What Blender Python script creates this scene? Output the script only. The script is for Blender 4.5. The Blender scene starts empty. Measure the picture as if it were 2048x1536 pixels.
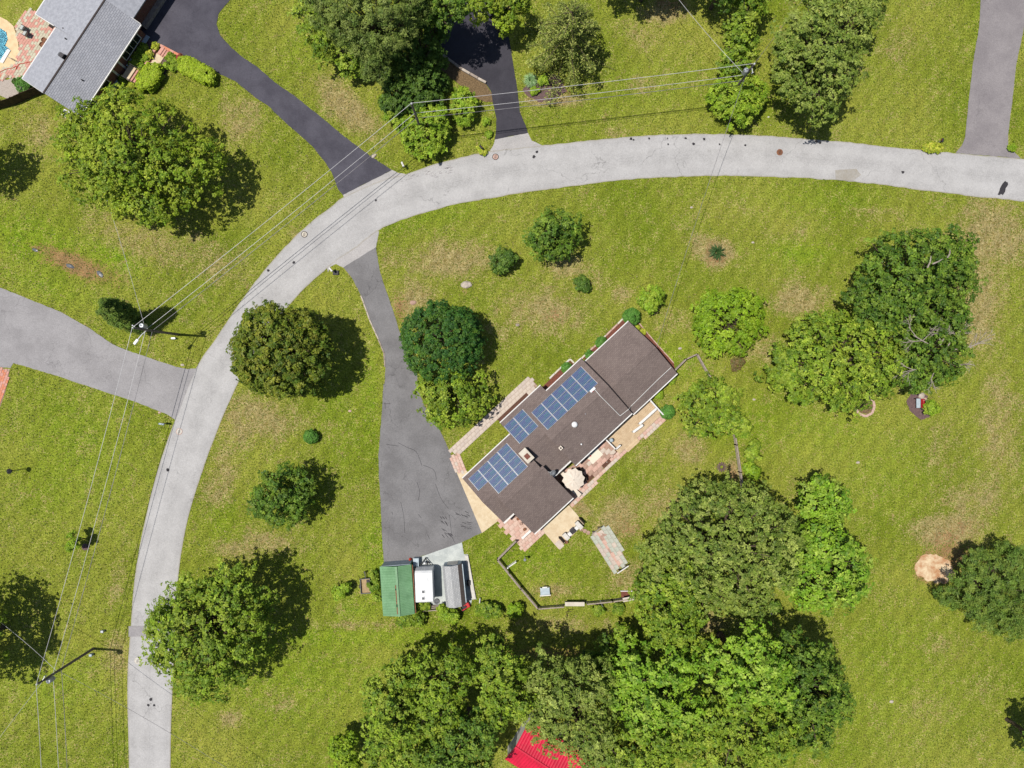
import bpy, bmesh, math, random
import numpy as np
from mathutils import Vector, Matrix

# ------------------------------------------------------------------ camera, sky, sun, exposure
SC = bpy.context.scene
COL = SC.collection
CAMH = 90.0          # drone height in metres
PPM = 16.0           # photograph pixels per metre on the ground
cam_d = bpy.data.cameras.new('camera')
cam = bpy.data.objects.new('camera', cam_d)
COL.objects.link(cam)
cam.location = (0, 0, CAMH)
cam.rotation_euler = (0, 0, 0)
cam_d.sensor_width = 36.0
cam_d.lens = 36.0 * CAMH * PPM / 2048.0
cam_d.clip_start = 0.5
cam_d.clip_end = 3000
SC.camera = cam

SUN_EL = math.radians(72)
SUN_DIR = math.radians(176)      # the sun stands left of the picture, shadows fall to the right
world = bpy.data.worlds.new('World')
SC.world = world
world.use_nodes = True
wn = world.node_tree
wn.nodes.clear()
sky = wn.nodes.new('ShaderNodeTexSky')
sky.sky_type = 'NISHITA'
sky.sun_disc = False
sky.sun_elevation = SUN_EL
sky.sun_rotation = math.radians(90) - SUN_DIR
bgn = wn.nodes.new('ShaderNodeBackground')
bgn.inputs['Strength'].default_value = 0.08
wo = wn.nodes.new('ShaderNodeOutputWorld')
wn.links.new(sky.outputs[0], bgn.inputs[0])
wn.links.new(bgn.outputs[0], wo.inputs[0])
sun_d = bpy.data.lights.new('sun', 'SUN')
sun_d.energy = 4.9
sun_d.angle = math.radians(0.53)
sun_d.color = (1.0, 0.955, 0.88)
sun = bpy.data.objects.new('sun', sun_d)
COL.objects.link(sun)
sv = Vector((math.cos(SUN_EL) * math.cos(SUN_DIR), math.cos(SUN_EL) * math.sin(SUN_DIR), math.sin(SUN_EL)))
sun.rotation_euler = sv.to_track_quat('Z', 'Y').to_euler()
sun.location = (-40, 0, 120)
SC.view_settings.view_transform = 'Standard'
SC.view_settings.look = 'None'
SC.view_settings.exposure = 0.28
SC.view_settings.gamma = 1.0
SC.view_settings.use_curve_mapping = False
SC.cycles.max_bounces = 6
SC.cycles.transparent_max_bounces = 6

# ------------------------------------------------------------------ helpers
rnd = random.Random(7)
RNG = np.random.default_rng(11)


def W(px, py, h=0.0):
    """a point of the place from its spot in the photograph and its real height"""
    k = (1 - h / CAMH) / PPM
    return ((px - 1024) * k, (768 - py) * k, h)


def crop(ox, oy, s):
    return lambda x, y: (ox + x / s, oy + y / s)


R1 = crop(900, 780, 8); R2 = crop(1100, 620, 8); R3 = crop(1090, 760, 4.957); R4 = crop(1010, 880, 4.957)
R5 = crop(920, 970, 4.957); R6 = crop(710, 1080, 4.957); R7 = crop(980, 1060, 3.969); R8 = crop(1000, 720, 4.957)
TL = crop(0, 0, 4)


def lin(c):
    c = c / 255.0
    return c / 12.92 if c <= 0.04045 else ((c + 0.055) / 1.055) ** 2.4


KALB = 0.62


def A(r, g, b, k=1.0):
    """base colour of a surface that looks sRGB r,g,b in full sun"""
    return (min(0.85, lin(r) * KALB * k), min(0.85, lin(g) * KALB * k), min(0.85, lin(b) * KALB * k), 1)


MATS = {}


def new_mat(name):
    m = bpy.data.materials.new(name)
    m.use_nodes = True
    nt = m.node_tree
    b = nt.nodes['Principled BSDF']
    MATS[name] = m
    return m, nt, b


def N(nt, typ, **kw):
    n = nt.nodes.new(typ)
    for k, v in kw.items():
        if k.startswith('i_'):
            key = k[2:]
            key = int(key) if key.isdigit() else key.replace('_', ' ')
            n.inputs[key].default_value = v
        else:
            setattr(n, k, v)
    return n


def mixc(nt, fac, a, b, mode='MIX'):
    n = nt.nodes.new('ShaderNodeMix')
    n.data_type = 'RGBA'
    n.blend_type = mode
    for s, v in ((n.inputs[0], fac), (n.inputs[6], a), (n.inputs[7], b)):
        if hasattr(v, 'is_linked'):
            nt.links.new(v, s)
        else:
            s.default_value = v
    return n.outputs[2]


def mth(nt, op, a, b=0.0, c=None, clamp=False):
    n = nt.nodes.new('ShaderNodeMath')
    n.operation = op
    n.use_clamp = clamp
    for i, v in enumerate((a, b) if c is None else (a, b, c)):
        if hasattr(v, 'is_linked'):
            nt.links.new(v, n.inputs[i])
        else:
            n.inputs[i].default_value = v
    return n.outputs[0]


def noise(nt, vec, scale, detail=4, rough=0.6, dist=0.0):
    n = N(nt, 'ShaderNodeTexNoise', i_Scale=scale, i_Detail=detail, i_Roughness=rough, i_Distortion=dist)
    nt.links.new(vec, n.inputs['Vector'])
    return n.outputs['Fac']


def ramp(nt, fac, stops):
    n = nt.nodes.new('ShaderNodeValToRGB')
    e = n.color_ramp.elements
    while len(e) < len(stops):
        e.new(0.5)
    for el, (p, c) in zip(e, stops):
        el.position = p
        el.color = c if len(c) == 4 else (*c, 1)
    nt.links.new(fac, n.inputs[0])
    return n.outputs[0]


def sstep(nt, fac, lo, hi):
    n = N(nt, 'ShaderNodeMapRange', interpolation_type='SMOOTHSTEP')
    n.inputs['From Min'].default_value = lo
    n.inputs['From Max'].default_value = hi
    nt.links.new(fac, n.inputs['Value'])
    return n.outputs['Result']


def pos(nt):
    return N(nt, 'ShaderNodeNewGeometry').outputs['Position']


def objco(nt):
    return N(nt, 'ShaderNodeTexCoord').outputs['Object']


def bump(nt, b, h, strength=0.4, dist=0.05):
    n = N(nt, 'ShaderNodeBump', i_Strength=strength, i_Distance=dist)
    nt.links.new(h, n.inputs['Height'])
    nt.links.new(n.outputs[0], b.inputs['Normal'])


def pm(name, c1, c2=None, scale=3.0, rough=0.8, bmp=0.25, fine=40.0, metal=0.0, spec=0.3, contrast=(0.35, 0.65), big=None):
    """plain weathered surface: two tones broken up by noise, fine grain, light relief"""
    m, nt, b = new_mat(name)
    v = objco(nt)
    c2 = c2 or tuple(x * 0.75 for x in c1[:3]) + (1,)
    n1 = noise(nt, v, scale, 5, 0.65)
    f = sstep(nt, n1, *contrast)
    c = mixc(nt, f, c1, c2)
    n2 = noise(nt, v, fine, 3, 0.7)
    g = mth(nt, 'MULTIPLY_ADD', n2, 0.7, 0.65)
    c = mixc(nt, 1.0, c, g, 'MULTIPLY')
    if big:
        n3 = noise(nt, v, big, 3, 0.5)
        g2 = mth(nt, 'MULTIPLY_ADD', n3, 0.6, 0.7)
        c = mixc(nt, 1.0, c, g2, 'MULTIPLY')
    nt.links.new(c, b.inputs['Base Color'])
    b.inputs['Roughness'].default_value = rough
    b.inputs['Metallic'].default_value = metal
    b.inputs['Specular IOR Level'].default_value = spec
    if bmp:
        bump(nt, b, n2, bmp, 0.02)
    return m


class MB:
    """collects boxes, prisms and tubes into one mesh"""

    def __init__(s):
        s.v = []
        s.f = []
        s.m = []

    def add(s, vs, fs, mi=0):
        o = len(s.v)
        s.v += [tuple(p) for p in vs]
        s.f += [tuple(i + o for i in f) for f in fs]
        s.m += [mi] * len(fs)
        return s

    def box(s, c, d, rz=0.0, mi=0, M=None):
        hx, hy, hz = d[0] / 2, d[1] / 2, d[2] / 2
        vs = [(x, y, z) for z in (-hz, hz) for x, y in ((-hx, -hy), (hx, -hy), (hx, hy), (-hx, hy))]
        if M is not None:
            vs = [M @ Vector(p) for p in vs]
        elif rz:
            ca, sa = math.cos(rz), math.sin(rz)
            vs = [(x * ca - y * sa, x * sa + y * ca, z) for x, y, z in vs]
        vs = [(p[0] + c[0], p[1] + c[1], p[2] + c[2]) for p in vs]
        return s.add(vs, [(3, 2, 1, 0), (4, 5, 6, 7), (0, 1, 5, 4), (1, 2, 6, 5), (2, 3, 7, 6), (3, 0, 4, 7)], mi)

    def bar(s, p, q, w, h, mi=0):
        """box beam from p to q"""
        p, q = Vector(p), Vector(q)
        d = q - p
        L = d.length
        if L < 1e-6:
            return s
        x = d / L
        up = Vector((0, 0, 1)) if abs(x.z) < 0.95 else Vector((1, 0, 0))
        y = up.cross(x).normalized()
        z = x.cross(y)
        M = Matrix((x, y, z)).transposed()
        return s.box((p + q) / 2, (L, w, h), mi=mi, M=M)

    def prism(s, poly, z0, z1, mi=0):
        """polygon (any shape, xy) raised from z0 to z1"""
        area = sum(a[0] * b[1] - b[0] * a[1] for a, b in zip(poly, poly[1:] + poly[:1]))
        if area < 0:
            poly = poly[::-1]
        n = len(poly)
        vs = [(p[0], p[1], z0) for p in poly] + [(p[0], p[1], z1) for p in poly]
        fs = [tuple(range(n - 1, -1, -1)), tuple(range(n, 2 * n))]
        fs += [(i, (i + 1) % n, (i + 1) % n + n, i + n) for i in range(n)]
        return s.add(vs, fs, mi)

    def tube(s, p, q, r0, r1=None, n=8, mi=0, cap=True):
        r1 = r0 if r1 is None else r1
        p, q = Vector(p), Vector(q)
        d = (q - p)
        if d.length < 1e-6:
            return s
        d.normalize()
        up = Vector((0, 0, 1)) if abs(d.z) < 0.95 else Vector((1, 0, 0))
        x = up.cross(d).normalized()
        y = d.cross(x)
        vs = []
        for c, r in ((p, r0), (q, r1)):
            for i in range(n):
                a = 2 * math.pi * i / n
                vs.append(c + x * (r * math.cos(a)) + y * (r * math.sin(a)))
        fs = [(i, (i + 1) % n, (i + 1) % n + n, i + n) for i in range(n)]
        if cap:
            fs += [tuple(range(n - 1, -1, -1)), tuple(range(n, 2 * n))]
        return s.add(vs, fs, mi)

    def path(s, pts, r, n=6, mi=0):
        for i in range(len(pts) - 1):
            a = r[i] if hasattr(r, '__len__') else r
            b = r[i + 1] if hasattr(r, '__len__') else r
            s.tube(pts[i], pts[i + 1], a, b, n, mi, cap=(i in (0, len(pts) - 2)))
        return s

    def lathe(s, c, prof, n=16, mi=0):
        vs = []
        for r, z in prof:
            for i in range(n):
                a = 2 * math.pi * i / n
                vs.append((c[0] + r * math.cos(a), c[1] + r * math.sin(a), c[2] + z))
        fs = []
        for k in range(len(prof) - 1):
            for i in range(n):
                fs.append((k * n + i, k * n + (i + 1) % n, (k + 1) * n + (i + 1) % n, (k + 1) * n + i))
        fs.append(tuple(range(n - 1, -1, -1)))
        fs.append(tuple(range((len(prof) - 1) * n, len(prof) * n)))
        return s.add(vs, fs, mi)

    def mesh(s, name, mats, smooth=False):
        me = bpy.data.meshes.new(name)
        me.from_pydata(s.v, [], s.f)
        for m in (mats if isinstance(mats, (list, tuple)) else [mats]):
            me.materials.append(MATS[m] if isinstance(m, str) else m)
        if any(s.m):
            me.polygons.foreach_set('material_index', s.m)
        if smooth:
            me.polygons.foreach_set('use_smooth', [True] * len(me.polygons))
        me.update()
        return me

    def build(s, name, mats, parent=None, smooth=False, bevel=0.0, kind=None, label=None, loc=None):
        ob = bpy.data.objects.new(name, s.mesh(name, mats, smooth))
        COL.objects.link(ob)
        if parent is not None:
            ob.parent = parent
        if loc is not None:
            ob.location = loc
        if bevel:
            md = ob.modifiers.new('bevel', 'BEVEL')
            md.width = bevel
            md.segments = 2
            md.limit_method = 'ANGLE'
        if kind:
            ob['kind'] = kind
        if label:
            ob['label'] = label
        return ob


def tag(o, label, cat, group=None):
    o['label'] = label
    o['category'] = cat
    if group:
        o['group'] = group
    return o


def thing(name, label, cat, loc=(0, 0, 0), rz=0.0, group=None):
    o = bpy.data.objects.new(name, None)
    COL.objects.link(o)
    o.location = loc
    o.rotation_euler = (0, 0, rz)
    o.empty_display_size = 0.3
    return tag(o, label, cat, group)


def copy_tree(o, loc=None, rz=None, label=None, parent=None, scale=None):
    c = o.copy()
    COL.objects.link(c)
    if parent is not None:
        c.parent = parent
    if loc is not None:
        c.location = loc
    if rz is not None:
        c.rotation_euler = (0, 0, rz)
    if scale is not None:
        c.scale = scale
    if label:
        c['label'] = label
    for ch in list(o.children):
        copy_tree(ch, parent=c)
    return c


def G(poly, h=0.0):
    return [W(x, y, h)[:2] for x, y in poly]


def struct(name, poly, z, mat, thick=0.05, label=None):
    o = MB().prism(G(poly), z - thick, z).build(name, mat, kind='structure')
    if label:
        o['label'] = label
    return o


def smoothline(pts, per=6):
    out = []
    P = [pts[0]] + list(pts) + [pts[-1]]
    for i in range(1, len(P) - 2):
        p0, p1, p2, p3 = (np.array(P[j], float) for j in (i - 1, i, i + 1, i + 2))
        for k in range(per):
            t = k / per
            out.append(tuple(0.5 * (2 * p1 + (p2 - p0) * t + (2 * p0 - 5 * p1 + 4 * p2 - p3) * t * t + (3 * p1 - p0 - 3 * p2 + p3) * t ** 3)))
    out.append(tuple(pts[-1]))
    return out


def resample(pts, n):
    a = np.array(pts, float)
    d = np.concatenate([[0], np.cumsum(np.hypot(*np.diff(a, axis=0).T))])
    t = np.linspace(0, d[-1], n)
    return [(float(np.interp(x, d, a[:, 0])), float(np.interp(x, d, a[:, 1]))) for x in t]


def rough_edge(poly, amp=1.2, per=5, seed=0):
    """a lived-in edge: the outline in short steps with small in and out wobble (photo pixels)"""
    r = random.Random(seed)
    out = []
    for a, b in zip(poly, poly[1:] + poly[:1]):
        L = math.hypot(b[0] - a[0], b[1] - a[1])
        n = max(1, int(L / per))
        nx, ny = -(b[1] - a[1]) / max(L, 1e-6), (b[0] - a[0]) / max(L, 1e-6)
        for k in range(n):
            t = k / n
            w = r.uniform(-amp, amp) if k else 0
            out.append((a[0] + (b[0] - a[0]) * t + nx * w, a[1] + (b[1] - a[1]) * t + ny * w))
    return out


# ------------------------------------------------------------------ materials
def lawn_material():
    m, nt, b = new_mat('lawn')
    p = pos(nt)
    dry = N(nt, 'ShaderNodeAttribute', attribute_name='dry').outputs['Fac']
    lush = N(nt, 'ShaderNodeAttribute', attribute_name='lush').outputs['Fac']
    bare = N(nt, 'ShaderNodeAttribute', attribute_name='bare').outputs['Fac']

    def cn(scale, k, detail=4, rough=0.6, dist=0.0):
        """noise stretched around zero"""
        return mth(nt, 'MULTIPLY_ADD', noise(nt, p, scale, detail, rough, dist), k, -0.5 * k)
    big = cn(0.07, 2.4, 3, 0.55, 0.4)
    mid = cn(0.33, 2.6, 5, 0.62, 0.8)
    mid2 = cn(0.9, 2.6, 4, 0.65, 0.5)
    sml = cn(2.1, 2.8, 3, 0.65)
    fin = cn(4.0, 3.0, 3, 0.7)
    grain = cn(9.5, 3.2, 2, 0.7)
    # mowing lanes, faint
    lanes = []
    for ang, sc, k in ((38, 0.17, 0.16), (-3, 0.21, 0.10)):
        mp = N(nt, 'ShaderNodeMapping')
        mp.inputs['Rotation'].default_value = (0, 0, math.radians(ang))
        nt.links.new(p, mp.inputs[0])
        wv = N(nt, 'ShaderNodeTexWave', i_Scale=sc, i_Distortion=3.0, i_Detail=2.0, wave_type='BANDS')
        wv.inputs['Detail Scale'].default_value = 0.35
        nt.links.new(mp.outputs[0], wv.inputs['Vector'])
        lanes.append(mth(nt, 'MULTIPLY_ADD', wv.outputs['Fac'], k, 1 - k * 0.5))
    c_a = mixc(nt, mth(nt, 'ADD', big, 0.5, clamp=True), A(124, 142, 34), A(172, 172, 74))
    c_l = mixc(nt, mth(nt, 'ADD', mid2, 0.5, clamp=True), A(114, 156, 22), A(164, 184, 46))
    lf = mth(nt, 'ADD', mth(nt, 'ADD', mth(nt, 'MULTIPLY', lush, 0.9), 0.12), mth(nt, 'ADD', mth(nt, 'MULTIPLY', mid, 0.55), mth(nt, 'MULTIPLY', mid2, 0.3)), clamp=True)
    c = mixc(nt, lf, c_a, c_l)
    # dark clover and weed clumps
    dkn = mth(nt, 'ADD', mth(nt, 'MULTIPLY', sml, 0.45), mth(nt, 'ADD', mth(nt, 'MULTIPLY', mid2, 0.45), mth(nt, 'MULTIPLY', fin, 0.6)))
    dk = sstep(nt, dkn, 0.25, 0.6)
    c = mixc(nt, mth(nt, 'MULTIPLY', dk, 0.7), c, A(72, 92, 28))
    # dry straw-coloured grass
    t1 = mth(nt, 'ADD', mth(nt, 'MULTIPLY', mid, 0.5), mth(nt, 'MULTIPLY', mid2, 0.4))
    t2 = mth(nt, 'ADD', mth(nt, 'MULTIPLY', sml, 0.3), mth(nt, 'ADD', mth(nt, 'MULTIPLY', fin, 0.6), mth(nt, 'MULTIPLY', grain, 0.6)))
    d = mth(nt, 'ADD', mth(nt, 'MULTIPLY_ADD', dry, 1.4, -0.14), mth(nt, 'ADD', t1, t2))
    df = sstep(nt, d, 0.28, 0.72)
    c_dry = mixc(nt, mth(nt, 'ADD', sml, 0.5, clamp=True), A(204, 184, 138), A(160, 138, 84))
    c = mixc(nt, mth(nt, 'MULTIPLY', df, 0.85), c, c_dry)
    # bare soil
    bf = sstep(nt, mth(nt, 'ADD', bare, mth(nt, 'ADD', mth(nt, 'MULTIPLY', t2, 0.7), mth(nt, 'MULTIPLY', t1, 0.6))), 0.38, 0.8)
    c_soil = mixc(nt, mth(nt, 'ADD', fin, 0.5, clamp=True), A(196, 160, 120), A(156, 112, 74))
    c = mixc(nt, mth(nt, 'MULTIPLY', bf, 0.9), c, c_soil)
    # blade grain and lanes
    c = mixc(nt, 1.0, c, mth(nt, 'MAXIMUM', mth(nt, 'MULTIPLY_ADD', fin, 0.62, 1.0), 0.3), 'MULTIPLY')
    c = mixc(nt, 1.0, c, mth(nt, 'MAXIMUM', mth(nt, 'MULTIPLY_ADD', grain, 0.8, 1.0), 0.25), 'MULTIPLY')
    for l_ in lanes:
        c = mixc(nt, 1.0, c, l_, 'MULTIPLY')
    nt.links.new(c, b.inputs['Base Color'])
    b.inputs['Roughness'].default_value = 0.95
    b.inputs['Specular IOR Level'].default_value = 0.1
    hh = mth(nt, 'ADD', mth(nt, 'MULTIPLY', fin, 0.5), mth(nt, 'MULTIPLY', grain, 0.5))
    bump(nt, b, hh, 0.8, 0.16)


def pavement(name, c1, c2, crack=0.5, crack_scale=0.12, stain=0.35, speck=30.0, wheel=False, seal=None, fade=1.0):
    m, nt, b = new_mat(name)
    p = pos(nt)
    n1 = noise(nt, p, 0.35, 5, 0.6)
    n2 = noise(nt, p, speck, 2, 0.8)
    n4 = noise(nt, p, 7.0, 3, 0.7)
    n3 = noise(nt, p, 2.2, 4, 0.65, 0.8)
    c = mixc(nt, sstep(nt, n1, 0.35, 0.68), c1, c2)
    c = mixc(nt, 1.0, c, mth(nt, 'MULTIPLY_ADD', n2, 0.9, 0.55), 'MULTIPLY')
    c = mixc(nt, 1.0, c, mth(nt, 'MULTIPLY_ADD', n4, 0.7, 0.65), 'MULTIPLY')
    st = sstep(nt, n3, 0.62, 0.8)
    c = mixc(nt, mth(nt, 'MULTIPLY', st, stain), c, tuple(x * 0.45 for x in c2[:3]) + (1,))
    # cracks: edges of a wobbly cell pattern, only here and there
    wob = N(nt, 'ShaderNodeVectorMath', operation='ADD')
    nn = N(nt, 'ShaderNodeTexNoise', i_Scale=0.8, i_Detail=4.0)
    nt.links.new(p, nn.inputs['Vector'])
    nt.links.new(p, wob.inputs[0])
    sc_ = N(nt, 'ShaderNodeVectorMath', operation='SCALE')
    sc_.inputs['Scale'].default_value = 2.2
    nt.links.new(nn.outputs['Color'], sc_.inputs[0])
    nt.links.new(sc_.outputs[0], wob.inputs[1])
    vo = N(nt, 'ShaderNodeTexVoronoi', feature='DISTANCE_TO_EDGE', i_Scale=crack_scale)
    nt.links.new(wob.outputs[0], vo.inputs['Vector'])
    w = mth(nt, 'SUBTRACT', 1.0, sstep(nt, vo.outputs['Distance'], 0.0, 0.007 * (crack_scale / 0.12)))
    n5 = noise(nt, p, 0.16, 2, 0.5)
    w = mth(nt, 'MULTIPLY', w, sstep(nt, n5, 0.42, 0.6))
    c = mixc(nt, mth(nt, 'MULTIPLY', w, crack), c, tuple(x * 0.22 for x in c2[:3]) + (1,))
    if wheel:
        at = N(nt, 'ShaderNodeAttribute', attribute_name='across').outputs['Fac']
        t = mth(nt, 'ABSOLUTE', mth(nt, 'SUBTRACT', mth(nt, 'ABSOLUTE', mth(nt, 'SUBTRACT', at, 0.5)), 0.24))
        track = mth(nt, 'SUBTRACT', 1.0, sstep(nt, t, 0.03, 0.16))
        c = mixc(nt, mth(nt, 'MULTIPLY', track, 0.10), c, tuple(min(1, x * 1.5) for x in c1[:3]) + (1,))
        edge = sstep(nt, mth(nt, 'ABSOLUTE', mth(nt, 'SUBTRACT', at, 0.5)), 0.455, 0.5)
        c = mixc(nt, mth(nt, 'MULTIPLY', mth(nt, 'MULTIPLY', edge, n3), 0.8), c, A(150, 138, 110))
        seam = mth(nt, 'SUBTRACT', 1.0, sstep(nt, mth(nt, 'ABSOLUTE', mth(nt, 'SUBTRACT', at, 0.5)), 0.0, 0.006))
        c = mixc(nt, mth(nt, 'MULTIPLY', seam, mth(nt, 'MULTIPLY', sstep(nt, n1, 0.45, 0.6), 0.35)), c, A(120, 120, 122))
    nt.links.new(c, b.inputs['Base Color'])
    b.inputs['Roughness'].default_value = 0.88
    b.inputs['Specular IOR Level'].default_value = 0.25
    bump(nt, b, n2, 0.3, 0.02)


def shingle_material(name, c1, c2, dark, tab=(0.32, 0.16), strength=0.55, blotch=0.5):
    m, nt, b = new_mat(name)
    v = objco(nt)
    br = N(nt, 'ShaderNodeTexBrick', i_Scale=1.0, i_Mortar_Size=0.022, i_Mortar_Smooth=0.3, i_Bias=0.0)
    br.inputs['Color1'].default_value = c1
    br.inputs['Color2'].default_value = c2
    br.inputs['Mortar'].default_value = dark
    br.inputs['Brick Width'].default_value = tab[0]
    br.inputs['Row Height'].default_value = tab[1]
    nt.links.new(v, br.inputs['Vector'])
    n1 = noise(nt, v, 0.5, 4, 0.6)
    n2 = noise(nt, v, 14, 3, 0.8)
    base = mixc(nt, sstep(nt, n1, 0.3, 0.7), c1, c2)
    c = mixc(nt, strength, base, br.outputs['Color'])
    c = mixc(nt, 1.0, c, mth(nt, 'MULTIPLY_ADD', n2, blotch * 1.6, 1 - blotch * 0.8), 'MULTIPLY')
    c = mixc(nt, 1.0, c, mth(nt, 'MULTIPLY_ADD', n1, 0.5, 0.75), 'MULTIPLY')
    nt.links.new(c, b.inputs['Base Color'])
    b.inputs['Roughness'].default_value = 0.95
    b.inputs['Specular IOR Level'].default_value = 0.15
    bump(nt, b, br.outputs['Fac'], -0.4, 0.02)


def brick_material(name, c1, c2, mortar, w=0.22, h=0.075):
    m, nt, b = new_mat(name)
    v = objco(nt)
    sep = N(nt, 'ShaderNodeSeparateXYZ')
    nt.links.new(v, sep.inputs[0])
    cb = N(nt, 'ShaderNodeCombineXYZ')
    nt.links.new(mth(nt, 'ADD', sep.outputs[0], sep.outputs[1]), cb.inputs[0])
    nt.links.new(sep.outputs[2], cb.inputs[1])
    br = N(nt, 'ShaderNodeTexBrick', i_Scale=1.0, i_Mortar_Size=0.008)
    br.inputs['Color1'].default_value = c1
    br.inputs['Color2'].default_value = c2
    br.inputs['Mortar'].default_value = mortar
    br.inputs['Brick Width'].default_value = w
    br.inputs['Row Height'].default_value = h
    nt.links.new(cb.outputs[0], br.inputs['Vector'])
    nt.links.new(br.outputs['Color'], b.inputs['Base Color'])
    b.inputs['Roughness'].default_value = 0.9
    bump(nt, b, br.outputs['Fac'], -0.3, 0.01)


def leaf_material():
    m, nt, b = new_mat('leaf')
    at = N(nt, 'ShaderNodeAttribute', attribute_name='Col')
    b.inputs['Roughness'].default_value = 0.55
    b.inputs['Specular IOR Level'].default_value = 0.22
    nt.links.new(at.outputs['Color'], b.inputs['Base Color'])
    tr = N(nt, 'ShaderNodeBsdfTranslucent')
    hs = N(nt, 'ShaderNodeHueSaturation', i_Saturation=1.1, i_Value=1.15)
    hs.inputs['Hue'].default_value = 0.49
    nt.links.new(at.outputs['Color'], hs.inputs['Color'])
    nt.links.new(hs.outputs[0], tr.inputs[0])
    mx = N(nt, 'ShaderNodeMixShader')
    mx.inputs[0].default_value = 0.24
    nt.links.new(b.outputs[0], mx.inputs[1])
    nt.links.new(tr.outputs[0], mx.inputs[2])
    nt.links.new(mx.outputs[0], nt.nodes['Material Output'].inputs[0])


def solar_material():
    m, nt, b = new_mat('solar_cells')
    v = objco(nt)
    sep = N(nt, 'ShaderNodeSeparateXYZ')
    nt.links.new(v, sep.inputs[0])
    row = mth(nt, 'DIVIDE', sep.outputs[1], 0.157)
    col = mth(nt, 'DIVIDE', sep.outputs[0], 0.157)
    fr = mth(nt, 'FRACT', row)
    fc = mth(nt, 'FRACT', col)
    wn_ = N(nt, 'ShaderNodeTexWhiteNoise', noise_dimensions='2D')
    cb = N(nt, 'ShaderNodeCombineXYZ')
    nt.links.new(mth(nt, 'FLOOR', row), cb.inputs[0])
    nt.links.new(mth(nt, 'FLOOR', mth(nt, 'MULTIPLY', col, 0.07)), cb.inputs[1])
    nt.links.new(cb.outputs[0], wn_.inputs['Vector'])
    c = ramp(nt, wn_.outputs['Value'], [(0.0, A(24, 44, 88)), (0.35, A(30, 72, 112)), (0.6, A(58, 52, 118)), (0.8, A(24, 96, 108)), (1.0, A(70, 60, 128))])
    gap = mth(nt, 'MAXIMUM', mth(nt, 'LESS_THAN', fr, 0.22), mth(nt, 'LESS_THAN', fc, 0.06))
    c = mixc(nt, mth(nt, 'MULTIPLY', gap, 0.6), c, A(150, 190, 190))
    nt.links.new(c, b.inputs['Base Color'])
    b.inputs['Roughness'].default_value = 0.25
    b.inputs['Specular IOR Level'].default_value = 0.5
    b.inputs['Coat Weight'].default_value = 0.3


lawn_material()
leaf_material()
solar_material()
pavement('road_asphalt', A(188, 186, 185), A(175, 173, 172), crack=0.45, crack_scale=0.1, stain=0.10, wheel=True)
pavement('apron_asphalt', A(186, 182, 180), A(172, 169, 168), crack=0.3, stain=0.12)
pavement('dark_asphalt', A(88, 86, 96), A(72, 70, 80), crack=0.25, crack_scale=0.15, stain=0.25, speck=22)
pavement('black_asphalt', A(70, 68, 76), A(58, 56, 64), crack=0.2, crack_scale=0.15, stain=0.25, speck=22)
pavement('grey_asphalt', A(164, 161, 162), A(150, 147, 148), crack=0.3, crack_scale=0.2, stain=0.18, speck=20)
pavement('mauve_asphalt', A(150, 144, 145), A(136, 130, 132), crack=0.25, crack_scale=0.12, stain=0.3, speck=20)
pavement('main_asphalt', A(134, 132, 133), A(118, 116, 117), crack=0.4, crack_scale=0.22, stain=0.3, speck=18)
pavement('patch_asphalt', A(170, 166, 166), A(154, 150, 152), crack=0.2, stain=0.2)
pavement('seal_black', A(62, 60, 64), A(48, 46, 50), crack=0.0, stain=0.2)
pm('tan_concrete', A(228, 210, 178), A(214, 192, 158), 1.2, 0.85, 0.1, 18)
pm('pale_concrete', A(222, 214, 198), A(206, 196, 180), 1.0, 0.85, 0.1, 18)
pm('grey_concrete', A(205, 210, 206), A(182, 188, 186), 0.9, 0.85, 0.1, 14)
pm('white_concrete', A(224, 220, 212), A(206, 200, 190), 2.0, 0.85, 0.1, 18)
pm('walk_slab', A(216, 202, 188), A(204, 188, 174), 2.5, 0.85, 0.15, 22)
pm('walk_slab_b', A(208, 194, 182), A(196, 180, 168), 2.5, 0.85, 0.15, 22)
pm('pink_slab', A(218, 182, 166), A(206, 166, 150), 2.5, 0.85, 0.15, 22)
pm('pink_slab_b', A(224, 196, 180), A(212, 180, 164), 2.5, 0.85, 0.15, 22)
pm('brown_slab', A(190, 158, 142), A(170, 138, 122), 2.5, 0.85, 0.15, 22)
pm('grey_slab', A(196, 198, 184), A(178, 182, 168), 2.5, 0.85, 0.15, 22)
pm('joint', A(186, 162, 142), A(166, 142, 122), 3, 0.95, 0.2, 30)
pm('mulch', A(116, 80, 64), A(92, 64, 52), 6, 0.95, 0.8, 24)
pm('purple_mulch', A(122, 98, 96), A(98, 78, 78), 6, 0.95, 0.8, 22)
pm('red_mulch', A(136, 82, 66), A(108, 66, 54), 6, 0.95, 0.8, 24)
pm('leaf_litter', A(140, 116, 84), A(98, 80, 56), 7, 0.95, 0.8, 20)
pm('gravel', A(196, 184, 172), A(170, 158, 148), 9, 0.9, 0.8, 26)
pm('white_paint', A(240, 238, 234), A(226, 224, 220), 3, 0.55, 0.0, 20)
pm('white_metal', A(244, 244, 244), A(230, 232, 234), 1.5, 0.4, 0.0, 8)
pm('pale_blue_paint', A(190, 204, 212), A(172, 188, 198), 2, 0.6, 0.05, 10)
pm('grey_wood', A(178, 164, 152), A(148, 134, 124), 4, 0.9, 0.3, 30)
pm('pole_wood', A(150, 138, 130), A(112, 100, 94), 5, 0.9, 0.3, 30)
pm('fence_wood', A(92, 74, 54), A(70, 56, 42), 2, 0.9, 0.4, 12)
pm('deck_wood', A(222, 196, 160), A(206, 178, 142), 2, 0.75, 0.15, 18)
pm('bark', A(108, 92, 76), A(78, 66, 54), 6, 0.95, 0.5, 30)
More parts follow.
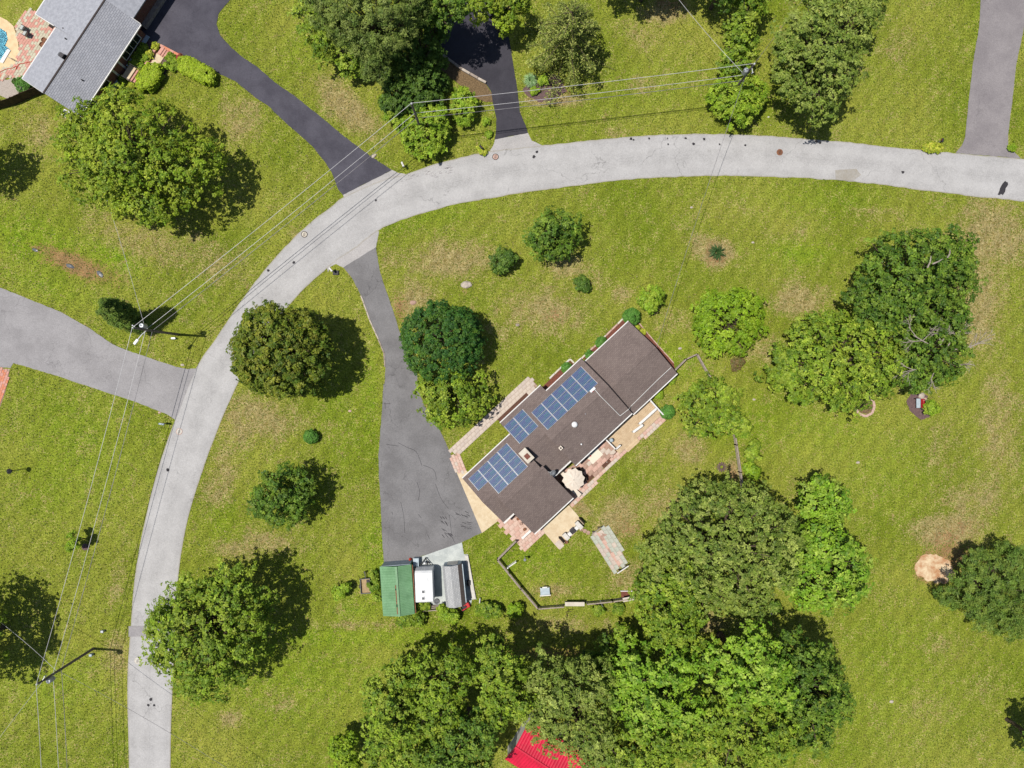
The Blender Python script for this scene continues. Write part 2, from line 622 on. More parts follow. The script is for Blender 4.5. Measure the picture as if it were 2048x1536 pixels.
pm('dead_wood', A(186, 174, 164), A(160, 146, 136), 6, 0.9, 0.3, 30)
pm('stone', A(206, 194, 180), A(176, 164, 150), 3, 0.9, 0.5, 14)
pm('pink_stone', A(214, 182, 168), A(190, 158, 144), 3, 0.9, 0.5, 14)
pm('dark_metal', A(64, 62, 66), A(50, 48, 52), 4, 0.5, 0.0, 20, metal=0.3)
pm('black_plastic', A(44, 42, 46), A(34, 32, 36), 4, 0.6, 0.0, 20)
pm('steel', A(186, 190, 196), A(160, 164, 170), 4, 0.4, 0.0, 20, metal=0.4)
pm('wire_metal', A(206, 204, 206), A(190, 188, 190), 0.3, 0.4, 0.0, 20)
pm('black_wire', A(96, 92, 96), A(150, 146, 150), 0.6, 0.5, 0.0, 20)
pm('blue_fabric', A(30, 50, 110), A(24, 40, 90), 4, 0.8, 0.1, 30)
pm('cream_fabric', A(238, 226, 210), A(228, 214, 198), 3, 0.85, 0.05, 30)
pm('dark_fabric', A(70, 58, 52), A(54, 44, 40), 4, 0.9, 0.2, 30)
pm('red_paint', A(214, 36, 48), A(190, 26, 38), 4, 0.4, 0.0, 20)
pm('red_roof', A(232, 30, 72), A(206, 30, 62), 0.7, 0.5, 0.05, 10)
pm('red_roof_lit', A(232, 26, 66), A(214, 20, 58), 1.0, 0.5, 0.05, 10)
pm('green_metal', A(128, 172, 128), A(112, 156, 112), 0.8, 0.5, 0.05, 10, big=0.5)
pm('rust', A(150, 100, 70), A(118, 78, 56), 5, 0.8, 0.2, 20)
pm('cap_metal', A(122, 166, 122), A(108, 150, 108), 1, 0.5, 0.0, 10)
pm('orange_rubber', A(226, 78, 50), A(206, 66, 40), 4, 0.6, 0.0, 20)
pm('siding_white', A(232, 228, 220), A(218, 212, 204), 1, 0.7, 0.0, 10)
pm('siding_tan', A(206, 190, 168), A(190, 174, 152), 1, 0.7, 0.05, 10)
pm('trim_dark', A(60, 46, 42), A(48, 38, 36), 3, 0.7, 0.0, 20)
pm('glass_dark', A(40, 48, 50), A(30, 38, 40), 3, 0.1, 0.0, 10, spec=0.6)
pm('coping', A(240, 214, 170), A(228, 198, 154), 1.5, 0.85, 0.1, 18)
pm('pool_shell', A(150, 210, 226), A(140, 200, 218), 1.5, 0.7, 0.0, 10)
pm('paver_red', A(222, 168, 152), A(208, 150, 134), 3, 0.9, 0.15, 20)
pm('paver_pale', A(214, 208, 184), A(196, 188, 164), 3, 0.9, 0.15, 20)
pm('paver_orange', A(226, 150, 118), A(210, 132, 100), 3, 0.9, 0.15, 20)
pm('bin_blue', A(40, 66, 120), A(30, 54, 104), 3, 0.5, 0.0, 20)
pm('lens_grey', A(110, 112, 116), A(96, 98, 102), 3, 0.3, 0.0, 20)
pm('board', A(186, 160, 120), A(164, 140, 104), 3, 0.9, 0.2, 20)
pm('soil', A(230, 208, 172), A(190, 140, 100), 0.8, 0.95, 0.5, 10)
pm('flower_red', A(220, 40, 70), A(200, 30, 60), 9, 0.8, 0.0, 30)
pm('flower_yellow', A(240, 200, 40), A(220, 170, 30), 9, 0.8, 0.0, 30)
pm('shingle_grey_plain', A(176, 178, 186), A(160, 162, 170), 2.5, 0.95, 0.4, 12)
shingle_material('shingle_brown', A(146, 131, 125), A(116, 103, 99), A(74, 64, 62), (0.33, 0.15), 0.5, 0.55)
shingle_material('shingle_tan', A(138, 118, 106), A(120, 102, 94), A(76, 62, 56), (0.33, 0.15), 0.5, 0.55)
shingle_material('shingle_grey', A(176, 177, 184), A(158, 160, 168), A(92, 94, 102), (0.5, 0.22), 0.75, 0.35)
shingle_material('shingle_shed', A(206, 206, 206), A(172, 174, 176), A(120, 122, 126), (0.3, 0.18), 0.6, 0.6)
brick_material('brick_red', A(128, 72, 56), A(106, 58, 46), A(150, 120, 104))
brick_material('brick_house', A(150, 92, 74), A(128, 76, 62), A(176, 150, 134))


def water_material():
    m, nt, b = new_mat('pool_water')
    b.inputs['Base Color'].default_value = (0.75, 0.93, 0.97, 1)
    b.inputs['Roughness'].default_value = 0.04
    b.inputs['Transmission Weight'].default_value = 1.0
    b.inputs['IOR'].default_value = 1.33
    bump(nt, b, noise(nt, pos(nt), 1.6, 3, 0.5), 0.12, 0.05)


water_material()


def rug_material():
    m, nt, b = new_mat('flower_rug')
    v = objco(nt)
    n1 = N(nt, 'ShaderNodeTexVoronoi', i_Scale=1.9)
    nt.links.new(v, n1.inputs['Vector'])
    c = ramp(nt, n1.outputs['Distance'], [(0.0, A(250, 210, 40)), (0.22, A(236, 60, 90)), (0.3, A(236, 226, 206)), (1.0, A(240, 232, 214))])
    pick = N(nt, 'ShaderNodeSeparateColor')
    nt.links.new(n1.outputs['Color'], pick.inputs[0])
    c2 = ramp(nt, n1.outputs['Distance'], [(0.0, A(230, 70, 60)), (0.22, A(244, 150, 50)), (0.3, A(236, 226, 206)), (1.0, A(240, 232, 214))])
    c = mixc(nt, mth(nt, 'GREATER_THAN', pick.outputs[0], 0.5), c, c2)
    nt.links.new(c, b.inputs['Base Color'])
    b.inputs['Roughness'].default_value = 0.9


rug_material()

# ------------------------------------------------------------------ the ground
DRY = [(690, 215, 95, 38, 42, .75), (600, 160, 70, 25, 42, .35), (90, 255, 90, 45, 0, .45), (480, 240, 60, 70, 30, .5), (300, 490, 180, 50, 20, .5), (430, 520, 120, 60, 30, .45),
       (1110, 200, 70, 14, 0, .8), (1285, 170, 50, 26, 0, .45), (1330, 25, 60, 30, 0, .7), (1290, 75, 60, 40, 0, .4), (1800, 90, 70, 60, 0, .4), (1230, 265, 40, 12, 0, .5),
       (900, 520, 110, 45, 0, .7), (835, 600, 60, 60, 0, .6), (1130, 530, 60, 40, 0, .55), (1090, 620, 120, 70, 0, .55), (1000, 660, 60, 50, 0, .4), (1190, 560, 60, 40, 0, .35), (1240, 590, 30, 25, 0, .5),
       (1435, 505, 34, 34, 0, .95), (1400, 490, 50, 40, 0, .5), (1330, 640, 100, 60, 0, .3), (1520, 700, 80, 60, 0, .4), (1600, 600, 70, 45, 0, .65), (1980, 470, 90, 90, 0, .7), (1960, 610, 60, 130, 0, .65),
       (2000, 860, 60, 160, 0, .5), (1890, 900, 60, 100, 0, .4), (1940, 1000, 110, 60, 0, .5), (1900, 1060, 90, 45, 0, .75), (1240, 1040, 55, 65, 0, .65), (1160, 1015, 40, 20, 30, .7), (1180, 905, 70, 22, -45, .6), (1300, 900, 70, 60, 0, .35),
       (1380, 900, 50, 60, 0, .5), (1465, 945, 14, 34, 0, .8), (1330, 1010, 60, 60, 0, .5), (1100, 1180, 60, 16, 0, .55), (1260, 1150, 70, 50, 0, .5), (500, 840, 120, 60, 0, .6), (440, 960, 45, 90, 20, .55), (540, 1085, 90, 35, 0, .5), (470, 1100, 60, 30, 0, .55),
       (690, 1010, 60, 70, 0, .3), (720, 1250, 140, 12, 0, .5), (560, 1400, 60, 40, 0, .4), (460, 1440, 34, 24, 0, .6), (1130, 1250, 150, 26, 0, .45), (1400, 1245, 75, 26, 0, .7), (236, 1310, 34, 60, 0, .55), (235, 1150, 26, 90, 10, .4), (680, 860, 60, 60, 0, .3),
       (600, 480, 40, 20, 40, .5), (780, 520, 30, 40, 0, .5), (1560, 470, 120, 40, 0, .3), (1450, 420, 160, 40, 0, .3), (1750, 430, 120, 30, 0, .35), (960, 700, 40, 40, 0, .4), (1380, 720, 60, 40, 0, .35), (1000, 1370, 40, 20, 0, .4), (1900, 1300, 90, 60, 0, .35),
       (1850, 1420, 80, 60, 0, .35), (1960, 1380, 80, 60, 0, .3), (320, 230, 60, 40, 0, .2), (545, 100, 40, 60, 30, .25), (1250, 860, 5, 5, 0, .1)]
LUSH = [(60, 480, 130, 55, 15, .8), (225, 512, 70, 24, 25, .9), (90, 570, 140, 30, 20, .6), (1600, 505, 70, 30, 0, .8), (1640, 400, 150, 40, 0, .4), (150, 900, 140, 160, 0, .5), (760, 1110, 40, 90, 0, .7), (720, 1215, 60, 40, 0, .6), (700, 1275, 260, 26, 0, .7),
        (600, 1360, 220, 110, 0, .5), (1780, 1360, 170, 200, 0, .35), (1000, 1160, 60, 70, 0, .5), (1360, 720, 60, 40, 0, .8), (1500, 850, 70, 60, 0, .6), (100, 1370, 120, 70, 0, .55), (1060, 1120, 120, 50, 0, .5), (740, 790, 24, 120, 0, .6), (1760, 950, 120, 100, 0, .4),
        (1860, 300, 120, 30, 0, .3), (870, 430, 140, 24, -12, .5), (1340, 180, 180, 60, 0, .3), (440, 1040, 30, 50, 0, .5), (560, 640, 60, 60, 0, .35), (690, 830, 60, 120, 0, .4), (600, 90, 40, 70, 30, .4), (1640, 860, 160, 70, 0, .5), (1960, 60, 30, 120, 0, .3), (1500, 1500, 300, 60, 0, .4)]
BARE = [(150, 528, 92, 24, 22, .95), (70, 497, 26, 14, 22, .6), (1863, 1136, 34, 34, 0, 1.2), (1900, 1115, 50, 40, 0, .8), (1905, 1065, 60, 20, -20, .55), (1432, 508, 24, 26, 0, .75), (1465, 945, 10, 24, 0, .6), (1250, 1060, 36, 36, 0, .5), (1150, 1010, 26, 12, 30, .55), (1095, 1188, 26, 18, 0, .5),
        (930, 580, 22, 10, 0, .4), (800, 620, 16, 50, 0, .6), (1110, 270 * 2 + 92, 26, 16, 0, .5), (1100, 1305, 130, 16, 0, .6), (1400, 1250, 50, 14, 0, .45), (1380, 1320, 40, 30, 0, .6), (890, 770, 30, 20, 0, .4), (1120, 180, 36, 26, 0, .5), (1340, 10, 50, 20, 0, .55), (640, 690, 36, 50, 0, .35), (420, 290, 30, 60, 0, .3)]


def blobs(table, X, Y):
    out = np.zeros_like(X)
    for px, py, rx, ry, ang, s in table:
        a = math.radians(-ang)
        cx, cy = (px - 1024) / PPM, (768 - py) / PPM
        dx, dy = X - cx, Y - cy
        u = (dx * math.cos(a) + dy * math.sin(a)) / (rx / PPM)
        v = (-dx * math.sin(a) + dy * math.cos(a)) / (ry / PPM)
        d = np.sqrt(u * u + v * v)
        out = np.maximum(out, s * np.clip(1.25 - d * 0.75, 0, 1) ** 1.2)
    return out


def make_lawn():
    xs = np.concatenate([[-900, -400, -200, -110, -82], np.linspace(-72, 72, 289), [82, 110, 200, 400, 900]])
    ys = np.concatenate([[-900, -400, -200, -90, -64], np.linspace(-54, 54, 217), [64, 90, 200, 400, 900]])
    X, Y = np.meshgrid(xs, ys)
    nx, ny = len(xs), len(ys)
    v = np.stack([X.ravel(), Y.ravel(), np.zeros(X.size)], 1)
    i = np.arange(nx * ny).reshape(ny, nx)
    f = np.stack([i[:-1, :-1], i[:-1, 1:], i[1:, 1:], i[1:, :-1]], -1).reshape(-1, 4)
    me = bpy.data.meshes.new('lawn')
    me.from_pydata(v.tolist(), [], f.tolist())
    me.materials.append(MATS['lawn'])
    for nm, tab, base in (('dry', DRY, 0.22), ('lush', LUSH, 0.1), ('bare', BARE, 0.0)):
        at = me.attributes.new(nm, 'FLOAT', 'POINT')
        at.data.foreach_set('value', np.maximum(blobs(tab, X, Y), base).ravel().astype(np.float32))
    o = bpy.data.objects.new('lawn', me)
    COL.objects.link(o)
    o['kind'] = 'structure'
    return o


make_lawn()

# ------------------------------------------------------------------ road
outer = [(2140, 330), (2048, 318), (1930, 308), (1800, 296), (1700, 285), (1600, 277), (1500, 270), (1400, 268), (1300, 271), (1200, 279), (1085, 291), (985, 302), (900, 320), (850, 335), (807, 349),
         (760, 362), (690, 393), (660, 415), (610, 455), (560, 505), (520, 552), (480, 605), (440, 665), (390, 740), (352, 835), (330, 895), (310, 960), (295, 1020), (280, 1090), (268, 1170), (262, 1250), (256, 1330), (255, 1400), (257, 1480), (258, 1536), (259, 1640)]
inner = [(2140, 414), (2048, 403), (1950, 393), (1850, 381), (1750, 368), (1650, 359), (1550, 354), (1450, 352), (1350, 354), (1250, 360), (1150, 372), (1024, 389), (912, 409), (837, 429), (787, 446), (752, 464), (712, 496), (670, 524),
         (612, 574), (574, 616), (540, 658), (505, 712), (475, 768), (430, 873), (390, 988), (370, 1065), (357, 1152), (349, 1280), (344, 1407), (342, 1464), (341, 1536), (340, 1640)]
no = 220
po = resample(smoothline(outer), no)
pi_ = resample(smoothline(inner), no)


def strip(name, L, R, z, mat, m=12):
    vs, fs, at = [], [], []
    rr = random.Random(3)
    for a, b in zip(L, R):
        ja, jb = rr.uniform(-1.0, 1.0), rr.uniform(-1.0, 1.0)
        for k in range(m + 1):
            t = k / m
            x, y = a[0] + (b[0] - a[0]) * t, a[1] + (b[1] - a[1]) * t
            if k == 0:
                y += ja
            if k == m:
                y += jb
            X, Y, _ = W(x, y)
            # slight crown so that rain runs off
            vs.append((X, Y, z + 0.05 * (1 - (2 * t - 1) ** 2)))
            at.append(t)
    for i in range(len(L) - 1):
        for k in range(m):
            a = i * (m + 1) + k
            fs.append((a, a + m + 1, a + m + 2, a + 1))
    me = bpy.data.meshes.new(name)
    me.from_pydata(vs, [], fs)
    A_ = me.attributes.new('across', 'FLOAT', 'POINT')
    A_.data.foreach_set('value', at)
    me.materials.append(MATS[mat])
    me.flip_normals() if me.polygons[0].normal.z < 0 else None
    o = bpy.data.objects.new(name, me)
    COL.objects.link(o)
    o['kind'] = 'structure'
    return o


strip('road', po, pi_, 0.03, 'road_asphalt')
# light aprons where the drives meet the road
struct('road_apron', rough_edge([(978, 306), (986, 292), (990, 279), (1056, 266), (1064, 282), (1088, 292), (1088, 304), (980, 316)], 0.6, 6, 1), 0.026, 'apron_asphalt')
struct('road_apron', rough_edge([(810, 348), (796, 346), (784, 340), (686, 390), (692, 404), (740, 392), (820, 352)], 0.6, 6, 2), 0.026, 'apron_asphalt')
struct('road_apron', rough_edge([(758, 463), (752, 495), (687, 535), (672, 528), (660, 534), (656, 545), (650, 520), (735, 460)], 0.6, 6, 3), 0.026, 'apron_asphalt')
# repair patches lie on the road
struct('road_patch', [(258, 1252), (352, 1250), (351, 1271), (258, 1273)], 0.09, 'patch_asphalt', 0.02)
struct('road_patch', rough_edge([(1670, 341), (1712, 338), (1722, 350), (1706, 362), (1672, 360)], 0.8, 6, 4), 0.088, 'road_asphalt', 0.02)
d1 = [(470, -60), (460, 0), (437, 28), (433, 48), (440, 70), (462, 95), (490, 118), (512, 132), (550, 165), (587, 190), (637, 230), (687, 272), (745, 315), (784, 340), (686, 390), (677, 380), (662, 342), (647, 320), (624, 292), (594, 265), (562, 237),
      (537, 212), (512, 196), (470, 162), (437, 147), (425, 137), (390, 125), (355, 107), (322, 92), (265, 62), (240, 30), (240, -60)]
struct('driveway', rough_edge(d1, 0.5, 7, 5), 0.034, 'dark_asphalt')
d2 = [(867, 97), (924, 140), (972, 167), (983, 185), (986, 207), (993, 237), (992, 262), (989, 279), (1056, 266), (1051, 250), (1040, 225), (1034, 175), (1026, 125), (1019, 80), (1010, 50), (1010, -40), (900, -40), (867, 40)]
struct('driveway', rough_edge(d2, 0.5, 7, 6), 0.034, 'black_asphalt')
d3 = [(1964, -60), (1961, 0), (1958, 55), (1946, 125), (1936, 212), (1930, 275), (1923, 292), (1911, 306), (2041, 317), (2016, 292), (2016, 267), (2026, 187), (2033, 125), (2046, 65), (2056, 0), (2060, -60)]
struct('driveway', rough_edge(d3, 0.5, 7, 7), 0.034, 'mauve_asphalt')
d4 = [(-80, 545), (0, 575), (57, 598), (122, 624), (175, 654), (225, 688), (252, 700), (300, 716), (350, 733), (375, 738), (395, 737), (351, 840), (335, 829), (270, 803), (162, 768), (122, 754), (27, 726), (21, 736), (-80, 728)]
struct('driveway', rough_edge(d4, 0.5, 7, 8), 0.034, 'grey_asphalt')
d5 = [(687, 535), (704, 556), (722, 591), (739, 639), (757, 679), (768, 704), (771, 734), (769, 768), (767, 768), (762, 850), (757, 908), (758, 958), (762, 1018), (764, 1073), (768, 1126), (824, 1118), (874, 1103), (924, 1084), (964, 1065),
      (942, 1013), (914, 943), (909, 928), (897, 898), (879, 858), (868, 838), (848, 810), (837, 783), (834, 744), (819, 709), (804, 679), (787, 624), (772, 581), (759, 539), (752, 494)]
struct('driveway', rough_edge(d5, 0.5, 7, 9), 0.034, 'main_asphalt')
# tar lines and skid marks on the main drive
tr = random.Random(21)


def tar(pts, w, name='tar_seam', z=0.037):
    """thin poured tar line along photo points"""
    P = [W(*p)[:2] for p in pts]
    mb = MB()
    for a, b in zip(P, P[1:]):
        d = math.hypot(b[0] - a[0], b[1] - a[1])
        nx, ny = -(b[1] - a[1]) / d * w, (b[0] - a[0]) / d * w
        mb.add([(a[0] + nx, a[1] + ny, z), (a[0] - nx, a[1] - ny, z), (b[0] - nx, b[1] - ny, z), (b[0] + nx, b[1] + ny, z)], [(0, 1, 2, 3)])
    return mb


D5 = crop(512, 768, 4)
mb = MB()
for ln in ([(1090, 1020), (1095, 1045)], [(1160, 940), (1180, 1060), (1190, 1190)], [(1440, 800), (1480, 920), (1540, 1000)], [(1550, 1050), (1555, 1150), (1565, 1200)], [(1140, 470), (1210, 510), (1280, 545), (1330, 650)], [(1290, 780), (1310, 860), (1300, 930)],
           [(1300, 1045), (1320, 1075)], [(1370, 1205), (1385, 1235)], [(1040, 480), (1140, 495)], [(1340, 650), (1420, 690), (1440, 760)], [(1560, 1200), (1590, 1270)], [(1020, 158), (1080, 160)], [(1030, 140), (1035, 200)]):
    q = []
    for p in ln:
        q.append(D5(p[0] + tr.uniform(-4, 4), p[1] + tr.uniform(-4, 4)))
    q = smoothline(q, 4) if len(q) > 2 else q
    t = tar(q, 0.02)
    mb.add(t.v, t.f)
for cx, cy, n, a0 in ((1480, 1080, 9, 0.5), (1640, 1030, 9, 0.3), (1680, 1125, 11, -0.2), (1510, 1180, 9, 0.6)):
    for k in range(n):
        x, y = cx + tr.uniform(-45, 45), cy + tr.uniform(-28, 28)
        L = tr.uniform(14, 45)
        a = a0 + tr.uniform(-0.3, 0.3)
        q = [D5(x + L * t * math.cos(a), y + L * t * math.sin(a) + 10 * t * t) for t in (0, .5, 1)]
        t = tar(q, tr.uniform(0.012, 0.04))
        mb.add(t.v, t.f)
mb.build('tar_marks', 'seal_black', kind='structure')
# oil spots and a dark blot on the road
mb = MB()


def spot(mb, px, py, r, z=0.088, n=9, asp=1.0, ang=0.0):
    c = W(px, py)
    pts = []
    for i in range(n):
        a = 2 * math.pi * i / n
        rr = r * tr.uniform(0.7, 1.2)
        x, y = rr * math.cos(a), rr * asp * math.sin(a)
        pts.append((c[0] + x * math.cos(ang) - y * math.sin(ang), c[1] + x * math.sin(ang) + y * math.cos(ang), z))
    mb.add(pts, [tuple(range(n))])


for p in ((1262, 278), (1267, 280), (1298, 277), (1335, 277), (1371, 277), (1408, 279), (1387, 288), (1336, 289), (1439, 289), (1490, 291), (1074, 304), (1068, 314), (752, 401), (336, 940), (537, 541), (302, 1398), (309, 1410), (297, 1410), (1632, 283), (1640, 286), (1805, 345), (588, 525)):
    spot(mb, p[0], p[1], tr.uniform(0.1, 0.22), 0.087)
spot(mb, 2005, 377, 1.05, 0.084, 14, 0.42, math.radians(62))
mb.build('oil_spots', 'seal_black', kind='structure')
mb = MB()
for p in ((860, 348, 0.7), (893, 338, 0.5), (868, 352, 0.9), (817, 356, 0.3), (890, 345, 0.3)):
    for k in range(7):
        x, y = p[0] + tr.gauss(0, 8), p[1] + tr.gauss(0, 4)
        t = tar([(x, y), (x + tr.uniform(3, 9), y - tr.uniform(0, 4))], tr.uniform(0.015, 0.04), z=0.075)
        mb.add(t.v, t.f)
mb.build('tyre_marks', 'patch_asphalt', kind='structure')

# manholes
MH = []


def manhole(px, py, label, rim, lid):
    c = W(px, py)
    t = thing('manhole_cover', label, 'manhole', (c[0], c[1], 0.06), 0, 'manholes in the road')
    MB().lathe((0, 0, 0), [(0.40, -0.05), (0.40, 0.032), (0.33, 0.032), (0.33, -0.05)], 24).build('rim', rim, t)
    mb = MB().lathe((0, 0, 0), [(0.325, -0.04), (0.325, 0.028), (0.30, 0.034)], 24)
    mb.build('lid', lid, t)
    m2 = MB()
    for k in (-2, -1, 0, 1, 2):
        m2.box((0, k * 0.09, 0.038), (0.42 - abs(k) * 0.06, 0.03, 0.01), 0.5)
    m2.build('grip_ribs', 'trim_dark', t)


manhole(1559, 305, 'brown iron manhole cover near the right end of the road', 'rust', 'rust')
manhole(991, 314, 'pinkish manhole cover in front of the black driveway', 'trim_dark', 'pink_stone')
manhole(609, 469, 'thin-rimmed pale manhole cover on the outside of the bend', 'trim_dark', 'pale_concrete')
manhole(359, 863, 'white manhole cover near the grey driveway on the left', 'pink_stone', 'white_concrete')
manhole(276, 1321, 'faint white manhole cover beside the large roadside tree', 'pale_concrete', 'white_concrete')

# ------------------------------------------------------------------ mulch, patios, paths (each laid on the one below)
struct('concrete_apron', [(913, 944), (930, 938), (1014, 1032), (997, 1041), (964, 1066)], 0.045, 'tan_concrete')
struct('front_bed', [R1(760, 470), R1(1215, 35), R1(1275, 80), R1(830, 540)], 0.03, 'mulch')
struct('front_bed', [R8(300, 380), R8(690, 8), R8(760, 60), R8(430, 330)], 0.03, 'red_mulch')
struct('front_bed', [R2(500, 770), R2(1180, 135), R2(1330, 200), R2(700, 830)], 0.03, 'red_mulch')
struct('side_bed', [R2(1260, 190), R2(1400, 195), R2(1980, 850), R2(2010, 990), R2(1900, 930)], 0.03, 'red_mulch')
struct('deck_bed', [R3(1095, 285), R3(1145, 335), R3(905, 560), R3(860, 515)], 0.03, 'mulch')
struct('patio_bed', [R3(540, 825), R3(725, 672), R3(772, 690), R3(585, 878)], 0.075, 'mulch')
struct('patio_bed', [R4(690, 250), R4(735, 228), R4(832, 325), R4(888, 280), R4(932, 322), R4(735, 505), R4(640, 480)], 0.075, 'mulch')
struct('island_bed', rough_edge([crop(850, 0, 3.175)(620, 565), crop(850, 0, 3.175)(640, 600), crop(850, 0, 3.175)(720, 650), crop(850, 0, 3.175)(800, 640), crop(850, 0, 3.175)(900, 580), crop(850, 0, 3.175)(850, 480), crop(850, 0, 3.175)(760, 470)], 1.5, 5, 6), 0.03, 'purple_mulch')
struct('leaf_litter', rough_edge([(868, 98), (924, 140), (972, 168), (984, 187), (986, 205), (960, 200), (920, 170), (880, 140), (858, 110)], 2, 6, 11), 0.02, 'leaf_litter')
struct('front_bed', [TL(1040, 520), TL(1185, 290), TL(1290, 360), TL(1110, 590)], 0.03, 'purple_mulch')
struct('front_bed', [TL(1270, 580), TL(1330, 400), TL(1480, 470), TL(1470, 560), TL(1340, 560), TL(1250, 710), TL(1240, 700)], 0.03, 'purple_mulch')
struct('gravel_bed', [(-40, 150), (14, 160), (40, 152), (62, 176), (20, 200), (-40, 172)], 0.025, 'gravel')
struct('bench_bed', rough_edge([crop(1640, 760, 4.41)(760, 190), crop(1640, 760, 4.41)(800, 120), crop(1640, 760, 4.41)(860, 95), crop(1640, 760, 4.41)(950, 140), crop(1640, 760, 4.41)(965, 330), crop(1640, 760, 4.41)(890, 350), crop(1640, 760, 4.41)(790, 270)], 1, 5, 8), 0.03, 'purple_mulch')
struct('sand_patch', rough_edge([(1830, 1130), (1842, 1112), (1872, 1108), (1896, 1120), (1912, 1150), (1890, 1168), (1850, 1160), (1832, 1148)], 2.5, 5, 12), 0.012, 'soil')
struct('concrete_pad', [R6(575, 190), R6(640, 170), R6(1060, 22), R6(1080, 140), R6(1120, 140), R6(1205, 585), R6(1160, 590), R6(1150, 640), R6(880, 640), R6(600, 640)], 0.045, 'grey_concrete')
struct('patio_slab', [R5(805, 435), R5(1080, 200), R5(1235, 380), R5(978, 635)], 0.06, 'tan_concrete', 0.08)
# path and patio bases carry real slabs below
struct('brick_walk', [(-60, 737), (0, 737), (20, 738), (12, 780), (0, 815), (-60, 900)], 0.03, 'joint')


def inpoly(p, poly):
    c = False
    n = len(poly)
    for i in range(n):
        a, b = poly[i], poly[(i + 1) % n]
        if (a[1] > p[1]) != (b[1] > p[1]) and p[0] < (b[0] - a[0]) * (p[1] - a[1]) / (b[1] - a[1]) + a[0]:
            c = not c
    return c


def slab_path(name, poly_px, ang, w, d, mats, z, base='joint', gap=0.025, seed=0, stagger=True, joined=False):
    """a base of joint sand with separate slabs laid on it as pieces"""
    poly = G(poly_px)
    o = MB().prism(poly, z - 0.06, z).build(name, base, kind='structure')
    r = random.Random(seed)
    ca, sa = math.cos(ang), math.sin(ang)
    loc = [(x * ca + y * sa, -x * sa + y * ca) for x, y in poly]
    x0, x1 = min(p[0] for p in loc), max(p[0] for p in loc)
    y0, y1 = min(p[1] for p in loc), max(p[1] for p in loc)
    meshes = [MB().box((0, 0, 0), (w - gap, d - gap, 0.05)).mesh('slab', m) for m in mats]
    jm = MB()
    j = 0
    y = y0 + d / 2
    while y < y1 + d / 2:
        x = x0 + w / 2 + (w / 2 if (stagger and j % 2) else 0) - w
        while x < x1 + w / 2:
            ok = sum(inpoly((x + sx * w * 0.38, y + sy * d * 0.38), loc) for sx in (-1, 1) for sy in (-1, 1))
            if ok >= 2:
                X, Y = x * ca - y * sa, x * sa + y * ca
                k = r.randrange(len(mats))
                zz = z + 0.006 + r.uniform(-0.004, 0.006)
                if joined:
                    jm.box((X, Y, zz), (w - gap, d - gap, 0.05), ang, k)
                else:
                    s = bpy.data.objects.new('slab', meshes[k])
                    COL.objects.link(s)
                    s.location = (X, Y, zz)
                    s.rotation_euler = (r.uniform(-.004, .004), r.uniform(-.004, .004), ang + r.uniform(-0.01, 0.01))
                    s.parent = o
            x += w
        y += d
        j += 1
    if joined:
        jm.build('paver_field', mats, o, kind='stuff')
    return o


HA = math.atan2(0.681, 0.732)      # the main house's long axis
slab_path('front_walk', [R1(-5, 940), R8(290, 168), R8(372, 255), R8(290, 345), R8(265, 320), R1(165, 1020), R1(100, 1050)], HA, 0.62, 0.45, ['walk_slab', 'walk_slab_b', 'walk_slab'], 0.05, seed=1)
slab_path('garden_edge', [R1(5, 1040), R1(165, 1040), R1(235, 1300), R1(125, 1325)], HA + 1.2, 0.5, 0.35, ['pink_slab', 'pink_slab_b', 'walk_slab'], 0.05, seed=2)
slab_path('rear_walk', [R3(1150, 340), R3(1195, 385), R3(740, 762), R4(725, 595), R4(665, 670), R4(625, 625), R4(740, 500), R4(932, 330), R3(772, 695), R3(905, 565)], HA, 0.5, 0.42, ['pink_slab', 'pink_slab_b', 'walk_slab'], 0.052, seed=3)
slab_path('garden_patio', [R3(300, 845), R3(590, 585), R3(700, 690), R3(545, 830), R3(580, 872), R3(520, 940), R3(430, 925), R3(330, 830)], HA, 0.75, 0.5, ['brown_slab', 'pink_slab', 'walk_slab'], 0.05, seed=4)
slab_path('umbrella_patio', [R4(470, 365), R4(690, 240), R4(740, 500), R4(690, 560), R4(640, 540)], HA, 0.6, 0.6, ['brown_slab', 'pink_slab'], 0.05, seed=41)
slab_path('side_patio', [R5(370, 345), R5(440, 340), R5(525, 285), R5(700, 445), R5(650, 500), R5(560, 560)], HA, 0.75, 0.55, ['pink_slab_b', 'pink_slab'], 0.05, seed=5)
slab_path('side_walk', [R5(560, 570), R5(720, 470), R5(800, 430), R5(838, 480), R5(640, 658)], HA, 0.5, 0.42, ['pink_slab', 'pink_slab_b'], 0.052, seed=6)
PA = math.radians(56.6)
slab_path('pool_patio', [TL(240, 65), TL(275, 95), TL(455, 205), TL(180, 640), TL(60, 600), TL(40, 640), TL(-80, 620), TL(0, 560), TL(110, 520), TL(160, 440), TL(150, 320), TL(120, 220)], PA, 0.42, 0.32, ['paver_red', 'paver_pale'], 0.05, seed=7, joined=True)
slab_path('pool_steps', [TL(-80, 640), TL(0, 590), TL(60, 580), TL(70, 620), TL(10, 640), TL(-80, 680)], PA, 0.9, 0.4, ['paver_orange', 'paver_pale'], 0.07, seed=71)
slab_path('brick_path', [(-60, 739), (0, 739), (19, 740), (11, 780), (-1, 813), (-60, 890)], math.radians(70), 0.42, 0.3, ['paver_orange', 'paver_red'], 0.045, seed=8, joined=True)
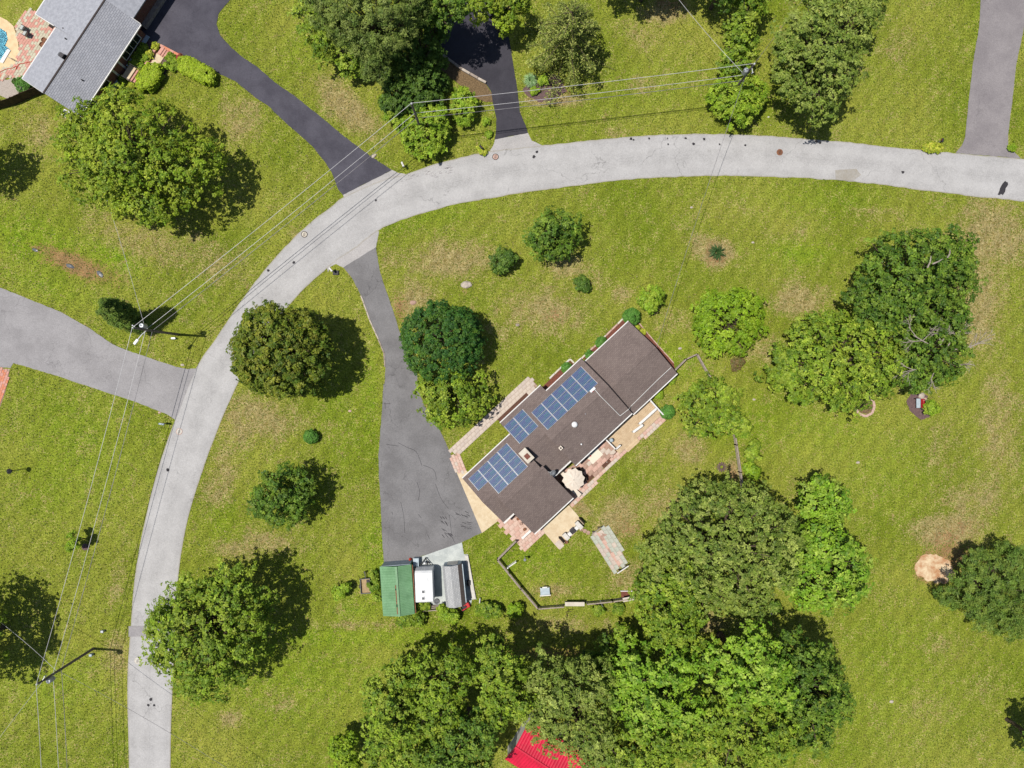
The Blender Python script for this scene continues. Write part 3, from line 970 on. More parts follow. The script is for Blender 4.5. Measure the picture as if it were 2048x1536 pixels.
# long paved strip between the clothes-line posts
LA = math.atan2(-(1138 - 1066), 1242 - 1196)
for i, (ofs, mt) in enumerate(((-11, ['grey_slab', 'grey_slab', 'walk_slab_b']), (0, ['pink_slab', 'brown_slab']), (11, ['grey_slab', 'walk_slab', 'grey_slab']))):
    w_ = 8 if i != 1 else 3.2
    dx, dy = math.sin(math.atan2(72, 46)), -math.cos(math.atan2(72, 46))
    a = (1198 + dx * ofs, 1062 + dy * ofs)
    b = (1240 + dx * ofs * 0.9, 1134 + dy * ofs * 0.9)
    slab_path('paved_strip', [(a[0] - dx * w_, a[1] - dy * w_), (a[0] + dx * w_, a[1] + dy * w_), (b[0] + dx * w_, b[1] + dy * w_), (b[0] - dx * w_, b[1] - dy * w_)], LA, 0.62, 0.5, mt, 0.05, seed=9 + i)
# stepping stones
for i, p in enumerate(((757, 885), (793, 902), (825, 918))):
    c = W(*R4(*p))
    s = MB().lathe((0, 0, 0), [(0.26, -0.04), (0.27, 0.03), (0.24, 0.05)], 9).build('stepping_stone', 'brown_slab', loc=(c[0], c[1], 0))
    tag(s, ('stepping stone nearest the bins on the tan slab', 'middle stepping stone between tan slab and paved strip', 'stepping stone nearest the paved strip')[i], 'stepping stone', 'stepping stones')


def kerb(name, pts, w, h, mat, label, cat='edging', close=False, n=1.0):
    """row of edging stones along photo points: each stone a piece"""
    P = [Vector(W(*p)) for p in pts]
    if close:
        P.append(P[0])
    t = thing(name, label, cat, tuple(P[0]))
    r = random.Random(len(pts) * 7 + int(P[0].x))
    me = [MB().box((0, 0, 0), (n * 0.96, w, h)).mesh('edging_stone', mm) for mm in (mat if isinstance(mat, list) else [mat])]
    for a, b in zip(P, P[1:]):
        L = (b - a).length
        k = max(1, round(L / n))
        for i in range(k):
            c = a.lerp(b, (i + 0.5) / k) - P[0]
            s = bpy.data.objects.new('edging_stone', r.choice(me))
            COL.objects.link(s)
            s.parent = t
            s.location = (c.x, c.y, h / 2 + r.uniform(-0.015, 0.015))
            s.rotation_euler = (0, 0, math.atan2(b.y - a.y, b.x - a.x) + r.uniform(-0.03, 0.03))
            s.scale = (L / k / n, 1, 1)
    return t


kerb('bed_edging', [R2(500, 775), R2(800, 500), R2(1175, 130)], 0.2, 0.14, ['pale_concrete', 'pink_stone'], 'pale stone edging along the front bed of the right wing')
kerb('bed_edging', [R2(-10, 1095), R2(320, 785), R2(385, 850)], 0.2, 0.14, ['pale_concrete', 'white_concrete'], 'white stone edging round the bed beside the front walk end')
kerb('bed_edging', [R2(1405, 190), R2(1650, 480), R2(1980, 850)], 0.12, 0.12, ['pink_stone'], 'thin pink edging along the bed at the house gable')
kerb('drive_kerb', [(722, 591), (739, 639), (757, 679), (768, 706), (770, 734)], 0.16, 0.1, ['grey_wood', 'stone'], 'low rough kerb along the left edge of the main driveway')
kerb('drive_wall', [(867, 97), (924, 140), (972, 167)], 0.28, 0.35, ['stone', 'grey_wood'], 'low stone wall along the edge of the black driveway', 'wall')
kerb('ring_of_stones', [crop(1640, 760, 4.41)(*p) for p in ((300, 245), (345, 300), (400, 320), (455, 290), (475, 235), (465, 185), (430, 150), (405, 145))], 0.3, 0.2, ['pink_stone'], 'open ring of pink stones around a bed of dry leaves', 'stone ring', n=0.55)
struct('leaf_bed', rough_edge([crop(1640, 760, 4.41)(*p) for p in ((320, 240), (360, 290), (410, 300), (450, 270), (462, 220), (440, 170), (390, 150), (340, 150), (325, 190))], 1, 4, 3), 0.05, 'leaf_litter')

# ------------------------------------------------------------------ buildings
class Frame:
    def __init__(s, o, ang):
        s.o, s.a = o, ang
        s.c, s.s = math.cos(ang), math.sin(ang)

    def L(s, px, py, h=0.0):
        x, y, z = W(px, py, h)
        x -= s.o[0]
        y -= s.o[1]
        return (x * s.c + y * s.s, -x * s.s + y * s.c, h)


def slope(parent, mat, u0, u1, ve, he, vr, hr, th=0.16, name='roof_slope', skew0=0.0, skew1=0.0):
    """one roof plane from eave (ve, he) to ridge (vr, hr); v counts towards the rear"""
    mb = MB()
    top = [(u0, -ve, he), (u1, -ve, he), (u1 + skew1, -vr, hr), (u0 + skew0, -vr, hr)]
    vs = top + [(x, y, z - th) for x, y, z in top]
    mb.add(vs, [(0, 1, 2, 3), (7, 6, 5, 4), (0, 4, 5, 1), (1, 5, 6, 2), (2, 6, 7, 3), (3, 7, 4, 0)])
    o = mb.build(name, mat, parent)
    return o


def fix_normals(o):
    bm = bmesh.new()
    bm.from_mesh(o.data)
    bmesh.ops.recalc_face_normals(bm, faces=bm.faces[:])
    bm.to_mesh(o.data)
    bm.free()


def gable_walls(parent, u0, u1, vf, vm, vr, he, hm, mat, inset=0.45, z0=-0.1, name='wall', hr_=None):
    """house body: pentagon profile along u, set in under the eaves"""
    g = 0.22
    sf = (hm - he) / max(0.01, vm - vf)
    sr = (hm - (hr_ or he)) / max(0.01, vr - vm)
    a, b = vf + inset, vr - inset
    prof = [(a, z0), (b, z0), (b, (hr_ or he) + sr * inset - g), (vm, hm - g), (a, he + sf * inset - g)]
    mb = MB()
    vs = [(u, -v, z) for u in (u0 + inset, u1 - inset) for v, z in prof]
    mb.add(vs, [(0, 1, 2, 3, 4), (9, 8, 7, 6, 5)] + [(i, i + 5, (i + 1) % 5 + 5, (i + 1) % 5) for i in range(5)])
    o = mb.build(name, mat, parent)
    fix_normals(o)
    return o


def gutter(parent, u0, u1, v, z, mat='white_paint', sgn=-1):
    MB().box(((u0 + u1) / 2, -(v + sgn * 0.05), z - 0.07), (u1 - u0, 0.13, 0.14)).build('gutter', mat, parent)


def window(parent, c, w, h, ax='v', frame='white_paint', n=1, out=1):
    """window on a wall facing +v/-v (ax v) or +u/-u (ax u): frame with panes"""
    mb = MB()
    d = 0.1
    t = 0.1
    for (a, b, ww, hh) in ((0, h / 2, w, t), (0, -h / 2, w, t), (-w / 2, 0, t, h + t), (w / 2, 0, t, h + t)):
        if ax == 'v':
            mb.box((c[0] + a, c[1], c[2] + b), (ww, d, hh))
        else:
            mb.box((c[0], c[1] + a, c[2] + b), (d, ww, hh))
    for k in range(1, n):
        x = -w / 2 + w * k / n
        mb.box((c[0] + x, c[1], c[2]) if ax == 'v' else (c[0], c[1] + x, c[2]), (0.06, d * 0.9, h) if ax == 'v' else (d * 0.9, 0.06, h))
    f = mb.build('window', frame, parent)
    for k in range(n):
        x = -w / 2 + w * (k + 0.5) / n
        MB().box((c[0] + x, c[1], c[2]) if ax == 'v' else (c[0], c[1] + x, c[2]), (w / n - 0.06, d * 0.5, h - 0.08) if ax == 'v' else (d * 0.5, w / n - 0.06, h - 0.08)).build('pane', 'glass_dark', f)
    return f


HO = (4.5653, -6.7278)
HF = Frame(HO, HA)
house = thing('ranch_house', 'long brown-roofed ranch house with stepped roof sections in the middle of the lot', 'house', (HO[0], HO[1], 0), HA)
SH = 'shingle_brown'
# left part beside the drive
slope(house, SH, -10.95, -9.15, -3.75, 2.80, -0.08, 4.0)
slope(house, SH, -9.15, -10.95, 3.52, 2.80, -0.08, 4.0)
gable_walls(house, -10.95, -8.8, -3.75, -0.08, 3.52, 2.8, 4.0, 'siding_white')
# deep left wing
slope(house, SH, -9.15, -3.05, -3.75, 2.80, 1.65, 4.6)
slope(house, SH, -2.72, -9.15, 7.05, 2.80, 1.65, 4.6)
gable_walls(house, -9.4, -2.7, -3.75, 1.65, 7.05, 2.8, 4.6, 'siding_tan')
# chimney section with the porch
slope(house, SH, -3.05, 0.12, -5.55, 2.62, -1.07, 4.12)
slope(house, SH, 0.12, -3.05, 3.55, 2.62, -1.07, 4.12)
slope(house, SH, 0.12, 3.68, -5.55, 2.62, -4.45, 2.99, name='porch_roof')
gable_walls(house, -3.3, 0.6, -5.0, -1.07, 3.55, 2.8, 4.10, 'siding_tan')
# main section
slope(house, SH, 0.12, 9.45, -4.60, 3.10, -0.10, 4.60)
slope(house, SH, 9.45, 0.12, 4.35, 3.10, -0.10, 4.60)
gable_walls(house, 0.0, 9.45, -4.6, -0.1, 4.35, 3.10, 4.60, 'siding_tan', inset=0.4)
# right wing, a step lower
slope(house, SH, 9.2, 16.85, -3.95, 2.25, 0.38, 3.6)
slope(house, SH, 16.85, 9.2, 4.68, 2.25, 0.38, 3.6)
gable_walls(house, 9.3, 16.85, -3.95, 0.38, 4.68, 2.25, 3.6, 'brick_house')
for u0, u1, v, z in ((-10.95, -9.15, 3.55, 2.8), (-9.15, -2.72, 7.1, 2.8), (-3.05, 0.1, 3.6, 2.62), (0.12, 9.45, 4.4, 3.1), (9.5, 16.85, 4.73, 2.25)):
    gutter(house, u0, u1, v, z, sgn=1)
for u0, u1, v, z in ((-10.95, -3.05, -3.75, 2.8), (-3.05, 3.68, -5.55, 2.62), (3.7, 9.45, -4.6, 3.1), (9.5, 16.85, -3.95, 2.25)):
    gutter(house, u0, u1, v, z)
# ridge caps
for u0, u1, v, z in ((-10.95, -9.15, -0.08, 4.0), (-9.15, -2.72, 1.65, 4.6), (-3.05, 0.1, -1.07, 4.12), (0.12, 9.45, -0.1, 4.6), (9.5, 16.85, 0.38, 3.6)):
    MB().box(((u0 + u1) / 2, -v, z + 0.0), (u1 - u0, 0.3, 0.045)).build('ridge_cap', SH, house)
# porch post row and garage doors
for u in (-2.9, -0.8, 1.3, 3.5):
    MB().box((u, 5.42, 1.25), (0.14, 0.14, 2.5)).build('porch_post', 'white_paint', house)
for v in (-2.2, 1.4):
    MB().box((-10.52, -v, 1.15), (0.08, 2.9, 2.2)).build('garage_door', 'white_paint', house)
for u, w in ((1.6, 1.8), (4.5, 2.2), (7.3, 1.8)):
    window(house, (u, 4.22, 1.7), w, 1.2, 'v', n=2)
for u in (11.5, 14.6):
    window(house, (u, 3.53, 1.4), 1.4, 1.1, 'v', n=2)
window(house, (2.4, -3.96, 1.5), 3.0, 1.9, 'v', n=3)
window(house, (7.5, -3.96, 1.4), 2.4, 1.9, 'v', n=2)
MB().box((-0.9, 4.58, 1.05), (1.0, 0.08, 2.05)).build('front_door', 'red_mulch', house)
# chimney
ch = MB().box((-3.25, 0.72, 4.35), (0.95, 1.55, 1.9)).build('chimney', 'brick_house', house)
MB().box((-3.25, 0.72, 5.33), (1.05, 1.65, 0.09)).build('chimney_cap', 'pale_concrete', ch)
MB().box((-3.25, 0.6, 5.4), (0.55, 0.6, 0.1)).build('flue', 'brick_red', ch)
v1 = MB().box((0.3, -1.47, 4.35), (0.42, 0.42, 0.55)).build('roof_vent', 'cream_fabric', house)
MB().box((0.3, -1.47, 4.64), (0.2, 0.2, 0.03)).build('vent_opening', 'black_plastic', v1)
MB().lathe((3.4, -0.55, 4.38), [(0.36, 0), (0.36, 0.18), (0.3, 0.27), (0.12, 0.33)], 18).build('roof_dome', 'white_metal', house, smooth=True)
MB().lathe((2.4, -2.9, 3.55), [(0.09, 0), (0.09, 0.35), (0.05, 0.36)], 10).build('vent_pipe', 'white_metal', house)
MB().lathe((5.2, -0.5, 4.4), [(0.05, 0), (0.05, 0.25)], 8).build('vent_pipe', 'steel', house)
# conduit
cp = [HF.L(*R3(495, 95), 4.55), HF.L(*R3(545, 155), 4.66), HF.L(*R3(740, 350), 3.7), HF.L(*R3(745, 356), 3.65), HF.L(*R3(830, 290), 3.62), HF.L(*R3(850, 262), 2.72)]
cp += [HF.L(*R3(1110, 5), 2.78), HF.L(*R2(1940, 915), 2.78)]
MB().path(cp, 0.035, 6).build('conduit', 'white_paint', house)
jb = HF.L(*R3(472, 97), 4.5)
MB().box((jb[0], jb[1], 4.45), (0.75, 0.28, 0.16)).build('junction_box', 'white_metal', house)
MB().box((jb[0] - 0.1, jb[1] - 0.16, 4.54), (0.09, 0.09, 0.03)).build('box_label', 'red_paint', house)
# fascia boards at the roof steps (dark edge)
for u, vf, hf, vm, hm in ((9.47, -4.6, 3.1, -0.1, 4.6), (9.47, 4.35, 3.1, -0.1, 4.6), (16.87, -3.95, 2.25, 0.38, 3.6), (16.87, 4.68, 2.25, 0.38, 3.6)):
    MB().bar((u, -vf, hf - 0.1), (u, -vm, hm - 0.1), 0.04, 0.2).build('rake_board', 'trim_dark', house)
# white parapet boards beside the umbrella patio and the side patio
MB().box((-1.3, -3.68, 2.62), (2.9, 0.14, 0.3)).build('fascia_board', 'white_paint', house)
MB().box((-10.05, -3.66, 2.72), (1.8, 0.14, 0.28)).build('fascia_board', 'white_paint', house)


def solar_array(label, u0, cols, v0, wu, wv, ve, he, vr, hr):
    """panels lying on a roof plane; cols = panels in each column"""
    sl = (hr - he) / (vr - ve)
    z = lambda v: he + sl * (v - ve) + 0.12
    a = math.atan(sl)
    org = HF
    base = (HO[0] + u0 * HF.c + v0 * HF.s, HO[1] + u0 * HF.s - v0 * HF.c, z(v0))
    t = thing('solar_array', label, 'solar panels', base, HA, 'rooftop solar arrays')
    t.rotation_euler = (-a, 0, HA)
    t.rotation_mode = 'XYZ'
    # local axes: x along the roof, y down-slope towards the front
    lw = wv / math.cos(a)
    pm_ = MB().box((0, 0, 0), (wu - 0.02, lw - 0.03, 0.04))
    frame_me = pm_.mesh('panel_frame', 'steel')
    cells = MB().box((0, 0, 0), (wu - 0.13, lw - 0.07, 0.012)).mesh('cells', 'solar_cells')
    for i, n in enumerate(cols):
        for j in range(n):
            f = bpy.data.objects.new('solar_panel', frame_me)
            COL.objects.link(f)
            f.parent = t
            f.location = ((i + 0.5) * wu, -(j + 0.5) * lw, 0)
            c = bpy.data.objects.new('cells', cells)
            COL.objects.link(c)
            c.parent = f
            c.location = (0, 0, 0.022)
        MB().bar(((i + 1) * wu, 0, -0.05), ((i + 1) * wu, -n * lw, -0.05), 0.05, 0.05).build('mount_rail', 'pink_stone', t)
    return t


solar_array('solar array over the garage beside the driveway, with one short column', -10.43, [2, 4, 4, 4], -3.25, 1.59, 0.925, -3.75, 2.8, 1.65, 4.6)
solar_array('small two-column solar array on the porch roof section', -2.98, [3, 3], -4.95, 1.55, 0.925, -5.55, 2.62, -1.07, 4.12)
solar_array('largest solar array with five columns on the main roof', 0.6, [3, 3, 3, 3, 3], -3.95, 1.635, 0.94, -4.6, 3.1, -0.1, 4.6)

# satellite dish on the rear slope
dw = W(*R4(470, 325), 4.2)
dish = thing('satellite_dish', 'grey satellite dish on the house roof beside the umbrella patio', 'satellite dish', (dw[0], dw[1], 3.45), 0.4)
MB().lathe((0, 0, 0), [(0.12, -0.25), (0.03, -0.2), (0.03, 0.5)], 8).build('mast', 'steel', dish)
mb = MB()
mb.lathe((0, 0, 0), [(0.02, 0.0), (0.2, 0.03), (0.36, 0.1), (0.42, 0.15), (0.42, 0.17), (0.2, 0.05), (0.02, 0.02)], 18)
rot = Matrix.Rotation(math.radians(38), 3, Vector((1, 0.5, 0)))
mb.v = [tuple(rot @ Vector(p) + Vector((0, 0, 0.55))) for p in mb.v]
mb.build('reflector', 'steel', dish, smooth=True)
MB().bar((0, 0, 0.55), (-0.45, 0.3, 0.75), 0.04, 0.04).box((-0.45, 0.3, 0.78), (0.14, 0.1, 0.1)).build('feed_arm', 'white_metal', dish)

# ---- deck behind the house
DK = thing('deck', 'tan wooden deck with white railings behind the brown-roofed house', 'deck', (HO[0], HO[1], 0), HA)
nb = 19
for k in range(nb):
    v = 4.75 + (k + 0.5) * (7.45 - 4.75) / nb
    u1 = 12.35
    MB().box(((5.1 + u1) / 2, -v, 0.4 + (k % 3) * 0.003), (u1 - 5.1, (7.45 - 4.75) / nb - 0.022, 0.05)).build('deck_board', 'deck_wood', DK)
MB().box((8.7, -6.1, 0.18), (7.1, 2.6, 0.3)).build('deck_frame', 'grey_wood', DK)
for k, z in enumerate((0.27, 0.14)):
    MB().box((7.05, -(7.62 + k * 0.3), z), (2.0, 0.3, 0.06)).build('deck_step', 'deck_wood', DK)


def rail(parent, pts, h=0.95, z=0.42, w=0.16, mat='white_paint', post=1.6):
    for a, b in zip(pts, pts[1:]):
        a3, b3 = Vector((a[0], a[1], z + h)), Vector((b[0], b[1], z + h))
        mb = MB().bar(a3, b3, w, 0.06)
        mb.bar(a3 - Vector((0, 0, h - 0.12)), b3 - Vector((0, 0, h - 0.12)), 0.05, 0.08)
        L = (b3 - a3).length
        n = max(1, int(L / 0.16))
        for i in range(n + 1):
            p = a3.lerp(b3, i / n)
            mb.box((p.x, p.y, z + h / 2), (0.04, 0.04, h - 0.05))
        mb.build('railing', mat, parent)
        for p in (a3, b3):
            MB().box((p.x, p.y, z + h / 2), (0.12, 0.12, h + 0.12)).build('rail_post', mat, parent)


rail(DK, [HF.L(*R3(598, 585), 1.2)[:2], HF.L(*R3(700, 688), 1.2)[:2], HF.L(*R3(745, 648), 1.2)[:2]])
rail(DK, [HF.L(*R3(1032, 190), 1.2)[:2], HF.L(*R3(1168, 342), 1.2)[:2]])
rail(DK, [HF.L(*R3(1100, 285), 1.2)[:2], HF.L(*R3(935, 435), 1.2)[:2]], w=0.3)
rail(DK, [HF.L(*R3(966, 446), 1.2)[:2], HF.L(*R3(872, 515), 1.2)[:2]], w=0.3)

# ---- grey-roofed neighbour house
go = W(87.5, 186, 4.3)
GA = math.radians(56.63)
GF = Frame((go[0], go[1]), GA)
gh = thing('grey_house', 'grey-shingled brick house with white-framed windows beside the pool, upper left corner', 'house', (go[0], go[1], 0), GA)
slope(gh, 'shingle_grey', 13.35, 0.0, 4.1, 2.9, 0.0, 4.35)
slope(gh, 'shingle_grey_plain', 0.0, 7.45, -4.2, 2.9, 0.0, 4.35)
slope(gh, 'shingle_grey_plain', 7.45, 22.0, -7.65, 2.3, 0.0, 4.35)
slope(gh, 'shingle_grey_plain', 22.0, 13.35, 3.2, 3.2, 0.0, 4.35)
MB().box((7.0, 0.0, 4.36), (14.0, 0.2, 0.05)).build('ridge_cap', 'trim_dark', gh)
gable_walls(gh, 0.0, 13.35, -4.2, 0, 4.1, 2.9, 4.3, 'brick_red', inset=0.42)
gable_walls(gh, 7.6, 21.8, -7.6, 0, 3.0, 2.3, 4.3, 'brick_red', inset=0.42)
for u0, u1, v, z, s in ((0, 13.35, 4.15, 2.9, 1), (0, 7.45, -4.2, 2.9, -1), (7.45, 22, -7.65, 2.3, -1)):
    gutter(gh, u0, u1, v, z, 'white_paint', s)
MB().bar((13.4, -4.1, 2.86), (13.4, -3.0, 3.2), 0.06, 0.22).build('rake_board', 'white_paint', gh)
MB().bar((7.42, 7.65, 2.28), (7.42, 4.2, 3.2), 0.1, 0.2).build('rake_board', 'white_paint', gh)
MB().bar((-0.03, 4.2, 2.86), (-0.03, 0, 4.3), 0.05, 0.2).build('rake_board', 'white_paint', gh)
window(gh, (10.6, -3.70, 1.55), 3.3, 1.35, 'v', n=4)
window(gh, (5.0, -3.70, 1.6), 1.1, 1.1, 'v', n=1)
window(gh, (1.9, -3.70, 1.6), 1.3, 1.1, 'v', n=2)
dr = MB().box((7.5, -3.72, 1.25), (1.5, 0.12, 2.3)).build('door_surround', 'white_paint', gh)
MB().box((7.5, -3.80, 1.2), (0.95, 0.08, 2.05)).build('front_door', 'brick_red', dr)
MB().box((10.7, -3.95, 0.38), (4.6, 0.5, 0.1)).build('sill_ledge', 'pale_blue_paint', gh)
MB().box((3.6, -3.95, 0.38), (5.4, 0.5, 0.1)).build('sill_ledge', 'pale_blue_paint', gh)
gc = GF.L(*TL(497, 445), 4.6)
MB().box((gc[0], gc[1], 4.3), (0.55, 0.5, 1.0)).build('chimney', 'dark_metal', gh)
MB().box((gc[0] + 0.0, gc[1] + 0.45, 4.25), (0.4, 0.35, 0.5)).build('chimney_cap', 'lens_grey', gh)
for p in ((487, 212), (522, 307), (643, 630)):
    q = GF.L(*TL(*p), 4.0)
    zz = 4.35 - 1.45 * abs(q[1]) / 4.15
    MB().lathe((q[0], q[1], zz - 0.05), [(0.08, 0), (0.08, 0.35), (0.05, 0.36)], 8).build('vent_pipe', 'black_plastic', gh)
# stoop and steps
for i, (p, z, mt) in enumerate((((1032, 578), 0.75, 'tan_concrete'), ((1068, 600), 0.56, 'paver_red'), ((1092, 614), 0.38, 'paver_red'), ((1116, 628), 0.2, 'paver_red'))):
    q = GF.L(*TL(*p), z)
    MB().box((q[0], q[1], z / 2), (1.75, 0.95 if i == 0 else 0.42, z)).build('step' if i else 'stoop', mt, gh)
for s in (-1, 1):
    a = GF.L(*TL(1030, 578), 0.8)
    b = GF.L(*TL(1118, 630), 0.3)
    MB().bar((a[0] + s * 0.9, a[1], 1.6), (b[0] + s * 0.9, b[1], 1.1), 0.05, 0.05).bar((a[0] + s * 0.9, a[1], 0.7), (a[0] + s * 0.9, a[1], 1.6), 0.05, 0.05).bar((b[0] + s * 0.9, b[1], 0.1), (b[0] + s * 0.9, b[1], 1.1), 0.05, 0.05).build('handrail', 'dark_metal', gh)
# entry walk with brick kerbs
slab_path('entry_walk', [TL(1105, 660), TL(1255, 425), TL(1315, 462), TL(1165, 690)], GA, 1.2, 1.0, ['tan_concrete'], 0.08, 'paver_red', seed=31)
kerb('walk_kerb', [TL(1135, 585), TL(1275, 365)], 0.3, 0.35, ['paver_red', 'paver_orange'], 'brick kerb on the house side of the entry walk', n=0.5)
kerb('walk_kerb', [TL(1290, 370), TL(1480, 470)], 0.3, 0.35, ['paver_red', 'paver_orange'], 'brick kerb between flower bed and dark driveway', n=0.5)
for i in range(3):
    c = W(*TL(1300 + i * 14, 415 + i * 10))
    s = MB().box((0, 0, 0.1 + 0.05 * (2 - i)), (0.4, 1.1, 0.2 + 0.1 * (2 - i))).build('garden_step', 'paver_red', loc=(c[0], c[1], 0))
    s.rotation_euler = (0, 0, math.radians(-34))
    tag(s, ('brick garden step nearest the entry walk', 'middle brick garden step beside the dark driveway', 'lowest brick garden step on the dark driveway')[i], 'step', 'garden steps')
# lower wing at the top edge
lw = thing('garage_wing', 'low blue-grey lean-to roof between grey house and dark driveway', 'lean-to', (go[0], go[1], 0), GA)
slope(lw, 'pale_blue_paint', 20.0, 13.6, 1.9, 1.9, 0.3, 2.3, 0.1, 'roof')
MB().box((16.8, -1.3, 0.9), (6.2, 1.6, 1.9)).build('wall', 'fence_wood', lw)
MB().box((16.8, -2.6, 0.3), (6.4, 1.1, 0.6)).build('bank_wall', 'grey_wood', lw)

# ---- green metal garage
gfo = W(*R6(435, 760), 3)
GRA = math.radians(94.04)
gg = thing('metal_garage', 'green ribbed metal garage with a worn ridge at the foot of the driveway', 'garage', (gfo[0], gfo[1], 0), GRA)
GFr = Frame((gfo[0], gfo[1]), GRA)
for s, v in ((-1, -2.03), (1, 1.82)):
    x0, x1 = 0.0, 6.05
    n = 31
    vs, fs = [], []
    prof = []
    for i in range(n * 4 + 1):
        x = x0 + (x1 - x0) * i / (n * 4)
        r = 0.035 if i % 4 in (0,) else 0.0
        prof.append((x, r))
    for x, r in prof:
        vs.append((x, -v, 2.3 + r))
        vs.append((x, 0, 2.95 + r))
    for i in range(len(prof) - 1):
        fs.append((2 * i, 2 * i + 1, 2 * i + 3, 2 * i + 2) if s > 0 else (2 * i, 2 * i + 2, 2 * i + 3, 2 * i + 1))
    o = MB().add(vs, fs).build('roof_sheet', 'green_metal', gg)
    fix_normals(o)
MB().box((3.02, -0.06, 2.99), (6.05, 0.26, 0.03)).build('ridge_cap', 'cap_metal', gg)
mb = MB()
for x, l in ((0.9, 1.2), (1.5, 0.7), (2.6, 1.6), (3.5, 0.6)):
    mb.box((x, 0.14, 2.985), (l, 0.12, 0.03))
mb.build('rust_patches', 'rust', gg, kind='stuff')
gable_walls(gg, 0.0, 6.05, -2.03, 0, 1.82, 2.3, 2.95, 'green_metal', inset=0.12)
MB().box((6.02, 0.1, 1.15), (0.1, 3.5, 2.3)).build('garage_door', 'pale_blue_paint', gg)
MB().box((3.0, -1.95, 2.2), (5.9, 0.1, 0.16)).build('gutter', 'rust', gg)
tag(MB().lathe((0, 0, 0), [(0.2, 0), (0.17, 0.35), (0.05, 0.6), (0.02, 0.62)], 12).build('traffic_cone', 'orange_rubber', loc=W(*R6(550, 188))), 'small orange cone at the corner of the green garage', 'cone')

# ---- travel trailer
ro = W(*R6(690, 620), 2.6)
RA = math.radians(92)
rv = thing('travel_trailer', 'white travel trailer parked between green garage and grey shed', 'trailer', (ro[0], ro[1], 0), RA)
mb = MB()
prof = [(0.0, 0.55), (0.0, 2.55), (0.15, 2.7), (3.55, 2.7), (3.85, 2.45), (4.0, 1.4), (4.0, 0.6)]
hw = 1.08
vs = [(x, s * hw, z) for s in (-1, 1) for x, z in prof]
n = len(prof)
mb.add(vs, [tuple(range(n)), tuple(range(2 * n - 1, n - 1, -1))] + [(i, i + n, (i + 1) % n + n, (i + 1) % n) for i in range(n)])
o = mb.build('body', 'white_metal', rv, bevel=0.08)
fix_normals(o)
for x, y in ((1.35, 0.1), (0.55, 0.12)):
    h = MB().box((x, y, 2.74), (0.42, 0.42, 0.09)).build('roof_hatch', 'white_metal', rv, bevel=0.02)
    MB().box((x, y, 2.79), (0.3, 0.3, 0.02)).build('hatch_lid', 'lens_grey', h)
MB().box((2.75, -0.5, 2.72), (0.4, 0.07, 0.05)).build('roof_rail', 'steel', rv)
MB().box((-0.03, 0, 1.2), (0.05, 1.9, 0.5)).build('rear_stripe', 'blue_fabric', rv)
MB().box((1.8, -1.1, 1.0), (3.3, 0.03, 0.25)).build('side_stripe', 'blue_fabric', rv)
for s in (-1, 1):
    w = MB().tube((1.5, s * 0.85, 0.33), (1.5, s * 1.05, 0.33), 0.33, 0.33, 16).build('wheel', 'black_plastic', rv)
    MB().tube((1.5, s * 1.05, 0.33), (1.5, s * 1.065, 0.33), 0.18, 0.18, 12).build('rim', 'steel', w)
MB().bar((4.0, -0.7, 0.5), (4.85, 0, 0.5), 0.08, 0.1).bar((4.0, 0.7, 0.5), (4.85, 0, 0.5), 0.08, 0.1).build('tow_frame', 'black_plastic', rv)
MB().tube((4.85, 0, 0.0), (4.85, 0, 0.95), 0.05, 0.05, 8).build('jack', 'dark_metal', rv)
MB().lathe((4.35, 0.05, 0.52), [(0.16, 0), (0.16, 0.45), (0.08, 0.58)], 12).build('gas_bottle', 'white_metal', rv, smooth=True)
MB().lathe((4.25, -0.25, 0.52), [(0.12, 0), (0.12, 0.25)], 8).build('battery_box', 'black_plastic', rv)

# ---- grey shed
so = W(*R6(905, 660), 2)
SA = math.radians(95.78)
sh = thing('garden_shed', 'grey shed with pale mottled gambrel roof beside the white trailer', 'shed', (so[0], so[1], 0), SA)
secs = [(0.0, 1.95), (0.35, 2.6), (1.1, 2.95), (1.95, 2.6), (2.4, 1.9)]
for i in range(4):
    (v0, z0), (v1, z1) = secs[i], secs[i + 1]
    mb = MB().add([(0.0, -v0, z0), (5.05, -v0, z0), (5.05, -v1, z1), (0.0, -v1, z1), (0.0, -v0, z0 - 0.06), (5.05, -v0, z0 - 0.06), (5.05, -v1, z1 - 0.06), (0.0, -v1, z1 - 0.06)],
                  [(0, 1, 2, 3), (7, 6, 5, 4), (0, 4, 5, 1), (1, 5, 6, 2), (2, 6, 7, 3), (3, 7, 4, 0)])
    o = mb.build('roof_panel', 'shingle_shed' if i < 3 else 'shingle_brown', sh)
    fix_normals(o)
mb = MB()
pr = [(0.12, 0.0), (0.12, 1.9), (0.45, 2.5), (1.1, 2.82), (1.85, 2.5), (2.25, 1.88), (2.25, 0.0)]
vs = [(u, -v, z) for u in (0.1, 4.95) for v, z in pr]
k = len(pr)
mb.add(vs, [tuple(range(k)), tuple(range(2 * k - 1, k - 1, -1))] + [(i, i + k, (i + 1) % k + k, (i + 1) % k) for i in range(k)])
o = mb.build('wall', 'pale_blue_paint', sh)
fix_normals(o)
MB().box((2.6, -2.46, 1.86), (4.7, 0.1, 0.1)).build('gutter', 'pale_blue_paint', sh)
MB().box((4.98, -1.2, 0.95), (0.06, 1.3, 1.8)).build('shed_door', 'siding_white', sh)

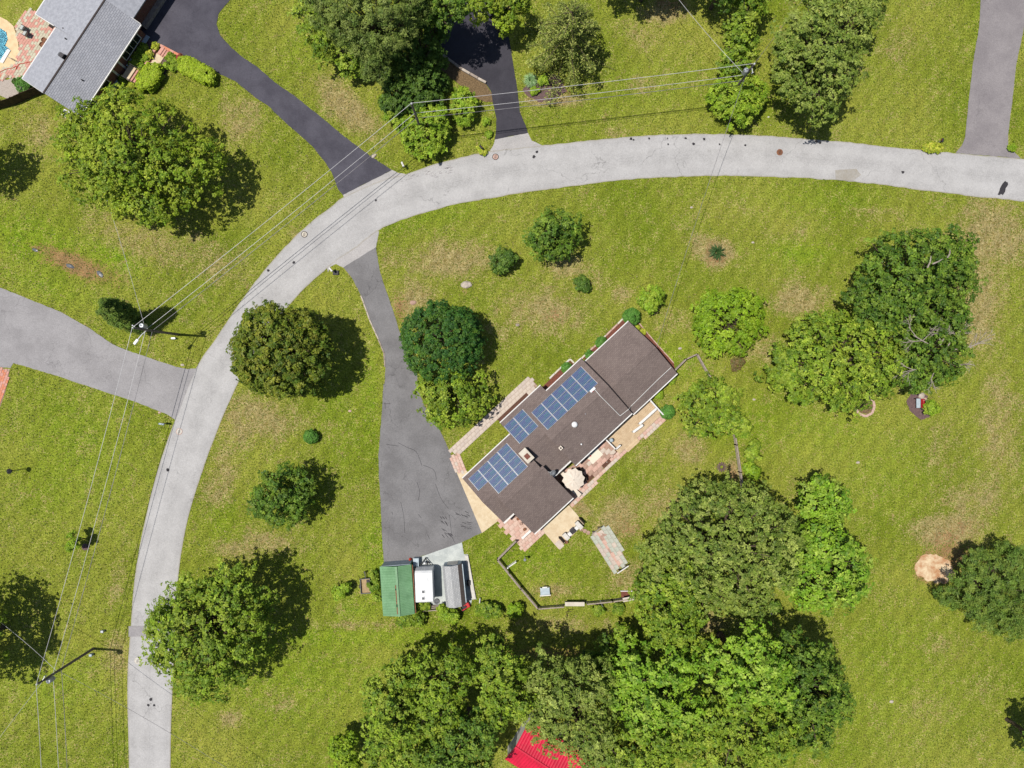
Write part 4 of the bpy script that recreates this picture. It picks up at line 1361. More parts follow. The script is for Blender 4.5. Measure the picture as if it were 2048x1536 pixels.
# low wall round the pad, black crate, blue bin, red mower, loose plank
pad = [R6(1090, 145), R6(1122, 148), R6(1200, 580), R6(1165, 582)]
w = MB().prism(G(pad), 0.0, 0.28).build('pad_wall', 'white_concrete')
tag(w, 'low white concrete wall on the right edge of the shed pad', 'wall')
cx = W(*R6(1125, 425), 0.4)
cr = MB().box((0, 0, 0.3), (0.36, 0.62, 0.6)).build('storage_crate', 'black_plastic', loc=(cx[0], cx[1], 0.05), bevel=0.03)
tag(cr, 'black crate in the gap between shed and low wall', 'crate')
bx = W(*R6(605, 220), 0.9)
bn = thing('water_butt', 'pale blue box standing between green garage and trailer nose', 'box', (bx[0], bx[1], 0.045))
MB().box((0, 0, 0.45), (0.65, 0.95, 0.9)).build('body', 'pale_blue_paint', bn, bevel=0.04)
MB().box((0, 0, 0.93), (0.7, 1.0, 0.06)).build('lid', 'pale_blue_paint', bn, bevel=0.02)
tx = W(*R6(808, 610), 0.2)
ty = MB().lathe((0, 0, 0), [(0.16, 0.0), (0.34, 0.02), (0.36, 0.12), (0.34, 0.2), (0.2, 0.2), (0.16, 0.1)], 20).build('spare_tyre', 'lens_grey', loc=(tx[0], tx[1], 0.05))
tag(ty, 'spare tyre lying flat behind the white trailer', 'tyre')
mw = W(*R6(1100, 655), 0.5)
mo = thing('riding_mower', 'red riding mower at the rear corner of the grey shed', 'mower', (mw[0], mw[1], 0.0), math.radians(25))
MB().box((0.1, 0, 0.42), (0.75, 0.6, 0.35)).build('bonnet', 'red_paint', mo, bevel=0.08)
MB().box((-0.45, 0, 0.35), (0.5, 0.75, 0.3)).build('rear_body', 'red_paint', mo, bevel=0.06)
MB().box((-0.42, 0, 0.6), (0.35, 0.4, 0.12)).box((-0.6, 0, 0.75), (0.08, 0.4, 0.3)).build('seat', 'black_plastic', mo)
MB().lathe((-0.1, 0, 0.72), [(0.16, 0), (0.17, 0.02), (0.15, 0.03)], 14).tube((0, 0, 0.5), (-0.1, 0, 0.72), 0.02).build('steering_wheel', 'black_plastic', mo)
for x, y, r in ((0.35, 0.32, 0.16), (0.35, -0.32, 0.16), (-0.5, 0.4, 0.24), (-0.5, -0.4, 0.24)):
    MB().tube((x, y - 0.08, r), (x, y + 0.08, r), r, r, 14).build('wheel', 'black_plastic', mo)
pa, pb = W(*R6(660, 706), 0.5), W(*R6(860, 692), 0.5)
lr = thing('timber_rack', 'weathered timber rack lying behind the white trailer', 'rack', (pa[0], pa[1], 0))
for dy, z in ((0, 0.5), (0.28, 0.45), (0.5, 0.4)):
    MB().bar((0, dy, z), (pb[0] - pa[0], pb[1] - pa[1] + dy, z), 0.14, 0.05).build('plank', 'grey_wood', lr)
for x in (0.1, 2.2):
    MB().box((x, 0.25, 0.2), (0.1, 0.6, 0.4)).build('trestle', 'grey_wood', lr)
lp = W(*R6(1232, 625), 0.5)
lo = MB().bar((0, -0.3, 0.08), (0.08, 0.55, 0.55), 0.12, 0.08).bar((0.08, 0.55, 0), (0.08, 0.55, 0.6), 0.08, 0.08).build('leaning_plank', 'white_paint', loc=(lp[0], lp[1], 0))
tag(lo, 'short white plank leaning on a stake right of the red mower', 'plank')

# utility trailer
ut = W(*R6(105, 455), 0.6)
u = thing('utility_trailer', 'small open utility trailer with a plywood bed on the grass', 'trailer', (ut[0], ut[1], 0), math.radians(94))
MB().box((0, 0, 0.45), (1.75, 1.15, 0.06)).build('bed', 'board', u)
for c, d in (((0, 0.6, 0.6), (1.85, 0.06, 0.35)), ((0, -0.6, 0.6), (1.85, 0.06, 0.35)), ((0.9, 0, 0.6), (0.06, 1.2, 0.35)), ((-0.9, 0, 0.6), (0.06, 1.2, 0.35))):
    MB().box(c, d).build('side_rail', 'lens_grey', u)
MB().bar((0.9, 0, 0.42), (1.75, 0, 0.42), 0.1, 0.1).build('drawbar', 'dark_metal', u)
MB().tube((1.7, 0, 0.0), (1.7, 0, 0.7), 0.05).box((1.72, 0, 0.72), (0.2, 0.16, 0.1)).build('jack', 'dark_metal', u)
for s in (-1, 1):
    MB().tube((-0.1, s * 0.68, 0.28), (-0.1, s * 0.82, 0.28), 0.28, 0.28, 14).build('wheel', 'black_plastic', u)
MB().box((0.55, -0.3, 0.56), (0.35, 0.3, 0.16)).build('tool_box', 'black_plastic', u)

# ---- red-roofed building at the bottom edge
rr1 = crop(960, 1400, 4.536)
ra, rb = W(*rr1(320, 425), 3.9), W(*rr1(620, 617), 3.9)
RAa = math.atan2(rb[1] - ra[1], rb[0] - ra[0])
rh = thing('red_roofed_barn', 'building with bright red ribbed metal roof under the trees at the bottom edge', 'barn', (ra[0], ra[1], 0), RAa)
RF = Frame((ra[0], ra[1]), RAa)
for v, s in ((-3.3, -1), (2.4, 1)):
    vs, fs = [], []
    m = 34
    for i in range(m * 3 + 1):
        x = 12.0 * i / (m * 3)
        r = 0.05 if i % 3 == 0 else 0
        vs += [(x - (0.25 if False else 0), -v, 2.8 + r), (x, 0, 3.9 + r)]
    for i in range(m * 3):
        fs.append((2 * i, 2 * i + 1, 2 * i + 3, 2 * i + 2))
    o = MB().add(vs, fs).build('roof_sheet', 'red_roof', rh)
    fix_normals(o)
MB().box((6, 0, 3.96), (12, 0.2, 0.05)).build('ridge_cap', 'red_roof', rh)
gable_walls(rh, 0, 12, -3.3, 0, 2.4, 2.8, 3.9, 'siding_white', inset=0.25)

# ------------------------------------------------------------------ pool corner
coping = MB().prism(G([TL(-80, 20), TL(0, 135), TL(60, 165), TL(110, 210), TL(140, 300), TL(160, 430), TL(120, 520), TL(0, 575), TL(-80, 600)]), -0.02, 0.07)
o = coping.build('pool_deck', 'coping', kind='structure')
pl = thing('swimming_pool', 'corner of a blue swimming pool with white steps at the left edge', 'pool', W(-10, 80))
PL = W(-10, 80)


def rel(poly, h=0.0):
    return [(W(*p, h)[0] - PL[0], W(*p, h)[1] - PL[1]) for p in poly]


pp = [TL(-80, 190), TL(0, 225), TL(55, 260), TL(65, 320), TL(45, 365), TL(85, 400), TL(30, 470), TL(0, 500), TL(-80, 520)]
MB().prism(rel(pp), 0.05, 0.078).build('pool_floor', 'pool_shell', pl)
MB().prism(rel(pp), 0.084, 0.10).build('water', 'pool_water', pl)
MB().prism(rel([TL(65, 395), TL(92, 405), TL(30, 510), TL(0, 500)]), 0.08, 0.16).build('pool_step', 'white_paint', pl)
for k in (0, 1):
    a = W(*TL(62 + k * 14, 452 + k * 8), 0.6)
    MB().path([(a[0] - PL[0], a[1] - PL[1], 0.1), (a[0] - PL[0], a[1] - PL[1], 0.8), (a[0] - PL[0] + 0.35, a[1] - PL[1] - 0.25, 0.8), (a[0] - PL[0] + 0.35, a[1] - PL[1] - 0.25, 0.1)], 0.025).build('grab_rail', 'steel', pl)


def chair(label, px, py, rz, seat, frame, group=None, name='patio_chair', z=0.06):
    c = W(px, py, 0.4)
    t = thing(name, label, 'chair', (c[0], c[1], z), rz, group)
    MB().box((0, 0, 0.42), (0.55, 0.55, 0.07)).build('seat', seat, t, bevel=0.02)
    MB().bar((-0.27, 0, 0.44), (-0.45, 0, 0.95), 0.52, 0.06).build('backrest', seat, t)
    for s in (-1, 1):
        MB().bar((-0.3, s * 0.3, 0.62), (0.25, s * 0.3, 0.62), 0.06, 0.04).build('armrest', frame, t)
        for x in (-0.25, 0.25):
            MB().bar((x, s * 0.28, 0), (x, s * 0.28, 0.6), 0.04, 0.04).build('leg', frame, t)
    return t


def lounger(label, px, py, rz, seat, frame, z=0.06):
    c = W(px, py, 0.4)
    t = thing('sun_lounger', label, 'lounger', (c[0], c[1], z), rz)
    MB().box((0.25, 0, 0.38), (1.2, 0.6, 0.08)).build('seat', seat, t, bevel=0.02)
    MB().bar((-0.3, 0, 0.4), (-0.85, 0, 0.8), 0.58, 0.07).build('backrest', seat, t)
    for s in (-1, 1):
        for x in (-0.3, 0.75):
            MB().bar((x, s * 0.26, 0), (x, s * 0.26, 0.36), 0.05, 0.05).build('leg', frame, t)
    return t


chair('pale patio chair nearer the lawn on the pool patio', *TL(182, 225), math.radians(150), 'grey_concrete', 'dark_metal')
chair('pale patio chair nearer the pool on the pool patio', *TL(205, 270), math.radians(150), 'grey_concrete', 'dark_metal')
# dark planters by the house wall
for i, p in enumerate(((355, 322), (340, 360))):
    c = W(*TL(*p), 0.4)
    tag(MB().lathe((0, 0, 0), [(0.25, 0), (0.32, 0.5), (0.28, 0.5), (0.26, 0.4)], 14).build('planter_pot', 'rust', loc=(c[0], c[1], 0.06)), ('upper round brown pot at the grey roof edge', 'lower round brown pot at the grey roof edge')[i], 'pot')
c = W(*TL(412, 208), 0.1)
o = MB().box((0, 0, 0.02), (0.65, 0.45, 0.04)).build('door_mat', 'dark_fabric', loc=(c[0], c[1], 0.08))
o.rotation_euler = (0, 0, math.radians(-33))
tag(o, 'dark door mat on the pool patio under the grey eave', 'mat')
hp = [TL(p[0], p[1]) for p in ((-20, 585), (20, 565), (55, 550), (95, 545), (130, 530), (125, 560), (150, 515), (190, 505), (240, 495), (285, 490))]
hs = smoothline(hp, 5)
o = MB().path([W(*p, 0.12) for p in hs], 0.035, 6).build('garden_hose', 'orange_rubber')
tag(o, 'orange-red garden hose lying across the pool patio', 'hose')
# dark board fence, each board a piece
fpts = smoothline([(-40, 230), (0, 217), (30, 209), (60, 196), (86, 186)], 6)
ft = thing('board_fence', 'tall dark board fence running from the grey house corner to the left edge', 'fence', W(*fpts[-1]))
F0 = Vector(W(*fpts[-1]))
fl = resample([W(*p, 0.0)[:2] for p in fpts], 34)
for a, b in zip(fl, fl[1:]):
    d = math.atan2(b[1] - a[1], b[0] - a[0])
    L = math.hypot(b[0] - a[0], b[1] - a[1])
    MB().box(((a[0] + b[0]) / 2 - F0.x, (a[1] + b[1]) / 2 - F0.y, 0.85), (L * 0.97, 0.05, 1.7 + rnd.uniform(-0.03, 0.03)), d).build('board', 'fence_wood', ft)
for a in fl[::5]:
    MB().box((a[0] - F0.x + 0.05, a[1] - F0.y + 0.06, 0.88), (0.1, 0.1, 1.76)).build('post', 'fence_wood', ft)
# air conditioner
c = W(*TL(524, 905), 0.8)
ac = thing('air_conditioner', 'white air-conditioning unit with round fan beside the grey house', 'air conditioner', (c[0], c[1], 0), math.radians(-28))
MB().box((0, 0, 0.4), (0.85, 0.85, 0.8)).build('casing', 'white_metal', ac, bevel=0.06)
MB().lathe((0, 0, 0.8), [(0.36, 0.0), (0.36, 0.02), (0.3, 0.02), (0.3, 0.0)], 20).build('fan_ring', 'steel', ac)
mb = MB()
for k in range(5):
    a = k * 2 * math.pi / 5
    mb.box((0.16 * math.cos(a), 0.16 * math.sin(a), 0.815), (0.28, 0.12, 0.012), a)
mb.build('fan_blades', 'lens_grey', ac)
MB().box((0, 0, 0.03), (1.0, 1.0, 0.08)).build('base_slab', 'pale_concrete', ac)

# ------------------------------------------------------------------ rear garden of the main house
uc = W(*R4(680, 392), 2.3)
um = thing('patio_umbrella', 'large cream scalloped parasol over the rear patio', 'umbrella', (uc[0], uc[1], 0.05))
n = 10
R = 1.42
vs = [(0, 0, 2.55)]
for k in range(2 * n):
    a = math.pi * k / n + 0.15
    r = R if k % 2 == 0 else R * 0.86
    vs.append((r * math.cos(a), r * math.sin(a), 2.08 if k % 2 == 0 else 2.15))
for i in range(1, 2 * n + 1):
    x, y, z = vs[i]
    vs.append((x * 0.5, y * 0.5, 2.36 if (i - 1) % 2 == 0 else 2.345))
m_ = 2 * n
for k in range(n):
    ks = [2 * k, 2 * k + 1, (2 * k + 2) % m_]
    mb = MB()
    v = [vs[0]] + [vs[1 + i] for i in ks] + [vs[1 + m_ + i] for i in ks]
    mb.add(v, [(0, 4, 5), (0, 5, 6), (4, 1, 2, 5), (5, 2, 3, 6)])
    mb.build('canopy_panel', 'cream_fabric', um)
    a = math.pi * 2 * k / n + 0.15
    MB().bar((0, 0, 2.52), (R * math.cos(a), R * math.sin(a), 2.06), 0.025, 0.025).build('rib', 'grey_wood', um)
MB().tube((0, 0, 0), (0, 0, 2.6), 0.03).lathe((0, 0, 2.55), [(0.04, 0), (0.05, 0.06), (0.01, 0.1)], 8).build('pole', 'dark_metal', um)
MB().lathe((0, 0, 0), [(0.3, 0), (0.28, 0.1), (0.06, 0.14)], 14).build('base', 'dark_metal', um)
tb = thing('patio_table', 'round table under the cream parasol', 'table', (uc[0] + 0.02, uc[1], 0.06))
MB().lathe((0, 0, 0.68), [(0.55, 0), (0.55, 0.04)], 20).build('table_top', 'lens_grey', tb)
for k in range(4):
    a = k * math.pi / 2 + 0.4
    MB().bar((0.35 * math.cos(a), 0.35 * math.sin(a), 0), (0.35 * math.cos(a), 0.35 * math.sin(a), 0.68), 0.04, 0.04).build('leg', 'dark_metal', tb)
chair('dark wicker chair on the bed side of the parasol', *R4(770, 385), math.radians(185), 'dark_fabric', 'dark_metal')
chair('dark wicker chair with pale cushion at the upper right of the parasol', *R4(735, 310), math.radians(225), 'dark_fabric', 'dark_metal')
chair('dark wicker chair between parasol and house corner', *R4(575, 340), math.radians(-40), 'cream_fabric', 'dark_metal')
chair('dark wicker chair at the lower left of the parasol', *R4(590, 440), math.radians(30), 'dark_fabric', 'dark_metal')
lounger('cream and dark sun lounger between parasol and rear walk', *R4(690, 505), math.radians(140), 'cream_fabric', 'dark_fabric')
c = W(*R3(490, 750))
o = MB().box((0, 0, 0.012), (1.75, 1.25, 0.02)).build('flower_rug', 'flower_rug', loc=(c[0], c[1], 0.09))
o.rotation_euler = (0, 0, HA)
tag(o, 'pale rug with red and orange flowers on the garden patio', 'rug')
for i, (p, L, m) in enumerate((((518, 650), 1.5, 'blue_fabric'), ((462, 705), 0.7, 'bin_blue'), ((400, 768), 0.5, 'dark_fabric'))):
    c = W(*R3(*p), 0.4)
    b = thing('storage_bench', ('dark blue bench under the rear eave of the house', 'short blue bench at the head of the flower rug', 'dark box beside the flower rug')[i], 'bench', (c[0], c[1], 0.06), HA)
    MB().box((0, 0, 0.2), (L, 0.42, 0.4)).build('seat_box', m, b, bevel=0.03)
    MB().box((0, 0.2, 0.5), (L, 0.08, 0.3)).build('back', m, b)
for i, (p, r) in enumerate((((662, 753), 0.22), ((612, 812), 0.07), ((1035, 395), 0.1), ((905, 525), 0.14))):
    c = W(*R3(*p))
    tag(MB().lathe((0, 0, 0), [(r, 0), (r * 1.05, 0.06), (r * 0.8, 0.12)], 10).build('garden_stone', 'pink_stone' if i in (0,) else 'stone', loc=(c[0], c[1], 0.07)),
        ('pale round stone in the middle of the patio bed', 'tiny stone at the lower end of the patio bed', 'small stone in the bed beside the deck railing', 'stone at the lower tip of the deck bed')[i], 'stone')
c = W(*R3(655, 595), 0.8)
g = thing('barbecue', 'small blue-grey barbecue in the left corner of the deck', 'barbecue', (c[0], c[1], 0.42), HA)
MB().lathe((0, 0, 0.5), [(0.1, 0), (0.26, 0.12), (0.27, 0.22), (0.18, 0.36), (0.05, 0.4)], 14).build('kettle', 'pale_blue_paint', g, smooth=True)
for k in range(3):
    a = k * 2.094
    MB().bar((0.1 * math.cos(a), 0.1 * math.sin(a), 0.52), (0.26 * math.cos(a), 0.26 * math.sin(a), 0), 0.03, 0.03).build('leg', 'dark_metal', g)
c = W(*R3(838, 655))
o = MB().box((0, 0, 0.01), (0.85, 0.5, 0.02)).build('door_mat', 'lens_grey', loc=(c[0], c[1], 0.09))
o.rotation_euler = (0, 0, HA)
tag(o, 'dark grey mat on the rear walk below the deck steps', 'mat')
# bins and boxes along the tan slab
BN = (((1210, 360), (0.9, 0.14, 1.0), 'dark_fabric', 'narrow dark board standing at the right corner of the tan slab'), ((1180, 400), (1.0, 0.5, 0.75), 'white_concrete', 'pale storage box near the right corner of the tan slab'),
      ((1150, 432), (0.42, 0.5, 0.7), 'white_paint', 'white box just right of the blue bin'), ((1120, 458), (0.5, 0.62, 0.95), 'bin_blue', 'dark blue lidded bin among the boxes on the tan slab'),
      ((1092, 482), (0.45, 0.55, 0.7), 'white_paint', 'white box just left of the blue bin'), ((1052, 512), (0.85, 0.5, 0.75), 'white_concrete', 'pale storage box left of the white box'), ((1008, 552), (0.95, 0.13, 0.9), 'dark_fabric', 'narrow dark board at the left end of the box row'))
for p, d, m, lb in BN:
    c = W(*R5(*p), d[2])
    t = thing('storage_box', lb, 'box', (c[0], c[1], 0.06), HA + math.radians(90))
    MB().box((0, 0, d[2] / 2), d).build('body', m, t, bevel=0.03)
    MB().box((0, 0, d[2] + 0.02), (d[0] * 1.04, d[1] * 1.06, 0.05)).build('lid', m if m != 'bin_blue' else 'black_plastic', t)
c = W(*R5(985, 590))
o = MB().box((0, 0, 0.02), (1.0, 0.75, 0.05)).build('ramp_slab', 'walk_slab', loc=(c[0], c[1], 0.06))
o.rotation_euler = (0, 0, HA + math.radians(90))
tag(o, 'worn grey-pink slab at the lower tip of the tan slab', 'slab')
o = MB().bar(W(*R5(1040, 570), 0.3), W(*R5(1068, 560), 0.3), 0.4, 0.3).build('plank_stack', 'rust')
tag(o, 'short rust-brown plank stack below the box row', 'planks')
# white wall / bench at side patio
o = MB().bar(W(*R5(615, 530), 0.6), W(*R5(700, 452), 0.6), 0.3, 0.12).bar(W(*R5(640, 505), 0.3), W(*R5(690, 460), 0.3), 0.2, 0.5).build('patio_bench', 'white_paint')
tag(o, 'white bench at the corner of the pink side patio', 'bench')
for i, p in enumerate(((545, 310), (575, 335), (605, 385), (640, 440))):
    c = W(*R5(*p), 0.3)
    tag(MB().lathe((0, 0, 0), [(0.14, 0), (0.2, 0.3), (0.17, 0.3), (0.15, 0.22)], 10).build('flower_pot', 'rust' if i % 2 else 'brown_slab', loc=(c[0], c[1], 0.06)),
        ('clay pot nearest the white fascia on the side patio', 'second clay pot along the house wall on the side patio', 'third clay pot along the house wall on the side patio', 'clay pot nearest the white bench on the side patio')[i], 'pot')


# ------------------------------------------------------------------ fences
def rail_fence(label, pts, n_rails=3, h=1.15, mat='grey_wood', name='rail_fence', post=2.4, cap=True):
    P = [Vector(W(x, y, 0)) for x, y in pts]
    t = thing(name, label, 'fence', tuple(P[0]))
    for a, b in zip(P, P[1:]):
        L = (b - a).length
        k = max(1, round(L / post))
        for i in range(k):
            p, q = a.lerp(b, i / k) - P[0], a.lerp(b, (i + 1) / k) - P[0]
            for j in range(n_rails):
                z = h * (j + 0.75) / n_rails - 0.02
                MB().bar((p.x, p.y, z), (q.x, q.y, z), 0.05, 0.13).build('rail', mat, t)
            if cap:
                MB().bar((p.x, p.y, h + 0.02), (q.x, q.y, h + 0.02), 0.15, 0.04).build('cap_rail', mat, t)
        for i in range(k + 1):
            p = a.lerp(b, i / k) - P[0]
            MB().box((p.x, p.y, h / 2 + 0.03), (0.13, 0.13, h + 0.08)).build('post', mat, t)
    return t


def base(pt, h=1.15):
    """photo point of a fence top rail brought down to its foot"""
    x, y, _ = W(*pt, h)
    return (x * PPM + 1024, 768 - y * PPM)


rail_fence('grey rail fence from the side patio round to the bottom lawn corner', [base(R7(*p)) for p in ((205, 92), (58, 240), (245, 470), (380, 628), (585, 612))])
rail_fence('grey rail fence along the bottom of the rear lawn, right of the gate gap', [base(R7(*p)) for p in ((775, 590), (975, 570), (1140, 545))])
rail_fence('grey rail fence running down from the round tree on the right', [base(p) for p in ((1469, 858), (1474, 890), (1482, 945), (1492, 1010))])
rail_fence('short angled rail fence at the far corner of the house', [base(p) for p in ((1350, 741), (1373, 718), (1395, 708), (1421, 754))])
rail_fence('short piece of rail fence behind the trees', [base(p) for p in ((1300, 1196), (1340, 1190))])
# gate panels (pale boards lying across)
for i, (a, b, w, lb) in enumerate(((R7(595, 588), R7(750, 588), 1.0, 'wide pale board laid across the fence gap below the lawn'), (R7(1055, 556), R7(1143, 540), 0.9, 'pale board on the fence beside the olive tree'))):
    p, q = W(*a, 1.15), W(*b, 1.15)
    t = thing('gate_board', lb, 'board', (p[0], p[1], 0))
    MB().bar((0, 0, 1.15), (q[0] - p[0], q[1] - p[1], 1.15), 0.5, 0.06).build('top_board', 'pale_concrete', t)
    for k in (0.05, 0.95):
        MB().box(((q[0] - p[0]) * k, (q[1] - p[1]) * k, 0.56), (0.12, 0.12, 1.12)).build('post', 'grey_wood', t)
c = W(*R7(1085, 508))
o = MB().box((0, 0, 0.1), (1.4, 0.75, 0.2)).build('raised_bed', 'red_mulch', loc=(c[0], c[1], 0))
tag(o, 'low red-brown raised bed edged in white near the olive tree', 'raised bed')
MB().box((0, 0.42, 0.12), (1.6, 0.1, 0.24)).build('bed_board', 'white_paint', o)
# stake props
for i, (a, b) in enumerate((((875, 560), (910, 650)), ((605, 650), (612, 695)))):
    p, q = W(*R7(*a), 1.2), W(*R7(*b), 0)
    o = MB().bar(p, q, 0.06, 0.06).build('fence_prop', 'steel' if i == 0 else 'fence_wood')
    tag(o, ('thin metal prop leaning on the bottom fence', 'brown stake standing below the fence gap')[i], 'stake')
o = MB().bar(W(*R7(605, 650), 0.9), W(*R7(650, 645), 0.9), 0.06, 0.06).build('stake_arm', 'fence_wood')
tag(o, 'short brown cross arm on the stake below the fence gap', 'stake arm')
# open gate / small white gate arm with posts
ga = thing('garden_gate', 'open white metal gate arm in the rear lawn near the side walk', 'gate', W(*R7(142, 300)))
p0 = Vector(W(*R7(142, 300)))
p1 = Vector(W(*R7(208, 254), 1.0)) - p0
p2 = Vector(W(*R7(140, 300), 1.0)) - p0
MB().bar((p2.x, p2.y, 1.0), (p1.x, p1.y, 1.0), 0.12, 0.06).bar((p2.x, p2.y, 0.3), (p1.x, p1.y, 0.3), 0.05, 0.06).build('gate_rail', 'white_paint', ga)
mb = MB()
for k in range(7):
    mb.box((p2.x + (p1.x - p2.x) * k / 6, p2.y + (p1.y - p2.y) * k / 6, 0.55), (0.04, 0.04, 1.0))
mb.build('picket_row', 'grey_wood', ga, kind='stuff')
MB().box((p2.x, p2.y, 0.6), (0.16, 0.16, 1.2)).build('post', 'white_paint', ga)
lp = W(*R7(275, 210), 0.0)
lm = thing('lamp_post', 'short white lamp post beside the pink side walk', 'lamp', (lp[0], lp[1], 0))
MB().tube((0, 0, 0), (0, 0, 1.5), 0.05).build('post', 'white_paint', lm)
MB().lathe((0, 0, 1.5), [(0.06, 0), (0.17, 0.08), (0.17, 0.3), (0.04, 0.4)], 10).build('lantern', 'steel', lm)
# white-framed lawn table
lt = W(*R7(437, 490), 0.7)
t = thing('lawn_bench', 'small grey-topped bench with white frame on the rear lawn', 'bench', (lt[0], lt[1], 0), math.radians(4))
MB().box((0, 0, 0.5), (1.15, 0.85, 0.06)).build('seat', 'pale_blue_paint', t)
MB().box((0, -0.5, 0.55), (1.35, 0.12, 0.14)).build('front_rail', 'white_paint', t)
MB().box((0, 0.55, 0.72), (0.6, 0.14, 0.1)).build('handle', 'white_paint', t)
for x in (-0.55, 0.55):
    for y in (-0.45, 0.4):
        MB().box((x, y, 0.24), (0.1, 0.1, 0.48)).build('leg', 'white_paint', t)
# clothes-line posts
for i, (a, b, s) in enumerate((((835, 18), (858, 5), -1), ((1010, 345), (1100, 285), 1))):
    p, q = Vector(W(*R7(*a), 1.3)), Vector(W(*R7(*b), 1.3))
    if i == 0:
        p, q = Vector(W(*R4(860, 940), 1.3)), Vector(W(*R4(950, 868), 1.3))
    m = (p + q) / 2
    t = thing('clothes_line_post', ('clothes-line post at the upper end of the paved strip', 'clothes-line post at the lower end of the paved strip')[i], 'post', (m.x, m.y, 0), math.atan2(q.y - p.y, q.x - p.x))
    L = (q - p).length
    MB().box((0, 0, 1.3), (L, 0.12, 0.1)).build('cross_arm', 'grey_wood' if i == 0 else 'white_paint', t)
    for x in (-L * 0.3, L * 0.3):
        MB().box((x, 0, 0.65), (0.1, 0.1, 1.3)).build('post', 'grey_wood', t)
# fire-pit of purple bricks
c = W(1443, 934)
t = thing('fire_ring', 'small ring of mauve stones round a plant near the right fence', 'stone ring', (c[0], c[1], 0))
for k in range(12):
    a = k * math.pi / 6
    MB().box((0.42 * math.cos(a), 0.42 * math.sin(a), 0.05), (0.42, 0.16, 0.1), a).build('stone', 'purple_mulch', t)

# bench bed at right
CB = crop(1640, 760, 4.41)
bp = W(*CB(876, 205), 0.45)
t = thing('garden_bench', 'bench with pale seat and red backrest on the mulch bed', 'bench', (bp[0], bp[1], 0.03))
for k in range(3):
    MB().box((-0.3 + k * 0.17, 0, 0.45), (0.15, 1.15, 0.04)).build('seat_slat', 'pale_blue_paint', t)
for k in range(3):
    MB().bar((0.2 + k * 0.07, -0.58, 0.55 + k * 0.15), (0.2 + k * 0.07, 0.58, 0.55 + k * 0.15), 0.05, 0.12).build('back_slat', 'red_paint', t)
for y in (-0.5, 0.5):
    MB().bar((-0.3, y, 0), (-0.3, y, 0.45), 0.06, 0.06).build('leg', 'dark_metal', t)
    MB().bar((0.2, y, 0), (0.36, y, 0.95), 0.06, 0.06).build('leg', 'dark_metal', t)


def boulder(px, py, r, label, mat='stone', asp=0.7, h=0.5, seed=1, rz=0.0, z=0.0):
    bm = bmesh.new()
    bmesh.ops.create_icosphere(bm, subdivisions=2, radius=1)
    rr = random.Random(seed)
    for v in bm.verts:
        k = 1 + rr.uniform(-0.14, 0.14)
        v.co = Vector((v.co.x * r * k, v.co.y * r * asp * k, max(-0.25, v.co.z) * r * h * k))
    me = bpy.data.meshes.new('boulder')
    bm.to_mesh(me)
    bm.free()
    me.materials.append(MATS[mat])
    o = bpy.data.objects.new('boulder', me)
    COL.objects.link(o)
    c = W(px, py)
    o.location = (c[0], c[1], z)
    o.rotation_euler = (0, 0, rz)
    return tag(o, label, 'boulder')


boulder(933, 570, 0.68, 'large pale boulder on the lawn above the dark round tree', seed=3)
boulder(826, 605, 0.42, 'flat brown boulder beside the main driveway', 'brown_slab', seed=4, h=0.3)
boulder(1383, 415, 0.2, 'small white stone in the upper lawn, right of the round tree', seed=5)
boulder(1506, 485, 0.2, 'small stone to the right of the spiky grass clump', seed=6)
boulder(1716, 925, 0.25, 'grey stone alone in the lawn right of the bright trees', seed=7)
boulder(1508, 799, 0.2, 'pale stone in the lawn between two round trees', seed=8)
boulder(1783, 1403, 0.28, 'small pale stone in the lower right lawn', seed=9)
boulder(*CB(895, 140), 0.42, 'cream boulder at the end of the garden bench', 'stone', 1.1, 0.6, 10)
boulder(*CB(925, 175), 0.3, 'pinkish boulder behind the garden bench', 'pink_stone', 1.0, 0.5, 11)
boulder(365, 730, 0.24, 'white stone at the corner of the grey driveway', seed=12)
boulder(319, 825, 0.2, 'pink-white stone on the lower edge of the grey driveway', 'pink_stone', seed=13)
boulder(1035, 650, 0.0 + 0.28, 'grey stone in the front lawn beside the dark round tree', 'grey_wood', seed=14)
boulder(700, 822, 0.22, 'pinkish stone in the grass left of the main driveway', 'pink_stone', seed=15)
boulder(1360, 697, 0.25, 'pale stone near the angled fence corner', seed=16)
boulder(748, 312, 0.4, 'pale boulder beside the dark driveway mouth', 'stone', 0.5, 0.5, 17, 0.6)
boulder(140, 532, 0.55, 'flat grey rock in the middle of the brown grass strip', 'lens_grey', 0.5, 0.2, 18, -0.4)
boulder(200, 548, 0.55, 'flat grey rock at the right end of the brown grass strip', 'lens_grey', 0.5, 0.2, 19, -0.8)
boulder(70, 500, 0.4, 'flat grey rock at the left end of the brown grass strip', 'lens_grey', 0.5, 0.2, 20, -0.4)
boulder(1543, 1228, 0.22, 'stone in the shade edge above the lower trees', seed=22)
boulder(1537, 234, 0.13, 'white stone between the hedge block and the large tree', 'white_concrete', seed=23)


